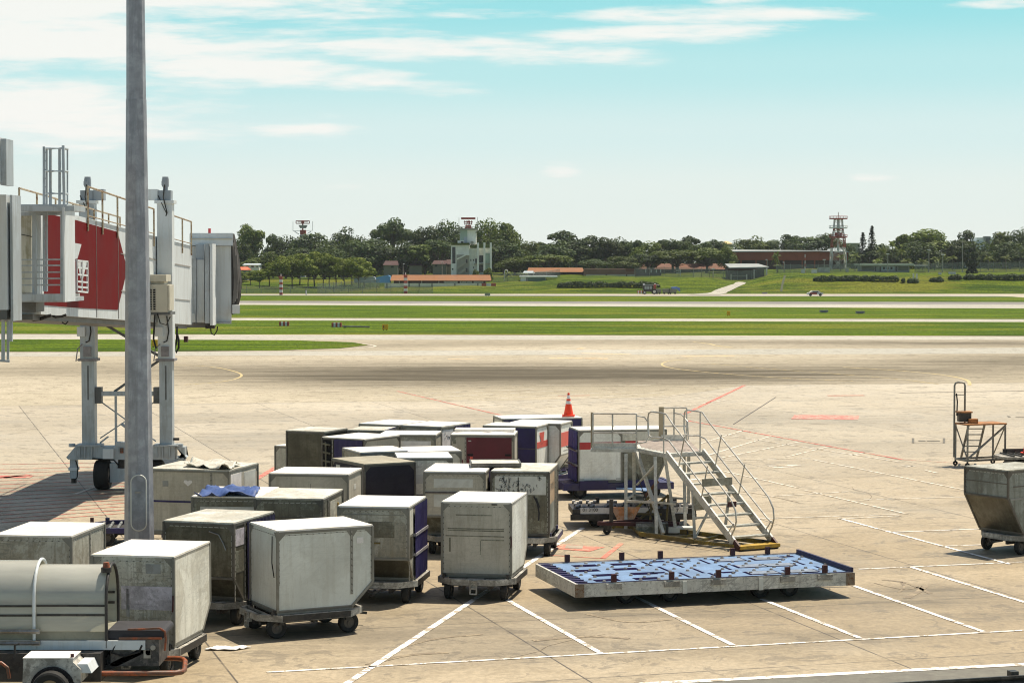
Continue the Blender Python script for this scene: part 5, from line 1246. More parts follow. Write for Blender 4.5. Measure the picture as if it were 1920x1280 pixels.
b.f += [(o_ + 2 * i, o_ + 2 * i + 2, o_ + 2 * i + 3, o_ + 2 * i + 1) for i in range(m_ - 1)]
b.build('bellows', BEL, cabo, 'all')
b = MB()
for k, xx in enumerate((440.5, 443, 446)):
    b.tube([atY(xx - 2 + (y - 438) * .05 * (1 if y < 530 else 0) + (0 if y < 530 else 4.6 - (y - 530) * .08), y, 75.95) for y in (455 + 12 * k, 490, 520, 545, 570 - 5 * k)], .04, 5)
b.build('bellows_fold', mat('bellows_light', (.16, .15, .14), .8, 0, .2, 3), cabo, True)
b = MB().tube([atY(x, y, 75.6) for x, y in ((395, 616), (396, 625), (402, 628), (407, 620), (408, 612))], .025, 5).tube([atY(x, y, 70) for x, y in ((332, 612), (331, 640), (327, 655), (330, 661), (335, 652), (335, 636), (332, 625))], .035, 5); b.build('cab_cable', BLACK, cabo)
MB().bx(pxX(344, 72), pxX(351, 72), 72, 72.2, 4.55, 4.75).build('red_lamp', REDP, cabo)
def swing(o):                                       # the cab is turned a little on the tunnel's end
    for v in o.data.vertices:
        if v.co.y > 75.6: v.co.x *= 1 + (v.co.y - 75.6) / 75.6 * 1.03
    for ch in o.children: swing(ch)
swing(cabo)
rebase(jb, (-12.4, 67.0, 0))

# =================================================================== BELT LOADER (lower left)
bl = thing('belt_loader', 'belt loader with a barrel shaped smoky canopy and orange bumper, bottom left corner', 'belt loader', (0, 0, 0))
m_can, t_, p_, out_ = material('smoky_plastic')
tc_ = t_.node('ShaderNodeTexCoord').outputs['Object']
nz = t_.noise(t_.vmul(tc_, (.5, 1, 3)), 1.5, 4, .6)
t_.put(p_.inputs['Base Color'], t_.mix(nz, (.43, .435, .395), (.58, .58, .52))); p_.inputs['Roughness'].default_value = .18
tr = t_.node('ShaderNodeBsdfTransparent'); tr.inputs[0].default_value = (.80, .78, .64, 1); mx = t_.node('ShaderNodeMixShader'); mx.inputs[0].default_value = .70
t_.l.new(tr.outputs[0], mx.inputs[1]); t_.l.new(p_.outputs[0], mx.inputs[2]); t_.l.new(mx.outputs[0], out_.inputs[0])
def barrel(x0, x1, yc, hw, z0, zs, rise, name, m, par, t=.012):
    prof = [(yc - hw, z0), (yc - hw, zs)] + [(yc - hw * math.cos(a), zs + rise * math.sin(a)) for a in [math.pi * k / 18 for k in range(1, 18)]] + [(yc + hw, zs), (yc + hw, z0)]
    n = len(prof); nx_ = 10; vs = [(x0 + (x1 - x0) * i / nx_, y, z) for i in range(nx_ + 1) for y, z in prof]
    return MB().add(vs, [(i * n + k, i * n + k + 1, (i + 1) * n + k + 1, (i + 1) * n + k) for i in range(nx_) for k in range(n - 1)]).build(name, m, par, 'all')
YB = 35.75
can = barrel(-8.14, -6.92, YB, .52, 1.08, 1.55, .60, 'canopy', m_can, bl); can2 = barrel(-11.2, -8.12, YB, .56, 1.08, 1.58, .64, 'canopy', m_can, bl)
def hoop(x, hw, z0, zs, rise, r_, m, name):
    pts = [(x, YB - hw, z0), (x, YB - hw, zs)] + [(x, YB - hw * math.cos(a), zs + rise * math.sin(a)) for a in [math.pi * k / 14 for k in range(1, 14)]] + [(x, YB + hw, zs), (x, YB + hw, z0)]
    return MB().tube(pts, r_, 8).build(name, m, bl, True)
hoop(-8.13, .585, .80, 1.58, .66, .027, BW, 'white_hoop'); hoop(-6.91, .535, .80, 1.55, .615, .028, BLKM, 'end_hoop')
MB().tube([(-6.95, YB - .3, 2.06), (-6.95, YB - .3, 2.14)], .09, 12).build('beacon_base', BLKM, bl); MB().tube([(-6.95, YB - .3, 2.14), (-6.95, YB - .3, 2.23)], .065, 14, .05).build('beacon', ORG, bl, True)
b = MB()
for z in (1.42, 1.60): b.bar((-11, YB + .44, z), (-6.95, YB + .44, z), .04)
b.each('inner_rail', BLKM, bl)
b = MB()
for z in (1.36, 1.52): b.bx(-11, -8.17, YB - .575, YB - .563, z - .018, z + .018).bx(-8.10, -6.93, YB - .535, YB - .523, z - .018, z + .018)
b.each('canopy_strip', BLKM, bl)
b = MB()
for x0, x1, z0, z1 in ((-9.2, -8.3, 1.18, 1.36), (-7.9, -7.3, 1.18, 1.4)): b.add([(x0, YB + .2, z0), (x1, YB + .2, z0 + .08), (x1, YB + .25, z1 + .05), (x0, YB + .25, z1)], [(0, 1, 2, 3)])
b.build('side_sheet', STICKG, bl, norm=False)
MB().bx(-11, -6.92, YB - .50, YB + .5, .93, 1.075).build('lower_canopy_panel', mat('dusty_sill', (.26, .25, .19), .6, 0, .15, 2, dirt=.3, dcol=(.15, .14, .1)), bl)
MB().bx(-11, -6.25, YB - .56, YB - .505, .77, .925).build('side_beam', BW, bl); MB().bx(-11, -6.3, YB + .505, YB + .56, .77, .925).build('side_beam', BW, bl)
b = MB()
for z in (1.10, .90): b.tube([(-11, YB - .64, z), (-8.03, YB - .64, z)], .035, 8)
b.bx(-8.16, -8.02, YB - .66, YB - .60, 1.06, 1.14); b.bx(-8.16, -8.02, YB - .66, YB - .6, .86, .94); b.build('grab_rail', STEEL, bl)
b = MB().prism([(YB - .46, 0), (YB + .46, 0), (YB + .46, .001), (YB - .46, .001)], 'x', -6.9, -6.9)
b = MB(); pr_ = [(-6.9, .94), (-6.0, .94)] + [(-6.0 + .075 * math.sin(a), 1.015 - .075 * math.cos(a)) for a in [math.pi * k / 8 for k in range(1, 8)]] + [(-6.0, 1.09), (-6.9, 1.09)]
b.prism(pr_, 'y', YB - .47, YB + .47); b.build('belt', mat('belt_rubber', (.03, .03, .035), .7, 0, .2, 5), bl)
b = MB().bar((-6.55, YB - .52, 1.11), (-6.0, YB - .52, 1.13), .03).tube([(-6.0, YB - .52, 1.13), (-5.92, YB - .52, 1.08), (-5.9, YB - .52, .95), (-5.92, YB - .52, .75)], .02, 6).bar((-6.7, YB - .52, .955), (-5.97, YB - .52, .955), .03); b.build('belt_guard', ORG, bl)
MB().bx(-6.85, -6.02, YB - .50, YB + .5, .48, .93).build('end_housing', mat('grimy_housing', (.13, .12, .11), .6, .2, .4, 5, dirt=.6, dcol=(.03, .03, .03)), bl)
b = MB(); 
for x, z, q in ((-6.45, .80, .06), (-6.12, .80, .045), (-6.2, .72, .05)): b.tube([(x, YB - .53, z), (x, YB - .50, z)], q, 12)
b.bx(-6.28, -6.16, YB - .53, YB - .505, .62, .76); b.each('pulley', STEEL, bl, True)
MB().tube([(-6.75, YB - .54, .86), (-6.82, YB - .56, .72), (-6.6, YB - .56, .66), (-6.35, YB - .56, .74), (-6.3, YB - .55, .85)], .02, 6).build('hose', BLACK, bl, True)
MB().bar((-7.3, YB - .1, .35), (-6.2, YB - .1, .85), .5, .18).bar((-7.0, YB - .45, .4), (-6.3, YB - .45, .75), .10).build('lift_arm', BLKM, bl)
MB().bx(-11, -6.95, 34.9, 36.3, .28, .76).build('chassis', BLKM, bl)
b = MB().tube([(-7.2, 36.1, .45), (-5.85, 36.1, .45), (-5.74, 36.02, .45), (-5.68, 35.9, .44), (-5.60, 35.3, .40), (-5.62, 35.14, .40), (-5.72, 35.06, .40), (-7.3, 35.0, .40)], .045, 10); b.build('bumper', ORG, bl, True)
MB().bx(-7.0, -6.3, 35.03, 35.1, .36, .45).build('bumper_pad', BLKM, bl)
hood = MB().prism([(-8.12, .40), (-7.15, .40), (-7.15, .62), (-7.28, .74), (-7.28, .80), (-8.10, .80)], 'y', 34.25, 34.85).build('hood', WFRAME, bl)
MB().bx(-8.11, -7.27, 34.24, 34.86, .802, .815).build('hood_top', ROOFW, hood); MB().prism([(-7.25, .55), (-6.98, .55), (-7.05, .70), (-7.22, .70)], 'y', 34.3, 34.9).build('step_plate', BW, hood)
MB().tube([(-7.62, 34.2, .30), (-7.62, 34.248, .30)], .37, 28).build('wheel_arch', HOLE, hood)
wo = MB().rim((-7.62, 34.12, .31), .17, .2).build('wheel', mat('tan_rim', (.28, .2, .11), .6), bl, True); MB().wheel((-7.62, 34.12, .31), .31, .22, (0, 1, 0), 28, .56).build('tyre', BLACK, wo, True)
MB().tube([(-7.3, 34.3, .815), (-7.3, 34.3, .87)], .03, 8).build('red_cap', REDP, hood)
for x in (-10.3,): wo = MB().rim((x, 34.2, .31), .17, .2).build('wheel', RIMM, bl, True); MB().wheel((x, 34.2, .31), .31, .22, (0, 1, 0), 28, .56).build('tyre', BLACK, wo, True)
MB().tube([(-8.75, 34.6, .66), (-8.55, 34.6, .66), (-8.45, 34.6, .58), (-8.42, 34.6, .4)], .03, 8).build('orange_loop', ORG, bl, True)
MB().tube([(-8.3, 34.5, .76), (-8.3, 34.5, .98), (-8.22, 34.5, 1.0)], .02, 6).build('lever', BLKM, bl)
rebase(bl, (-8.0, 35.4, 0))
# =================================================================== BACKGROUND: TREES
def leafmat(name, a, b, dry=None):
    m, t, p, out = material(name)
    tc = t.node('ShaderNodeTexCoord').outputs['Object']; rnd = t.node('ShaderNodeObjectInfo').outputs['Random']
    n = t.noise(t.vadd(tc, t.comb(t.m('MULTIPLY', rnd, 40), 0.0, 0.0)), 5.0, 4, .65); f = t.noise(tc, 46, 2, .5)
    c = t.mix(t.ss(n, .32, .68), a, b); k = t.m('ADD', .52, t.m('ADD', t.m('MULTIPLY', f, .45), t.m('MULTIPLY', rnd, .6))); c = t.mix(1.0, c, t.comb(k, k, k), 'MULTIPLY')
    t.put(p.inputs['Base Color'], c); p.inputs['Roughness'].default_value = .65; p.inputs['Specular IOR Level'].default_value = .25
    tl = t.node('ShaderNodeBsdfTranslucent'); t.put(tl.inputs[0], t.mix(.5, c, (.16, .22, .02))); mx = t.node('ShaderNodeMixShader'); mx.inputs[0].default_value = .22
    t.l.new(p.outputs[0], mx.inputs[1]); t.l.new(tl.outputs[0], mx.inputs[2]); t.l.new(mx.outputs[0], out.inputs[0])
    return m
LF_D = leafmat('dark_foliage', (.030, .052, .022), (.066, .10, .030))
LF_M = leafmat('mid_foliage', (.055, .085, .016), (.115, .15, .026))
LF_L = leafmat('light_foliage', (.10, .14, .012), (.18, .215, .022))
LF_P = leafmat('palm_foliage', (.075, .105, .02), (.15, .18, .045))
LF_C = leafmat('conifer_foliage', (.020, .036, .018), (.04, .06, .024))
BARK = mat('tree_bark', (.10, .08, .055), .9, 0, .25, 6); BARKP = mat('palm_bark', (.16, .13, .095), .9, 0, .2, 8)
def leaf_quads(b, pts, size, rnd, up=.35):
    for p, nrm in pts:
        n = (nrm + Vector((rnd.gauss(0, .5), rnd.gauss(0, .5), rnd.gauss(0, .5) + up))).normalized()
        a = n.orthogonal().normalized(); a.rotate(Matrix.Rotation(rnd.uniform(0, 6.28), 3, n)); c = n.cross(a)
        s = size * rnd.uniform(.6, 1.3); o = len(b.v)
        for x, y in ((-.5, -.18), (.1, -.5), (.55, .12), (-.05, .5)): b.v.append(tuple(p + a * x * s + c * y * s))
        b.f.append((o, o + 1, o + 2, o + 3))
def tree_mesh(kind, seed, nleaf=4200):
    """unit tree: 1 tall. returns (crown MB, trunk MB)"""
    rnd = random.Random(seed); cr_, tk = MB(), MB()
    if kind == 'broad':   nb, base, rx, hz, cl, tr = 30, .30, .56, .32, .150, .030
    elif kind == 'round': nb, base, rx, hz, cl, tr = 34, .12, .44, .44, .155, .026
    elif kind == 'tall':  nb, base, rx, hz, cl, tr = 28, .16, .28, .44, .120, .022
    elif kind == 'open':  nb, base, rx, hz, cl, tr = 24, .28, .37, .37, .110, .022
    elif kind == 'slim':  nb, base, rx, hz, cl, tr = 18, .34, .38, .33, .140, .020
    elif kind == 'bush':  nb, base, rx, hz, cl, tr = 12, .05, .55, .45, .26, .03
    zc = base + hz * .95
    tk.tube([(0, 0, 0), (rnd.uniform(-.02, .02), rnd.uniform(-.02, .02), base * .6), (rnd.uniform(-.03, .03), rnd.uniform(-.03, .03), base + .1), (0, 0, zc + hz * .3)], tr * 1.25, 7, tr * .3)
    for i in range(nb):
        for _ in range(60):
            v = Vector((rnd.uniform(-1, 1), rnd.uniform(-1, 1), rnd.uniform(-.8, 1)))
            if .30 < v.length < 1: break
        if kind == 'broad': v.z = abs(v.z) * .9 - .1 + (1 - math.hypot(v.x, v.y)) * .25
        c = Vector((v.x * rx * .82, v.y * rx * .82, zc + v.z * hz * .82)); r_ = cl * rnd.uniform(.72, 1.3)
        st_ = Vector((0, 0, base * rnd.uniform(.75, 1.2))); mid = st_.lerp(c, .5) + Vector((0, 0, -.03))
        if i % 2 == 0: tk.tube([st_, mid, c], tr * .45, 5, tr * .12)
        fl = .62 if kind in ('broad', 'slim') else .85; P = []
        for _ in range(nleaf // nb):
            d = Vector((rnd.gauss(0, 1), rnd.gauss(0, 1), rnd.gauss(0, 1) + .25)).normalized(); q = r_ * rnd.uniform(.55, 1.08) ** .6
            P.append((c + Vector((d.x * q * 1.15, d.y * q * 1.15, d.z * q * fl)), d))
        leaf_quads(cr_, P, .042 if kind != 'bush' else .09, rnd)
    return cr_, tk
def conifer_mesh(seed):
    rnd = random.Random(seed); cr_, tk = MB(), MB(); tk.tube([(0, 0, 0), (0, 0, .98)], .018, 6, .003)
    for i in range(62):
        z = .12 + .86 * i / 62; L = (1 - z) ** .85 * .23 + .012
        for k in range(6):
            a = rnd.uniform(0, 6.28); P = []
            for j in range(5):
                q = L * (j + rnd.random()) / 5; P.append((Vector((math.cos(a) * q, math.sin(a) * q, z - q * .10 + rnd.uniform(-.008, .008))), Vector((0, 0, 1))))
            leaf_quads(cr_, P, .035, rnd, .8)
    return cr_, tk
def palm_mesh(seed, h_trunk=.62, fronds=16):
    rnd = random.Random(seed); cr_, tk = MB(), MB()
    tk.tube([(0, 0, 0), (.012, 0, h_trunk * .5), (.0, .01, h_trunk)], .022, 7, .014)
    for i in range(fronds):
        a = 6.28 * i / fronds + rnd.uniform(-.2, .2); el_ = rnd.uniform(-.15, 1.15); L = (1 - h_trunk) * rnd.uniform(.85, 1.1); d = Vector((math.cos(a), math.sin(a), 0)); pr_ = None
        for j in range(9):
            t = j / 8; q = L * t
            p = Vector((0, 0, h_trunk)) + d * q * math.cos(el_) * (1 - .1 * t) + Vector((0, 0, q * math.sin(el_) - .55 * L * t * t))
            if pr_ is not None:
                s_ = d.cross(Vector((0, 0, 1))); wv = L * .17 * math.sin(math.pi * min(1, t * .9 + .12)); dr = Vector((0, 0, -wv * .5))
                for sg in (-1, 1):
                    for u in (0.0, .5):
                        a0 = pr_.lerp(p, u); a1 = pr_.lerp(p, u + .36); cr_.add([a0, a1, a1 + s_ * sg * wv + dr + (p - pr_) * .5, a0 + s_ * sg * wv + dr + (p - pr_) * .5], [(0, 1, 2, 3)])
            pr_ = p
    return cr_, tk
def column_mesh(seed):
    rnd = random.Random(seed); cr_, tk = MB(), MB(); tk.tube([(0, 0, 0), (0, 0, .9)], .03, 6, .01); P = []
    for _ in range(1800):
        z = rnd.uniform(.01, 1); r_ = .19 * (1.0 - .15 * abs(z - .55)) * (1 if z < .93 else .6) * (.8 + .25 * math.sin(z * 19 + rnd.random())); a = rnd.uniform(0, 6.28); d = Vector((math.cos(a), math.sin(a), .3))
        P.append((Vector((d.x * r_, d.y * r_, z)), d))
    leaf_quads(cr_, P, .05, rnd, .2); return cr_, tk
PROTO = {}
def proto(kind, n, leaf):
    key = (kind, n, leaf.name)
    if key not in PROTO:
        s_ = hash_(kind) + n * 7
        cr_, tk = conifer_mesh(s_) if kind == 'conifer' else palm_mesh(s_, .45 if n % 2 else .62) if kind == 'palm' else column_mesh(s_) if kind == 'column' else tree_mesh(kind, s_)
        a = cr_.build('crown', leaf, None, False, False); b = tk.build('trunk', BARKP if kind == 'palm' else BARK, None, True)
        PROTO[key] = (a.data, b.data); bpy.data.objects.remove(a); bpy.data.objects.remove(b)
    return PROTO[key]
def hash_(s): return sum((i + 1) * ord(c) for i, c in enumerate(s))
TN = 0
def tree(px, ytop, wpx, Y, kind, leaf, label, group=None, name=None, yb=None):
    """a tree seen at px, its top at ytop, standing at range Y"""
    global TN
    TN += 1; X = (px - 960) / FPX * Y; z0 = terrain(X, Y) - .1; zt_ = atY(px, ytop, Y).z; h = zt_ - z0
    if kind in ('broad', 'round', 'tall', 'open', 'slim', 'bush'):
        unit = {'broad': 1.22, 'round': .92, 'tall': .66, 'open': .84, 'slim': .86, 'bush': 1.3}[kind]; top = {'broad': .97, 'round': 1.02, 'tall': 1.03, 'open': 1.02, 'slim': .98, 'bush': 1.0}[kind]
    else: unit = {'conifer': .42, 'palm': .9, 'column': .40}[kind]; top = {'conifer': 1.0, 'palm': .82, 'column': 1.0}[kind]
    h /= top; wx = wpx * Y / FPX / (unit * h)
    a, b = proto(kind, TN % (4 if kind in ('round', 'broad', 'slim') else 3), leaf)
    r = thing(name or {'palm': 'palm_tree', 'conifer': 'conifer', 'bush': 'shrub'}.get(kind, 'tree'), label, {'palm': 'palm tree', 'bush': 'shrub'}.get(kind, 'tree'), (X, Y, z0), (TN * 2.399) % 6.28, group)
    r.scale = (h * wx, h * wx, h)
    for n_, d in (('crown', a), ('trunk', b)):
        o = bpy.data.objects.new(n_, d); COL.objects.link(o); o.parent = r
    return r
GW = 'trees of the wood behind the airfield'
WOOD_T = [
 (470, 418, 54, 575, 'open', LF_M, 'tall open crowned tree right of the jet bridge bellows, sky showing through its leaves'),
 (448, 446, 46, 560, 'round', LF_D, 'dark tree directly beside the jet bridge bellows'),
 (512, 437, 34, 570, 'tall', LF_D, 'narrow dark tree in the gap left of the distant red radar'),
 (536, 441, 52, 565, 'round', LF_D, 'rounded dark tree just left below the distant red radar'),
 (590, 434, 88, 555, 'round', LF_D, 'wide dark tree in front of the distant red radar mast'),
 (650, 423, 64, 570, 'round', LF_D, 'high rounded tree between the red radar and the tallest wood'),
 (676, 446, 78, 548, 'round', LF_D, 'dense dark tree behind the right half of the light green grove'),
 (735, 408, 92, 575, 'broad', LF_D, 'tallest spreading tree above the wood left of the white tower'),
 (703, 445, 74, 550, 'round', LF_D, 'dark tree above the right end of the light green grove'),
 (757, 449, 72, 545, 'round', LF_D, 'dark tree in front of the tallest spreading tree'),
 (797, 418, 62, 560, 'round', LF_D, 'rounded tree next right of the tallest spreading tree'),
 (836, 412, 56, 570, 'round', LF_D, 'tall rounded tree close behind the left of the white tower'),
 (822, 443, 66, 548, 'broad', LF_D, 'dark tree with a forked trunk just left of the white tower'),
 (780, 452, 58, 542, 'open', LF_M, 'smaller tree with a visible fork left of the white tower, before the red roofed house'),
 (872, 420, 40, 575, 'round', LF_D, 'dark tree hidden behind the white tower'),
 (916, 410, 60, 570, 'round', LF_M, 'tall tree rising just right of the white tower top'),
 (946, 413, 56, 565, 'round', LF_M, 'tall rounded tree second to the right of the white tower'),
 (945, 446, 76, 550, 'round', LF_D, 'dark tree beside the right wall of the white tower'),
 (992, 448, 38, 560, 'round', LF_M, 'low rounded tree after the dip right of the tower wood'),
 (1012, 447, 44, 565, 'open', LF_D, 'dark tree left of the ragged bamboo like tree'),
 (1056, 431, 66, 560, 'tall', LF_D, 'ragged bamboo like tree with the highest top right of the tower'),
 (1040, 449, 70, 550, 'round', LF_D, 'dark tree in front of the ragged bamboo like tree'),
 (1084, 440, 52, 555, 'tall', LF_D, 'dark upright tree right of the ragged bamboo like tree'),
 (1110, 440, 44, 560, 'tall', LF_D, 'first of the slender grey green trees above the brown shed'),
 (1138, 443, 50, 558, 'open', LF_D, 'grey green airy tree above the brown shed'),
 (1168, 443, 50, 562, 'round', LF_D, 'rounded grey green tree above the right of the brown shed'),
 (1192, 444, 42, 556, 'open', LF_D, 'airy dark tree left of the rain tree group'),
 (1222, 452, 70, 548, 'round', LF_M, 'olive green tree at the left of the rain tree group'),
 (1262, 443, 84, 550, 'broad', LF_D, 'high domed rain tree at the top of its group'),
 (1292, 441, 46, 565, 'tall', LF_D, 'upright tree poking up behind the rain trees'),
 (1318, 452, 46, 560, 'open', LF_D, 'small topped tree behind the right rain trees'),
 (1345, 442, 34, 565, 'tall', LF_D, 'tall airy tree at the right end of the rain trees, left of the hangar'),
 (1268, 464, 110, 535, 'broad', LF_M, 'wide umbrella shaped rain tree in front of the orange roofs'),
 (1325, 462, 90, 535, 'broad', LF_M, 'umbrella shaped rain tree nearest the hangar'),
 (1215, 472, 76, 535, 'broad', LF_D, 'low umbrella tree over the right of the brown shed'),
 (1362, 462, 34, 530, 'round', LF_M, 'small tree at the left corner of the brown hangar'),
 (1025, 474, 106, 532, 'broad', LF_M, 'low umbrella tree over the orange roofs right of the tower'),
 (1114, 484, 62, 530, 'broad', LF_D, 'low dark umbrella tree over the left of the brown shed'),
 (1165, 478, 60, 532, 'round', LF_M, 'bushy mid green tree over the middle of the brown shed'),
 (965, 482, 60, 535, 'round', LF_M, 'low tree with a street lamp before it right of the white tower'),
 (1398, 446, 56, 620, 'round', LF_M, 'bright rounded tree above the left end of the hangar roof'),
 (1424, 441, 56, 620, 'round', LF_M, 'second bright tree above the left of the hangar roof'),
 (1452, 446, 44, 620, 'round', LF_D, 'dull tree above the hangar roof behind the slender palm'),
 (1485, 432, 46, 620, 'open', LF_D, 'highest tree above the middle of the hangar roof'),
 (1512, 441, 66, 615, 'round', LF_D, 'wide dark tree above the hangar roof left of the lattice tower'),
 (1550, 434, 58, 615, 'broad', LF_D, 'dark flat topped tree directly behind the lattice tower'),
 (1590, 455, 34, 610, 'round', LF_D, 'small dark tree right behind the lattice tower'),
 (1640, 466, 74, 555, 'broad', LF_D, 'spreading dark tree below the two conifers'),
 (1672, 464, 64, 565, 'round', LF_D, 'dark tree right of the conifers behind the palms'),
 (1697, 432, 52, 570, 'open', LF_M, 'open tree at the left of the big rounded tree'),
 (1742, 424, 100, 565, 'round', LF_M, 'big rounded tree dominating the right wood'),
 (1722, 452, 70, 555, 'round', LF_D, 'dark tree below the left of the big rounded tree'),
 (1795, 447, 52, 560, 'round', LF_D, 'dark tree right of the big rounded tree'),
 (1812, 430, 34, 575, 'tall', LF_D, 'lone high crowned tree above a thin pole at the right'),
 (1880, 428, 42, 570, 'tall', LF_M, 'tree right of the pale far building'),
 (1915, 427, 44, 575, 'round', LF_D, 'dark tree at the right edge of the picture'),
 (1893, 452, 62, 555, 'round', LF_D, 'broad dark tree below the pale far building'),
 (1925, 466, 60, 550, 'round', LF_D, 'low tree cut by the right edge of the picture'),
 (1850, 470, 34, 560, 'round', LF_D, 'small dark tree in front of the pale far building'),
 (610, 462, 66, 540, 'round', LF_D, 'dark tree behind the middle of the light green grove'),
 (560, 462, 62, 545, 'round', LF_D, 'dark tree behind the left of the light green grove'),
 (480, 478, 60, 545, 'open', LF_M, 'half bare tree above the white house'),
 (505, 468, 50, 540, 'round', LF_M, 'tree between the white house and the grove'),
]
for a in WOOD_T: tree(a[0], a[1], a[2] * 1.2, *a[3:6], a[6], GW)
tree(1617, 434, 34, 555, 'conifer', LF_C, 'shorter, left one of the two pointed conifers', 'pointed conifers')
tree(1634, 421, 32, 555, 'conifer', LF_C, 'taller, right one of the two pointed conifers', 'pointed conifers')
rg = random.Random(8)
for i, (x, y, w_) in enumerate([(453, 508, 26), (470, 507, 26), (487, 506, 28), (505, 488, 38), (527, 478, 46), (548, 482, 42), (562, 474, 44), (578, 478, 40), (590, 470, 46), (606, 476, 40), (618, 478, 40), (630, 480, 44), (645, 484, 38), (660, 484, 36), (672, 482, 42), (683, 484, 44)]):
    big = i > 2
    tree(x, y, w_ * 1.15, rg.uniform(486, 512), 'slim', LF_L, 'slim light green young tree in the grove behind the wire fence' if big else 'small round light green tree before the white house', 'light green grove trees' if big else 'small trees before the white house')
PALMS = [(1655, 449, 34, 548, 'tall palm left of the row between the conifers and the big rounded tree'), (1672, 446, 34, 548, 'tallest palm between the conifers and the big rounded tree'), (1690, 462, 36, 540, 'leaning palm right of the conifers'), (1730, 478, 34, 525, 'young palm before the left of the big rounded tree'), (1752, 479, 34, 525, 'young palm under the middle of the big rounded tree'), (1785, 476, 38, 525, 'young palm under the right of the big rounded tree'), (1700, 478, 34, 525, 'palm above the right end of the long low building'), (1576, 474, 34, 515, 'bushy palm at the foot of the lattice tower'), (1603, 470, 34, 515, 'palm right of the lattice tower, left of the low building'), (1646, 477, 32, 522, 'palm above the middle of the long low building'), (1853, 477, 38, 525, 'palm right of the dark column shaped tree'), (1885, 475, 38, 528, 'palm nearest the right edge'), (1455, 459, 22, 520, 'slender palm standing before the brown hangar'), (1372, 487, 34, 515, 'low palm at the left of the grey roofed shed'), (1458, 494, 36, 512, 'bushy palm right of the grey roofed shed'), (952, 504, 24, 505, 'low palm at the right end of the orange roofed building')]
for px_, yt, w_, Y, lb in PALMS: tree(px_, yt, w_, Y, 'palm', LF_P, lb, 'palms')
tree(1822, 463, 24, 492, 'column', LF_C, 'dark column shaped tree standing on the bank by the wire fence')
tree(915, 503, 20, 505, 'bush', LF_M, 'dark shrub in front of the right wall of the white tower'); tree(893, 506, 14, 505, 'bush', LF_M, 'small shrub against the white tower')
# the far undergrowth that closes the gaps between the trunks
def thicket(x0, x1, ytop, Y, label, seed):
    rnd = random.Random(seed); b = MB(); P = []; X0, X1 = (x0 - 960) / FPX * Y, (x1 - 960) / FPX * Y
    x = X0
    while x < X1:
        zt_ = atY(960, ytop, Y).z + 1.6 * math.sin(x * .23 + seed) + 1.2 * math.sin(x * .61); zb_ = terrain(x, Y); h = zt_ - zb_; rr = rnd.uniform(1.6, 3.2)
        for lev_ in range(3):
            c = Vector((x + rnd.uniform(-1, 1), Y + rnd.uniform(-4, 4), zb_ + h * (.15 + .36 * lev_)))
            for _ in range(95):
                d = Vector((rnd.gauss(0, 1), rnd.gauss(0, 1), rnd.gauss(0, 1) + .3)).normalized(); P.append((c + d * rr * rnd.uniform(.6, 1.1), d))
        x += 1.5
    leaf_quads(b, P, .75, rnd, .3); o = b.build('undergrowth', LF_D, None, False, False); o['kind'] = 'stuff'; o['label'] = label; o['category'] = 'undergrowth'
thicket(60, 1385, 478, 598, 'dark undergrowth between the trunks of the wood', 1); thicket(1600, 2300, 480, 600, 'dark undergrowth behind the palms at the right', 2)
# hedges on the bank
def hedge(x0, x1, yt, yb, Y, label, seed):
    o_ = onterrain((x0 + min(x1, 1920)) / 2, yb); Y = o_.y; z0 = o_.z - .15; z1 = atY((x0 + x1) / 2, yt, Y).z; X0, X1 = (x0 - 960) / FPX * Y, (x1 - 960) / FPX * Y; rnd = random.Random(seed); h = z1 - z0; P = []
    n = int((X1 - X0) * 130)
    for _ in range(n):
        a = rnd.uniform(0, math.pi); x = rnd.uniform(X0, X1); e = min(1, (x - X0) / .8, (X1 - x) / .8) ** .4; k = (.86 + .14 * math.sin(x * 1.9 + 2 * math.sin(x * .7))) * e
        d = Vector((0, -math.cos(a) * 1.1, math.sin(a)))
        P.append((Vector((x - (X0 + X1) / 2, d.y * .8 * k, .12 * h + h * .88 * math.sin(a) ** .5 * k * rnd.uniform(.75, 1.0))), d))
    r = thing('hedge', label, 'hedge', ((X0 + X1) / 2, Y, z0), 0, 'clipped hedges on the grass bank')
    b = MB(); leaf_quads(b, P, .36, rnd, .2); b.build('foliage', LF_D, r, False, False)
    s_ = MB(); x = -(X1 - X0) / 2 + .3
    while x < (X1 - X0) / 2: s_.tube([(x, 0, -.05), (x, 0, h * .5)], .05, 5); x += .9
    s_.build('stems', BARK, r)
hedge(1045, 1237, 527, 538.5, 474, 'long dark hedge on the middle bank below the brown shed', 1); hedge(1525, 1685, 515.5, 526, 478, 'long hedge on the right bank below the low building', 2)
hedge(1742, 1769, 518, 528, 477, 'short hedge right of the white marker posts', 3); hedge(1778, 1803, 513, 524, 478, 'short hedge left of the column shaped tree', 4); hedge(1806, 1960, 513, 524, 478, 'hedge running to the right edge from the column shaped tree', 5); hedge(1701, 1722, 519, 530, 476, 'short rounded hedge under the white marker posts', 6)
tree(1693, 520, 9, onterrain(1693, 530).y, 'bush', LF_D, 'round dark shrub left of the white marker posts on the bank')

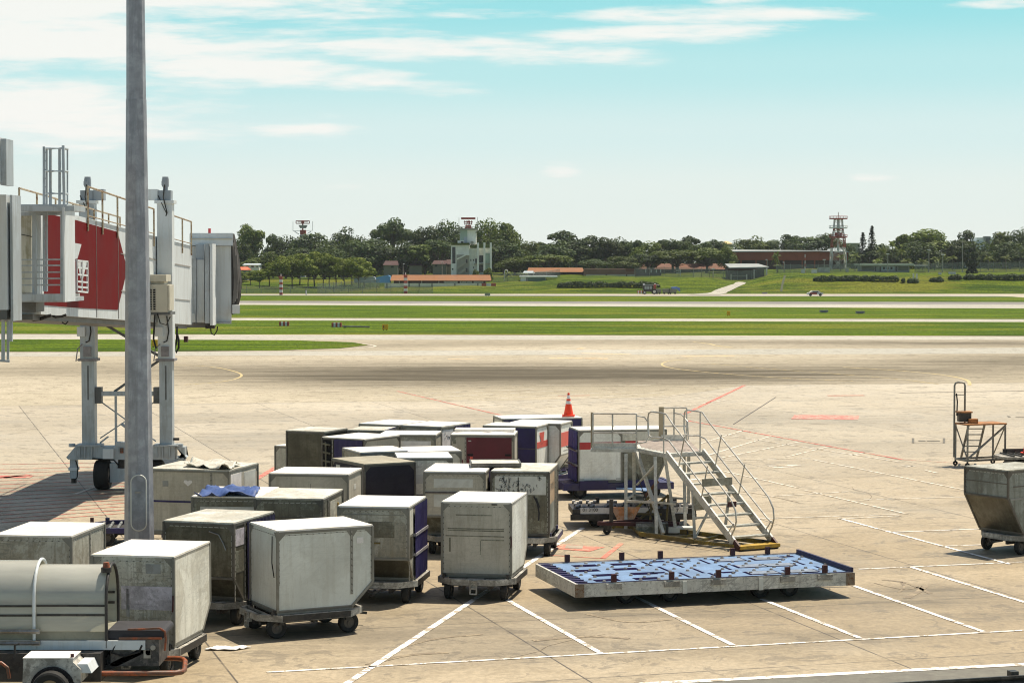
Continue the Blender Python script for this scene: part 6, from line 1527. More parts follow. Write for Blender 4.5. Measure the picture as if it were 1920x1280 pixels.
# =================================================================== BACKGROUND: BUILDINGS
def bmat(n, c, **k): return mat(n, c, .8, 0, k.pop('var', .08), k.pop('scale', .6), dirt=k.pop('dirt', .2), dcol=k.pop('dcol', tuple(x * .6 for x in c)), **k)
BWH = bmat('white_render', (.80, .81, .75), streak=.25); BGR = bmat('grey_render', (.28, .29, .27)); OR = bmat('orange_roof', (.23, .095, .034), streak=.3); ORd = bmat('dark_orange_roof', (.13, .052, .026)); BRN = bmat('brown_cladding', (.27, .075, .04), streak=.2); BRN2 = bmat('dark_brown_cladding', (.075, .045, .040)); RTI = bmat('red_tiles', (.055, .022, .021)); CRM = bmat('cream_wall', (.17, .18, .145)); GRN = bmat('pale_green_glass', (.36, .46, .39)); WIN = mat('dark_window', (.03, .035, .04), .25); CONC = bmat('old_concrete', (.34, .33, .28)); RW = bmat('radar_red', (.36, .085, .06)); RWW = bmat('radar_white', (.62, .61, .57)); BLT = bmat('blue_sheet', (.14, .34, .62)); GRF = bmat('grey_metal_roof', (.27, .29, .285)); PALEB = bmat('pale_blue_wall', (.40, .46, .50))
class Bld:
    """a building measured at range Y; picture points give its real size"""
    def __init__(s, name, label, cat, px, yb, Y, group=None):
        s.Y = Y; s.X = (px - 960) / FPX * Y; s.z = min(atY(px, yb, Y).z, terrain(s.X, Y) + .3); s.r = thing(name, label, cat, (s.X, Y, s.z), 0, group)
    def box(s, name, x0, x1, y0, y1, m, d0=0, dep=6.0, par=None, ext=0.0):
        Y = s.Y + d0; p, q = atY(x0, y0, s.Y), atY(x1, y1, s.Y)
        return MB().bx(p.x - s.X, q.x - s.X, d0, d0 + dep, q.z - s.z - ext, p.z - s.z).build(name, m, par or s.r)
    def bar(s, name, pts, w_, m, d=0, par=None):
        b = MB()
        for x0, y0, x1, y1 in pts:
            p, q = atY(x0, y0, s.Y), atY(x1, y1, s.Y); b.bar((p.x - s.X, d, p.z - s.z), (q.x - s.X, d, q.z - s.z), w_)
        return b.build(name, m, par or s.r)
    def gable(s, name, x0, x1, y0, y1, m, dep=8.0, d0=-.6, inset=6, par=None):
        """hipped roof: eaves at y1, ridge at y0"""
        a, b_, c, e = atY(x0, y1, s.Y), atY(x1, y1, s.Y), atY(x0 + inset, y0, s.Y), atY(x1 - inset, y0, s.Y); L = lambda p, d: (p.x - s.X, d, p.z - s.z)
        return MB().add([L(a, d0), L(b_, d0), L(b_, d0 + dep), L(a, d0 + dep), L(c, d0 + dep / 2), L(e, d0 + dep / 2)], [(0, 1, 5, 4), (2, 3, 4, 5), (1, 2, 5), (3, 0, 4), (3, 2, 1, 0)]).build(name, m, par or s.r)
    def windows(s, xs_, y0, y1, wpx, m=None, d=-.05, name='window'):
        for x in xs_: s.box(name, x, x + wpx, y0, y1, m or WIN, d, .045)
# white radar tower block
t_ = Bld('control_building', 'white radar tower block with outside stairs and a red radar on its roof', 'building', 885, 516, 530)
t_.box('wall', 845.5, 880, 459.5, 516, BWH, 0, 9, ext=1.5); t_.box('wing_wall', 880, 921, 465, 516, BWH, .8, 8, ext=1.5); t_.box('parapet', 845, 881, 457, 459.4, CONC, -.15, 9.3)
t_.box('tall_window', 848, 854, 463, 494, WIN, -.05, .04); t_.box('stair_recess', 856, 880, 477.5, 515.5, CONC, -.06, .05)
st_ = t_.bar('stair_roof', [(857, 486, 874, 477.5), (874, 477.5, 882, 477.5)], .35, BWH, -.8); t_.bar('stair_flight', [(857, 503, 873, 491), (860, 514, 873, 504)], .55, CONC, -.9)
t_.box('stair_door', 873.5, 876.5, 486, 493, WIN, -.13, .05); t_.box('stair_door', 873.5, 876.5, 503, 510, WIN, -.13, .05)
tw = t_.box('tower', 862, 892.5, 431, 458, BWH, 1.2, 5.5); t_.box('tower_bay', 862.5, 876, 430, 457.8, GRN, 1.1, .09, tw); t_.box('tower_deck', 859, 896, 428, 431, CONC, .5, 7, tw); t_.box('tower_blue_panel', 870, 876, 444, 457, PALEB, 1.0, .09, tw)
t_.bar('tower_railing', [(860, 425.5, 895, 425.5), (860, 425.5, 860, 428), (868, 425.5, 868, 428), (877, 425.5, 877, 428), (886, 425.5, 886, 428), (895, 425.5, 895, 428)], .10, CONC, .7, tw); t_.bar('tower_bracket', [(860, 431, 863, 437), (895, 431, 892, 437)], .25, CONC, 1.0, tw)
b_ = t_.box('plant_box', 858, 870, 451, 458, BWH, -.0, 1.1); t_.box('plant_window', 864, 869, 452.5, 457, WIN, -.06, .05, b_); b_ = t_.box('plant_box', 881, 888, 451.5, 458, BWH, .0, 1.1); t_.box('plant_window', 882.5, 888, 452.5, 457.5, CONC, -.06, .05, b_)
t_.bar('roof_garden', [(846, 457.5, 880, 457), (881, 462, 918, 462.5)], .5, LF_M, -.3)
for x0 in (894.5, 906.5, 918.5): t_.box('column', x0, x0 + 3.6, 455, 516, BWH, -.9, 1.6, ext=1.5)
t_.box('slab', 889, 922, 493.5, 496, CONC, -.7, 1.4); t_.box('glass_front', 909.5, 918, 475, 514, GRN, -.2, .9); t_.box('window', 898.5, 906, 479, 492, WIN, .7, .09); t_.box('window', 898.5, 906, 496.5, 510, WIN, .7, .09); t_.box('window', 891, 894, 485, 493, WIN, .7, .09)
for x, y in ((882, 486), (887, 486), (887, 500), (891, 505)): t_.box('small_window', x, x + 1.5, y, y + 3.5, WIN, .73, .06)
t_.box('small_window', 847.5, 850, 503, 506, WIN, -.05, .04)
rd = t_.bar('radar_mast', [(877.5, 428, 877.5, 412), (873, 428, 876.5, 414), (882, 428, 878.5, 414)], .16, RW, 3.5)
t_.bar('radar_antenna', [(864, 410, 891, 410), (864, 408.3, 891, 408.3)], .28, RW, 3.0, rd); t_.bar('radar_grid', [(869, 416, 886, 416), (870, 420, 885, 420), (871, 413, 871, 421), (875, 413, 875, 421), (880, 413, 880, 421), (884, 413, 884, 421)], .22, RW, 3.2, rd); t_.bar('radar_base', [(872, 424, 883, 424), (871, 427, 884, 427)], .55, RW, 3.3, rd); t_.bar('lightning_rod', [(860.3, 407, 860.3, 427), (895.3, 407, 895.3, 427)], .10, GREYP, 1.5)
# radar behind the wood
t_ = Bld('radar_mast', 'distant red and white radar rising above the trees at the left', 'radar', 567, 500, 590)
t_.box('red_tower', 562.5, 573, 431, 440, RW, 0, 1.6); t_.box('white_tower', 562.5, 573, 440.2, 520, RWW, 0, 1.6, ext=2)
t_.bar('platform_rail', [(549, 433, 586, 432), (549, 415, 549, 433), (586, 415, 586, 432)], .12, RWW, .5); t_.bar('bracket', [(552, 434, 560, 439), (583, 434, 576, 438)], .2, RWW, .5)
t_.bar('antenna', [(555, 414, 580, 414), (555, 419, 580, 419), (555, 414, 555, 419), (580, 414, 580, 419), (558, 416.5, 577, 416.5)], .22, RW, .2); t_.bar('antenna_centre', [(565, 417, 570, 417)], .7, RW, .1); t_.bar('dish_grid', [(561, 425, 575, 425), (560, 423, 576, 423), (562, 427, 574, 427)], .3, CONC, .4); t_.bar('mast', [(567.3, 419, 567.3, 431)], .35, RW, .5)
# long orange roofed shed with a low wall
t_ = Bld('orange_shed', 'long low building with an orange roof in front of the white tower', 'building', 828, 529, 492)
rf = t_.gable('roof', 732, 921, 515.5, 526, OR, 7, -1, 2); t_.box('wall', 738, 910, 526.2, 531, BRN2, .6, 5, ext=1.5)
for x in (748, 764, 790, 822, 832, 865, 874, 905): t_.box('post', x, x + 1.6, 526.2, 531.5, CONC, -.4, .3, ext=.5)
for x0, x1 in ((833, 858), (862, 885), (888, 905)): t_.box('white_bay', x0, x1, 527, 530.5, BWH, .5, .06)
w_ = thing('boundary_wall', 'long low cream wall with dark posts in front of the orange roofed shed', 'wall', ((813 - 960) / FPX * 480, 480, terrain((813 - 960) / FPX * 480, 480)), 0)
b = MB(); p, q = atY(721, 531, 480), atY(905, 538, 480); b.bx(p.x - w_.location.x, q.x - w_.location.x, 0, .3, q.z - w_.location.z - .8, p.z - w_.location.z); b.build('panel', bmat('pale_wall', (.62, .61, .50)), w_)
for x in (725.5, 767, 786, 810, 853, 896):
    p = atY(x, 530.5, 480); MB().bx(p.x - w_.location.x - .12, p.x - w_.location.x + .12, -.1, -.003, -.8, p.z - w_.location.z).build('post', BGD, w_)
t_ = Bld('barrier', 'orange and white barrier blocks at the right end of the low cream wall', 'barrier', 917, 536.5, 474)
for i, x in enumerate((903, 912, 921)): t_.box('block', x, x + 8.8, 531, 536.5, (RW, RWW, RW)[i] if i != 1 else RWW, 0, .7)
for i, (x0, x1, m, lb, nm) in enumerate(((705, 732, BLT, 'blue sheeted stack left of the orange roofed shed', 'sheeted_stack'), (664, 704, PALEB, 'low pale stack beyond the right of the grove', 'pale_stack'))):
    t_ = Bld(nm, lb, 'stack', (x0 + x1) / 2, 524, 492); b = MB(); p, q = atY(x0, 516 if i == 0 else 518.5, 492), atY(x1, 524, 492)
    b.prism([(p.x - t_.X, q.z - t_.z - .8), (q.x - t_.X, q.z - t_.z - .8), (q.x - t_.X - .1, p.z - t_.z - .2), (q.x - t_.X - .6, p.z - t_.z), (p.x - t_.X + 1.6, p.z - t_.z - .15), (p.x - t_.X, p.z - t_.z - .5)], 'y', 0, 3); b.build('cover', m, t_.r); t_.box('ground_sheet', x0, x1 - 2, 523.5, 526, BGR, .2, 2.6, ext=.4)
# small houses
def house(x0, x1, yr, ye, yb, Y, rm_, wm, label, wins=(), ins=3):
    t_ = Bld('house', label, 'house', (x0 + x1) / 2, yb, Y); t_.gable('roof', x0, x1, yr, ye, rm_, 8, -.8, ins); t_.box('wall', x0 + 1.5, x1 - 1.5, ye + .2, yb, wm, 0, 6, ext=2)
    for a, c in wins: t_.box('window', a, c, ye + 2, ye + 5, WIN, -.05, .04)
    return t_
house(455, 487, 494, 496.5, 507, 533, PALEB, BWH, 'white house with dark windows right of the bellows', ((461, 466), (471, 476), (481, 483)), 1)
house(441, 465, 500.5, 506, 510, 522, bmat('bright_red_roof', (.55, .13, .06)), BGR, 'small house with a bright red roof beside the bellows', ())
house(718, 747, 489, 497, 506, 535, RTI, CRM, 'red roofed pale house behind the blue sheeted stack', ((733, 738),)); house(810, 838, 488, 495, 506, 538, RTI, CRM, 'red roofed house under the forked tree left of the tower', ((815, 820),)); house(834, 850, 486.5, 495, 504, 541, RTI, CRM, 'red roofed house half hidden by the white tower', ((839, 843),)); house(766, 792, 493, 498, 508, 539, RTI, CRM, 'low house under the fork left of the tower', ())
# sheds right of the tower
t_ = Bld('orange_house', 'orange roofed sheds under the low umbrella tree right of the tower', 'building', 1050, 512, 520)
t_.gable('roof', 988, 1096, 502, 510, OR, 8, -.8, 3); t_.box('wall', 990, 1094, 510.2, 516, BRN2, 0, 6, ext=1.5)
t_ = Bld('brown_shed', 'long brown shed with a pale fence before it, middle of the background', 'building', 1150, 516, 512)
t_.box('wall', 1096, 1192, 504, 514, bmat('brown_shed_wall', (.17, .10, .065)), 0, 8, ext=1.5); t_.box('orange_bay', 1173, 1192, 503.5, 509, ORd, -.1, .09); t_.box('dark_wing', 1192.2, 1240, 504.5, 515, BRN2, .3, 7, ext=1.5); t_.box('low_wall', 1098, 1190, 514.2, 520, CONC, -2.0, .3, ext=.6)
for x in (1135, 1173): t_.box('wall_gap', x, x + 2, 514.2, 520, BRN2, -2.06, .05)
for x in (1210, 1220, 1230, 1238): t_.box('light_panel', x, x + 1.8, 505, 511, RWW, .2, .09)
t_.bar('white_gate', [(1267, 507, 1275, 507), (1275, 505, 1275, 518), (1267, 512, 1275, 512)], .2, RWW, -.6)
t_ = Bld('orange_roof_house', 'orange roofed building seen through the rain tree trunks', 'building', 1300, 515, 555); t_.gable('roof', 1200, 1370, 494, 505, ORd, 10, -1, 8); t_.box('wall', 1204, 1366, 505.2, 520, BRN2, 0, 8, ext=2)
t_ = Bld('green_cabin', 'low green and white cabin before the orange roofed sheds', 'cabin', 1005, 527, 500); t_.box('wall', 976, 1023, 520, 529, BGR, 0, 4, ext=1); t_.box('white_wall', 976, 986, 519.5, 529, BWH, -.06, .05); t_.box('roof', 974, 1045, 517, 519.8, BWH, -.4, 5); t_.box('panel', 990, 1022, 521, 528, bmat('green_panel', (.12, .19, .15)), -.06, .05)
t_ = Bld('blue_canopy', 'small pale blue canopy right of the white tower', 'canopy', 992, 516, 508); t_.gable('roof', 980, 1003, 508, 512, PALEB, 4, -.5, 3); t_.bar('posts', [(983, 512, 983, 518), (1000, 512, 1000, 518)], .2, BGR, .5)
# brown hangar
t_ = Bld('hangar', 'large rust brown hangar with a pale roof line, right of the rain trees', 'hangar', 1480, 505, 560)
Yh = 560; A_ = [atY(x, y, Yh) for x, y in ((1371, 471.5), (1535, 470), (1600, 471.5))]
def hx(p): return p.x - t_.X, p.z - t_.z
zU, zM, zL = atY(1400, 473, Yh).z - t_.z, atY(1400, 488, Yh).z - t_.z, -1.5
xa, xb_, xc = A_[0].x - t_.X, A_[1].x - t_.X, A_[2].x - t_.X
MB().add([(xa, 0, zM), (xb_, 0, zM), (xc, 9, zM), (xc, 30, zM), (xa, 30, zM), (xa, 0, zU), (xb_, 0, zU + .15), (xc, 9, zU), (xc, 30, zU), (xa, 30, zU)], [(0, 1, 6, 5), (1, 2, 7, 6), (2, 3, 8, 7), (3, 4, 9, 8), (4, 0, 5, 9)]).build('upper_wall', BRN, t_.r)
MB().add([(xa + .3, .6, zL), (xb_, .6, zL), (xc - .5, 9.4, zL), (xc - .5, 30, zL), (xa + .3, 30, zL), (xa + .3, .6, zM + .1), (xb_, .6, zM + .1), (xc - .5, 9.4, zM + .1), (xc - .5, 30, zM + .1), (xa + .3, 30, zM + .1)], [(0, 1, 6, 5), (1, 2, 7, 6), (2, 3, 8, 7), (3, 4, 9, 8), (4, 0, 5, 9)]).build('lower_wall', BRN2, t_.r)
MB().add([(xa - .3, -.4, zU + .02), (xb_ + .1, -.4, zU + .17), (xc + .4, 8.7, zU + .02), (xc + .3, 31, zU + .3), (xa - .3, 31, zU + .5), (xa - .3, -.4, zU + .28), (xb_ + .1, -.4, zU + .42), (xc + .4, 8.7, zU + .26), (xc + .3, 31, zU + .6), (xa - .3, 31, zU + .9)], [(0, 1, 6, 5), (1, 2, 7, 6), (2, 3, 8, 7), (3, 4, 9, 8), (4, 0, 5, 9), (5, 6, 7, 8, 9)]).build('roof', GRF, t_.r)
for x in (1390, 1418, 1438, 1470, 1505, 1528): p = atY(x, 490, Yh); MB().bx(p.x - t_.X - .2, p.x - t_.X + .2, .5, .597, zL, zM).build('pilaster', BRN, t_.r)
t_ = Bld('grey_roof_shed', 'open shed with a pale grey roof in front of the hangar by the ramp road', 'shed', 1405, 518, 500)
p, q, e = atY(1366, 503.5, 500), atY(1440, 502, 500), atY(1430, 498, 500); MB().add([(p.x - t_.X, -2, p.z - t_.z), (q.x - t_.X, -2, q.z - t_.z), (e.x - t_.X, 9, e.z - t_.z + .2), (p.x - t_.X, 9, e.z - t_.z + .2), (p.x - t_.X, -2, p.z - t_.z + .25), (q.x - t_.X, -2, q.z - t_.z + .25), (e.x - t_.X, 9, e.z - t_.z + .45), (p.x - t_.X, 9, e.z - t_.z + .45)], [(3, 2, 1, 0), (4, 5, 6, 7), (0, 1, 5, 4), (1, 2, 6, 5), (2, 3, 7, 6), (3, 0, 4, 7)]).build('roof', GRF, t_.r)
t_.box('wall', 1366, 1434, 503.6, 518, BRN2, 1, 6, ext=1.5); t_.bar('gate_post', [(1369, 514, 1369, 528), (1398, 514, 1398, 527), (1412, 505, 1412, 526), (1435, 503, 1435, 516)], .30, RWW, -2.2); t_.bar('gate', [(1370, 517, 1397, 517), (1370, 526, 1397, 526)], .15, CONC, -2.2)
# red and white lattice tower
t_ = Bld('lattice_tower', 'red and white lattice tower with round platforms in front of the hangar end', 'tower', 1571, 503, 530)
s_ = FPX / 530
def zz_(y): return atY(1571, y, 530).z - t_.z
lev = [(503, 13.5, RWW), (479, 13.2, RWW), (465, 12, RW), (446, 11.5, RWW), (433, 8.5, RW), (428.5, 8, RWW), (412, 7.2, RW), (410, 7, RW)]
for (y0, w0, m0), (y1, w1, m1) in zip(lev, lev[1:]):
    b = MB(); z0, z1 = zz_(y0) - (1 if y0 == 503 else 0), zz_(y1); C0 = [(sx * w0 / s_, sy * w0 / s_, z0) for sx, sy in ((-1, -1), (1, -1), (1, 1), (-1, 1))]; C1 = [(sx * w1 / s_, sy * w1 / s_, z1) for sx, sy in ((-1, -1), (1, -1), (1, 1), (-1, 1))]
    for k in range(4):
        k2 = (k + 1) % 4; b.bar(C0[k], C1[k], .16); b.bar(C0[k], C1[k2], .085); b.bar(C0[k2], C1[k], .085); b.bar(C1[k], C1[k2], .10)
        mA = (Vector(C0[k]) + Vector(C0[k2])) / 2; mB_ = (Vector(C1[k]) + Vector(C1[k2])) / 2; b.bar(mA, mB_, .07)
    b.build('lattice_section', m0, t_.r)
for y0, w0, m0 in ((411, 17, RW), (428.5, 17, RWW), (445.5, 17, RW)):
    z = zz_(y0); pf = MB().tube([(0, 0, z), (0, 0, z + .28)], w0 / s_, 20).build('platform', m0, t_.r); b = MB(); q = w0 / s_
    for k in range(16): a = k * 2 * math.pi / 16; b.bar((q * math.cos(a), q * math.sin(a), z + .28), (q * math.cos(a), q * math.sin(a), z + .75), .06)
    pts_ = [(q * math.cos(k * math.pi / 10), q * math.sin(k * math.pi / 10), z + .75) for k in range(21)]; b.tube(pts_, .05, 5); b.build('railing', m0, pf)
MB().bx(-6 / s_, 6 / s_, -.8, .8, zz_(444), zz_(436)).build('equipment_room', RW, t_.r); MB().tube([(0, 0, zz_(470)), (0, 0, zz_(410))], .35, 8).build('core', RWW, t_.r); MB().tube([(0, 0, zz_(410)), (0, 0, zz_(398))], .08, 6).build('aerial', GREYP, t_.r)
# right: low white building, far blocks
t_ = Bld('low_building', 'long low building with a flat white roof on the right bank', 'building', 1660, 508, 505); t_.box('wall', 1616, 1706, 498, 509, BGR, .5, 6, ext=1); t_.box('flat_roof', 1611, 1713, 494, 498, bmat('pale_roof', (.50, .52, .42)), -.6, 8); t_.box('flat_roof_wing', 1713.2, 1741, 497, 498.6, BWH, -.3, 5)
for x0, x1, m in ((1617, 1639, CRM), (1653, 1678, PALEB), (1685, 1703, CRM)): t_.box('wall_panel', x0, x1, 499.5, 507, m, .44, .05)
t_.windows((1656, 1663, 1670), 500.5, 505, 4, None, .39)
for x in (1641, 1650, 1680): t_.box('doorway', x, x + 2.5, 500, 508.5, WIN, .42, .06)
t_ = Bld('pale_block', 'pale blue grey block standing high behind the palms at the far right', 'building', 1843, 480, 640); t_.box('wall', 1818, 1868, 452, 482, PALEB, 0, 10, ext=8); t_.box('upper_wall', 1832, 1868, 445.5, 452, BWH, .4, 9); t_.box('tower_core', 1845, 1857, 443, 464, BGR, -.3, 2); t_.box('recess', 1848, 1856, 446, 460, BGD, -.36, .05); t_.box('window_band', 1819, 1831, 455, 459, BGR, -.05, .04); t_.box('canopy', 1827, 1864, 465, 468, BWH, -1.2, 1.1)
t_ = Bld('far_grey_block', 'far grey block between the lattice tower and the conifers', 'building', 1600, 480, 640); t_.box('wall', 1591, 1612, 457, 480, CONC, 0, 8, ext=6); t_.box('roof', 1590, 1613, 455.5, 456.8, BWH, -.5, 9)
t_ = Bld('cream_house', 'cream gabled house peeping over the trees left of the hangar', 'house', 1364, 470, 640); t_.gable('roof', 1354, 1374, 452, 457, bmat('straw_roof', (.55, .42, .22)), 8, -.6, 7); t_.box('wall', 1356, 1372, 457.2, 480, bmat('straw_wall', (.52, .43, .28)), 0, 6, ext=6)

# =================================================================== BACKGROUND: FENCES, POSTS, MARKERS
m_mesh, t2, p2, o2 = material('chain_link')
tc_ = t2.node('ShaderNodeTexCoord').outputs['Object']
t2.put(p2.inputs['Base Color'], (.20, .22, .20, 1)); tr = t2.node('ShaderNodeBsdfTransparent'); mx = t2.node('ShaderNodeMixShader'); t2.put(mx.inputs[0], t2.m('ADD', .34, t2.m('MULTIPLY', t2.noise(t2.vmul(tc_, (1, 1, .3)), 1.2, 3), .22)))
t2.l.new(tr.outputs[0], mx.inputs[1]); t2.l.new(p2.outputs[0], mx.inputs[2]); t2.l.new(mx.outputs[0], o2.inputs[0])
FP = mat('fence_post', (.22, .23, .21), .7)
def fence(pts, h, label, step=3.0):
    """pts: picture points of its foot with range"""
    P = [Vector(((x - 960) / FPX * Y, Y, 0)) for x, Y in pts]
    c = (P[0] + P[-1]) / 2; r = thing('wire_fence', label, 'fence', (c.x, c.y, terrain(c.x, c.y)), 0, None); o = r.location.copy(); b = MB(); ps = MB()
    for p, q in zip(P, P[1:]):
        n = max(1, int((q - p).length / step))
        for k in range(n):
            a, e = p.lerp(q, k / n), p.lerp(q, (k + 1) / n); za, ze = terrain(a.x, a.y), terrain(e.x, e.y)
            b.add([Vector((a.x, a.y, za)) - o, Vector((e.x, e.y, ze)) - o, Vector((e.x, e.y, ze + h)) - o, Vector((a.x, a.y, za + h)) - o], [(0, 1, 2, 3)])
            ps.bar(Vector((a.x, a.y - .05, za)) - o, Vector((a.x, a.y - .05, za + h + .25)) - o, .08); ps.bar(Vector((a.x, a.y - .05, za + h)) - o, Vector((e.x, e.y - .05, ze + h)) - o, .06)
    m_ = b.build('mesh', m_mesh, r, False, False); ps.build('posts', FP, r); return r
fence([(380, 459), (600, 458), (812, 462)], 1.5, 'wire fence along the foot of the grass at the left, before the grove'); fence([(596, 459), (640, 470), (712, 482)], 2.1, 'wire fence running back toward the blue sheeted stack')
fence([(662, 498), (845, 506)], 2.0, 'wire fence behind the orange roofed shed'); fence([(925, 500), (1050, 506)], 2.0, 'wire fence between the tower and the green cabin'); fence([(1190, 490), (1300, 490), (1330, 496), (1436, 496)], 2.2, 'wire fence in front of the rain trees and ramp road gate'); fence([(1455, 500), (1612, 502)], 2.0, 'wire fence before the hangar and lattice tower'); fence([(1715, 500), (1960, 500)], 2.3, 'wire fence along the top of the right bank')
def lamp(x, y0, y1, Y, label, arm=0):
    X = (x - 960) / FPX * Y; z0 = terrain(X, Y); h = atY(x, y0, Y).z - z0; r = thing('street_lamp', label, 'lamp post', (X, Y, z0), 0, 'thin lamp posts in the background')
    MB().tube([(0, 0, 0), (0, 0, h)], .13, 6, .07).build('pole', GREYP, r); MB().bx(-.35 if arm <= 0 else -.05, .35 if arm >= 0 else .05, -.12, .12, h - .05, h + .12).build('lamp_head', STICK, r)
for a in ((756, 495, 0, 500, 'thin lamp post between the two red roofed houses', 1), (829, 492, 0, 500, 'thin lamp post left of the white tower', 0), (1438, 487, 0, 508, 'lamp post before the left of the hangar', -1), (1470, 492, 0, 506, 'lamp post before the hangar, right of the slender palm', -1), (1545, 487, 0, 508, 'lamp post left of the lattice tower', 0), (1741, 469, 0, 498, 'tall white pole before the big rounded tree', 0), (1767, 478, 0, 498, 'thin grey pole under the right of the big rounded tree', 0), (1804, 446, 0, 498, 'tallest thin pole left of the column shaped tree', 0), (1664, 476, 0, 497, 'thin pole in front of the low building', 0), (1337, 504, 0, 494, 'thin post in the fence left of the ramp road', 0)): lamp(*a)
X = (949 - 960) / FPX * 503; r = thing('street_lamp', 'hooked double lamp right of the white tower', 'lamp post', (X, 503, terrain(X, 503)), 0, 'thin lamp posts in the background')
MB().tube([(-.42, 0, 0), (-.42, 0, 2.2), (-.3, 0, 2.7), (0, 0, 2.9), (.3, 0, 2.7), (.42, 0, 2.2)], .07, 6).build('pole', STICK, r); MB().bx(.34, .5, -.1, .1, 1.95, 2.2).build('lamp_head', GREYP, r)
X = (1509 - 960) / FPX * 500; r = thing('striped_pole', 'red and white striped pole before the hangar', 'pole', (X, 500, terrain(X, 500)), 0); H_ = atY(1509, 477, 500).z - terrain(X, 500)
for k in range(6): MB().tube([(0, 0, H_ * k / 6), (0, 0, H_ * (k + 1) / 6)], .09, 6).build('band', RW if k % 2 == 0 else RWW, r)
# striped monitor towers near the fence
def monitor(px, yt, yb, Y, wpx, label):
    X = (px - 960) / FPX * Y; z0 = terrain(X, Y); h = atY(px, yt, Y).z - z0; w_ = wpx * Y / FPX / 2; r = thing('striped_marker', label, 'marker', (X, Y, z0), 0, 'red and white striped marker towers')
    n = 7
    for k in range(n): MB().bx(-w_, w_, -w_, w_, h * k / n + (.002 if k else 0), h * (k + 1) / n).build('band', RW if k % 2 == 0 else RWW, r)
    MB().bx(-w_ * 1.7, w_ * 1.7, -w_ * 1.7, w_ * 1.7, h, h + .10).build('cap', RW, r); MB().tube([(0, 0, h + .1), (0, 0, h + .6)], .08, 6).build('aerial', STICK, r)
monitor(527, 519, 557, 437, 5.5, 'left striped marker tower, near the grove'); monitor(760.5, 516, 550, 455, 6.5, 'right striped marker tower, before the orange roofed shed')
# small things on the grass
def small(px, yb, w_, h_, d_, name, label, cat, parts, group=None):
    g = gp(px, yb, .03); r = thing(name, label, cat, (g.x, g.y, .03), 0, group)
    for nm, x0, x1, z0, z1, m in parts: MB().bx(-w_ / 2 + w_ * x0, -w_ / 2 + w_ * x1, 0, d_, h_ * z0, h_ * z1).build(nm, m, r)
    return r
for px_, yb_, lb in ((532.5, 611, 'striped red and white block on the grass, left of the pair'), (631, 613, 'striped red and white block on the grass, right of the pair')):
    small(px_, yb_, 1.1, .48, .5, 'marker_block', lb, 'marker', [('stripe', .2 * k, .2 * (k + 1) - .005, 0, 1, (RW, RWW)[k % 2]) for k in range(5)], 'striped marker blocks')
YS = mat('sign_yellow', (.80, .42, .02), .5, 0, .06, 4)
for px_, yb_, w_, lb in ((722, 619, .62, 'small yellow taxiway sign right of the striped blocks'), (290, 651, .5, 'small yellow sign on the grass behind the jet bridge leg'), (1366, 592, .45, 'small yellow sign alone on the far grass')):
    r = small(px_, yb_, w_, .62, .18, 'taxiway_sign', lb, 'sign', [('board', 0, 1, .12, 1, YS), ('foot', .15, .3, 0, .118, BLKM), ('foot', .7, .85, 0, .118, BLKM)], 'yellow taxiway signs')
    if px_ == 722:
        b = MB(); b.bx(-.2, -.1, -.006, 0, .25, .5); b.build('sign_mark', ORG, r)
g = gp(660, 614.5, .03); r = thing('low_pipe', 'low dark pipe lying on the grass beside the right striped block', 'pipe', (g.x, g.y, .03)); MB().tube([(-1.1, 0, .18), (-.2, 0, .15), (.8, .3, .12), (1.9, .4, .08)], .08, 6).build('pipe', BGD, r); MB().bx(-.9, -.6, -.1, .1, 0, .2).build('support', BGD, r)
small(574, 553, .35, 1.2, .3, 'white_post', 'short white post near the left fence', 'post', [('post', .2, .8, 0, .8, RWW), ('cap', 0, 1, .805, 1, GREYP)])
small(914, 556, 1.1, .7, .3, 'grey_sign', 'small grey sign board by the far road below the white tower', 'sign', [('board', 0, 1, .3, 1, GREYP), ('foot', .2, .28, 0, .298, BLKM), ('foot', .7, .78, 0, .298, BLKM)])
def fixture(px, yb, label):
    return small(px, yb, 1.2, .35, .3, 'ground_fixture', label, 'fixture', [('body', 0, 1, .2, 1, GREYM), ('foot', .2, .8, 0, .198, BLKM)])
fixture(1545, 586, 'small pale fixture on the far grass at the right'); fixture(1613, 588, 'low grey fixture on the grass below the lattice tower'); fixture(1434, 551, 'dark block by the far road right of the ramp')
# marker posts with hedge on the bank
g = onterrain(1716, 522); r = thing('marker_posts', 'pair of white marker posts on the right bank', 'posts', tuple(g))
for x in (-.4, .35): MB().bx(x - .16, x + .16, -.16, .16, -.05, 1.1).build('post', RWW, r)
def whitebox(px, yb, Y, w_, h_, label):
    g = onterrain(px, yb); r = thing('white_box', label, 'box', tuple(g), 0, 'white boxes along the hangar fence'); MB().bx(-w_ / 2, w_ / 2, 0, .8, 0, h_).build('body', RWW, r); MB().bx(-w_ / 2 - .05, w_ / 2 + .05, -.05, .85, h_ + .002, h_ + .1).build('lid', CONC, r)
whitebox(1506, 512, 488, .9, .9, 'white box by the foot of the striped pole'); whitebox(1527, 512, 488, 1.2, .8, 'white box right of the striped pole'); whitebox(1545, 511, 492, 3.0, 1.2, 'widest white box before the hangar'); whitebox(1589, 510, 490, .7, .8, 'small white box right of the lattice tower foot'); whitebox(1763, 515, 484, .6, .5, 'small white box above the short hedge'); whitebox(1786, 514, 484, 1.6, .5, 'white slab by the column shaped tree')
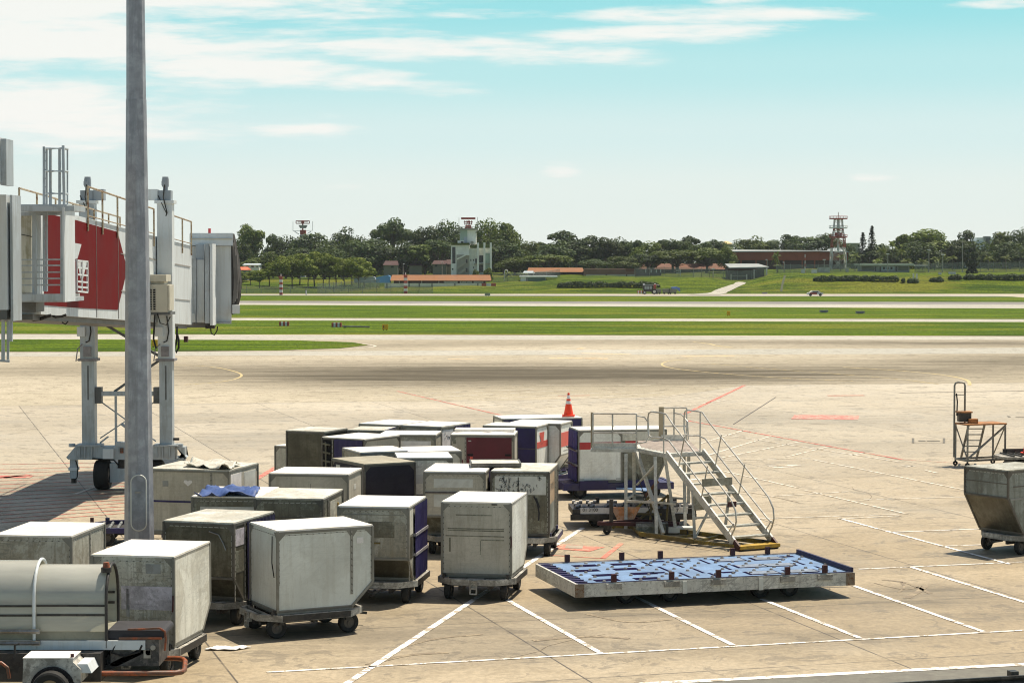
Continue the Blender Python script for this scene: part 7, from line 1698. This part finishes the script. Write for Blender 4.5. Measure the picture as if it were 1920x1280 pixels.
# drain on the bank
dm = MB(); P = [onterrain(x, y, .07) for x, y in ((1472, 517), (1470, 523), (1468, 530), (1466, 538), (1465, 547))]
dm.add([v for p in P for v in (p + Vector((-.25, 0, 0)), p + Vector((.25, 0, 0)))], [(2 * i, 2 * i + 1, 2 * i + 3, 2 * i + 2) for i in range(4)]); struct(dm.build('drain', mat('drain_dark', (.05, .06, .03), .9)))
# grass cutting tractor with its driver's rig and trailers by the far road
g = gp(1216, 551.5, .03); r = thing('tractor', 'red and black tractor with a windowed cab and work lamps by the far road', 'tractor', (g.x, g.y, .03))
MB().bx(-2.4, -.6, -.6, .6, .3, .75).build('mower', RW, r); MB().bx(-1.1, 1.4, -.8, .8, .55, 1.0).build('body', BLKM, r); cb = MB().bx(-1.2, .9, -.75, .75, 1.003, 1.85).build('cab', BLKM, r)
for x in (-.9, -.35, .2): MB().bx(x, x + .45, -.765, -.752, 1.1, 1.75).build('cab_window', bmat('cab_glass', (.25, .30, .30)), cb)
MB().bar((-1.2, 0, 2.02), (2.3, 0, 2.0), .1).build('boom', RWW, r); MB().bx(1.05, 1.6, -.4, .4, 1.003, 2.1).build('red_rig', RW, r)
for x in (-1.0, 1.4): MB().tube([(x, -.3, 2.1), (x, .3, 2.1)], .22, 10).build('work_lamp', STICK, r)
for x, q in ((-.9, .38), (1.2, .55)):
    for y in (-.75, .75): wo = MB().rim((x, y, q), q * .55, .3).build('wheel', STICKG, r, True); MB().wheel((x, y, q), q, .3, (0, 1, 0), 18, .55).build('tyre', BLACK, wo, True)
for x in (-2.2, -1.6, -1.0): MB().bx(x - .12, x + .12, -.63, -.603, .1, .8).build('white_guard', RWW, r)
def cart(px, yb, w_, label, m, extra=None):
    g = gp(px, yb, .03); r = thing('cart', label, 'cart', (g.x, g.y, .03), 0, 'pale carts behind the tractor'); MB().bx(-w_ / 2, w_ / 2, -.6, .6, .3, 1.15).build('box', m, r)
    for x in (-w_ / 2 + .3, w_ / 2 - .3): wo = MB().rim((x, -.55, .2), .1, .15).build('wheel', RIMM, r, True); MB().wheel((x, -.55, .2), .2, .18, (0, 1, 0), 14, .55).build('tyre', BLACK, wo, True)
    if extra: MB().prism([(w_ / 2 - .9, 1.16), (w_ / 2 + .05, 1.16), (w_ / 2 + .8, .5), (w_ / 2 + .7, 1.4), (w_ / 2, 1.62), (w_ / 2 - 1.2, 1.5)], 'y', -.6, .6).build('blue_cover', extra, r)
cart(1234, 551.5, 1.15, 'small pale cart hitched close behind the tractor', CRM); cart(1249, 551.5, 1.5, 'pale cart in the middle of the three behind the tractor', CRM); cart(1261, 551.5, 1.6, 'pale cart with a blue cover, farthest behind the tractor', CRM, bmat('blue_cover', (.10, .18, .45)))
g = gp(1528, 555, .03); r = thing('service_car', 'small red and white service car on the far road at the right', 'car', (g.x, g.y, .03))
MB().prism([(-1.6, .3), (1.6, .3), (1.6, .65), (1.1, .75), (.7, 1.1), (-.7, 1.1), (-1.1, .75), (-1.6, .65)], 'y', -.7, .7).build('body', RWW, r); MB().bx(-1.1, .3, -.72, -.703, .35, .72).build('red_side', RW, r); MB().prism([(.66, .76), (-.66, .76), (-.5, 1.03), (.5, 1.03)], 'y', -.712, -.703).build('window', WIN, r)
for x in (-1.0, 1.0): wo = MB().rim((x, -.65, .28), .15, .18).build('wheel', RIMM, r, True); MB().wheel((x, -.65, .28), .28, .2, (0, 1, 0), 16, .55).build('tyre', BLACK, wo, True)
# =================================================================== HAZE
m_h = bpy.data.materials.new('haze'); m_h.use_nodes = True; t = NT(m_h.node_tree); t.n.clear()
pv = t.node('ShaderNodeVolumePrincipled'); pv.inputs['Color'].default_value = (.86, .93, 1.0, 1); pv.inputs['Density'].default_value = .00007; pv.inputs['Anisotropy'].default_value = .2
t.l.new(pv.outputs[0], t.node('ShaderNodeOutputMaterial').inputs['Volume'])
hz_ = MB().bx(-2990, 2990, -55, 2190, -1.2, 60).build('haze', m_h); hz_['kind'] = 'stuff'; hz_['label'] = 'thin pale haze over the airfield'
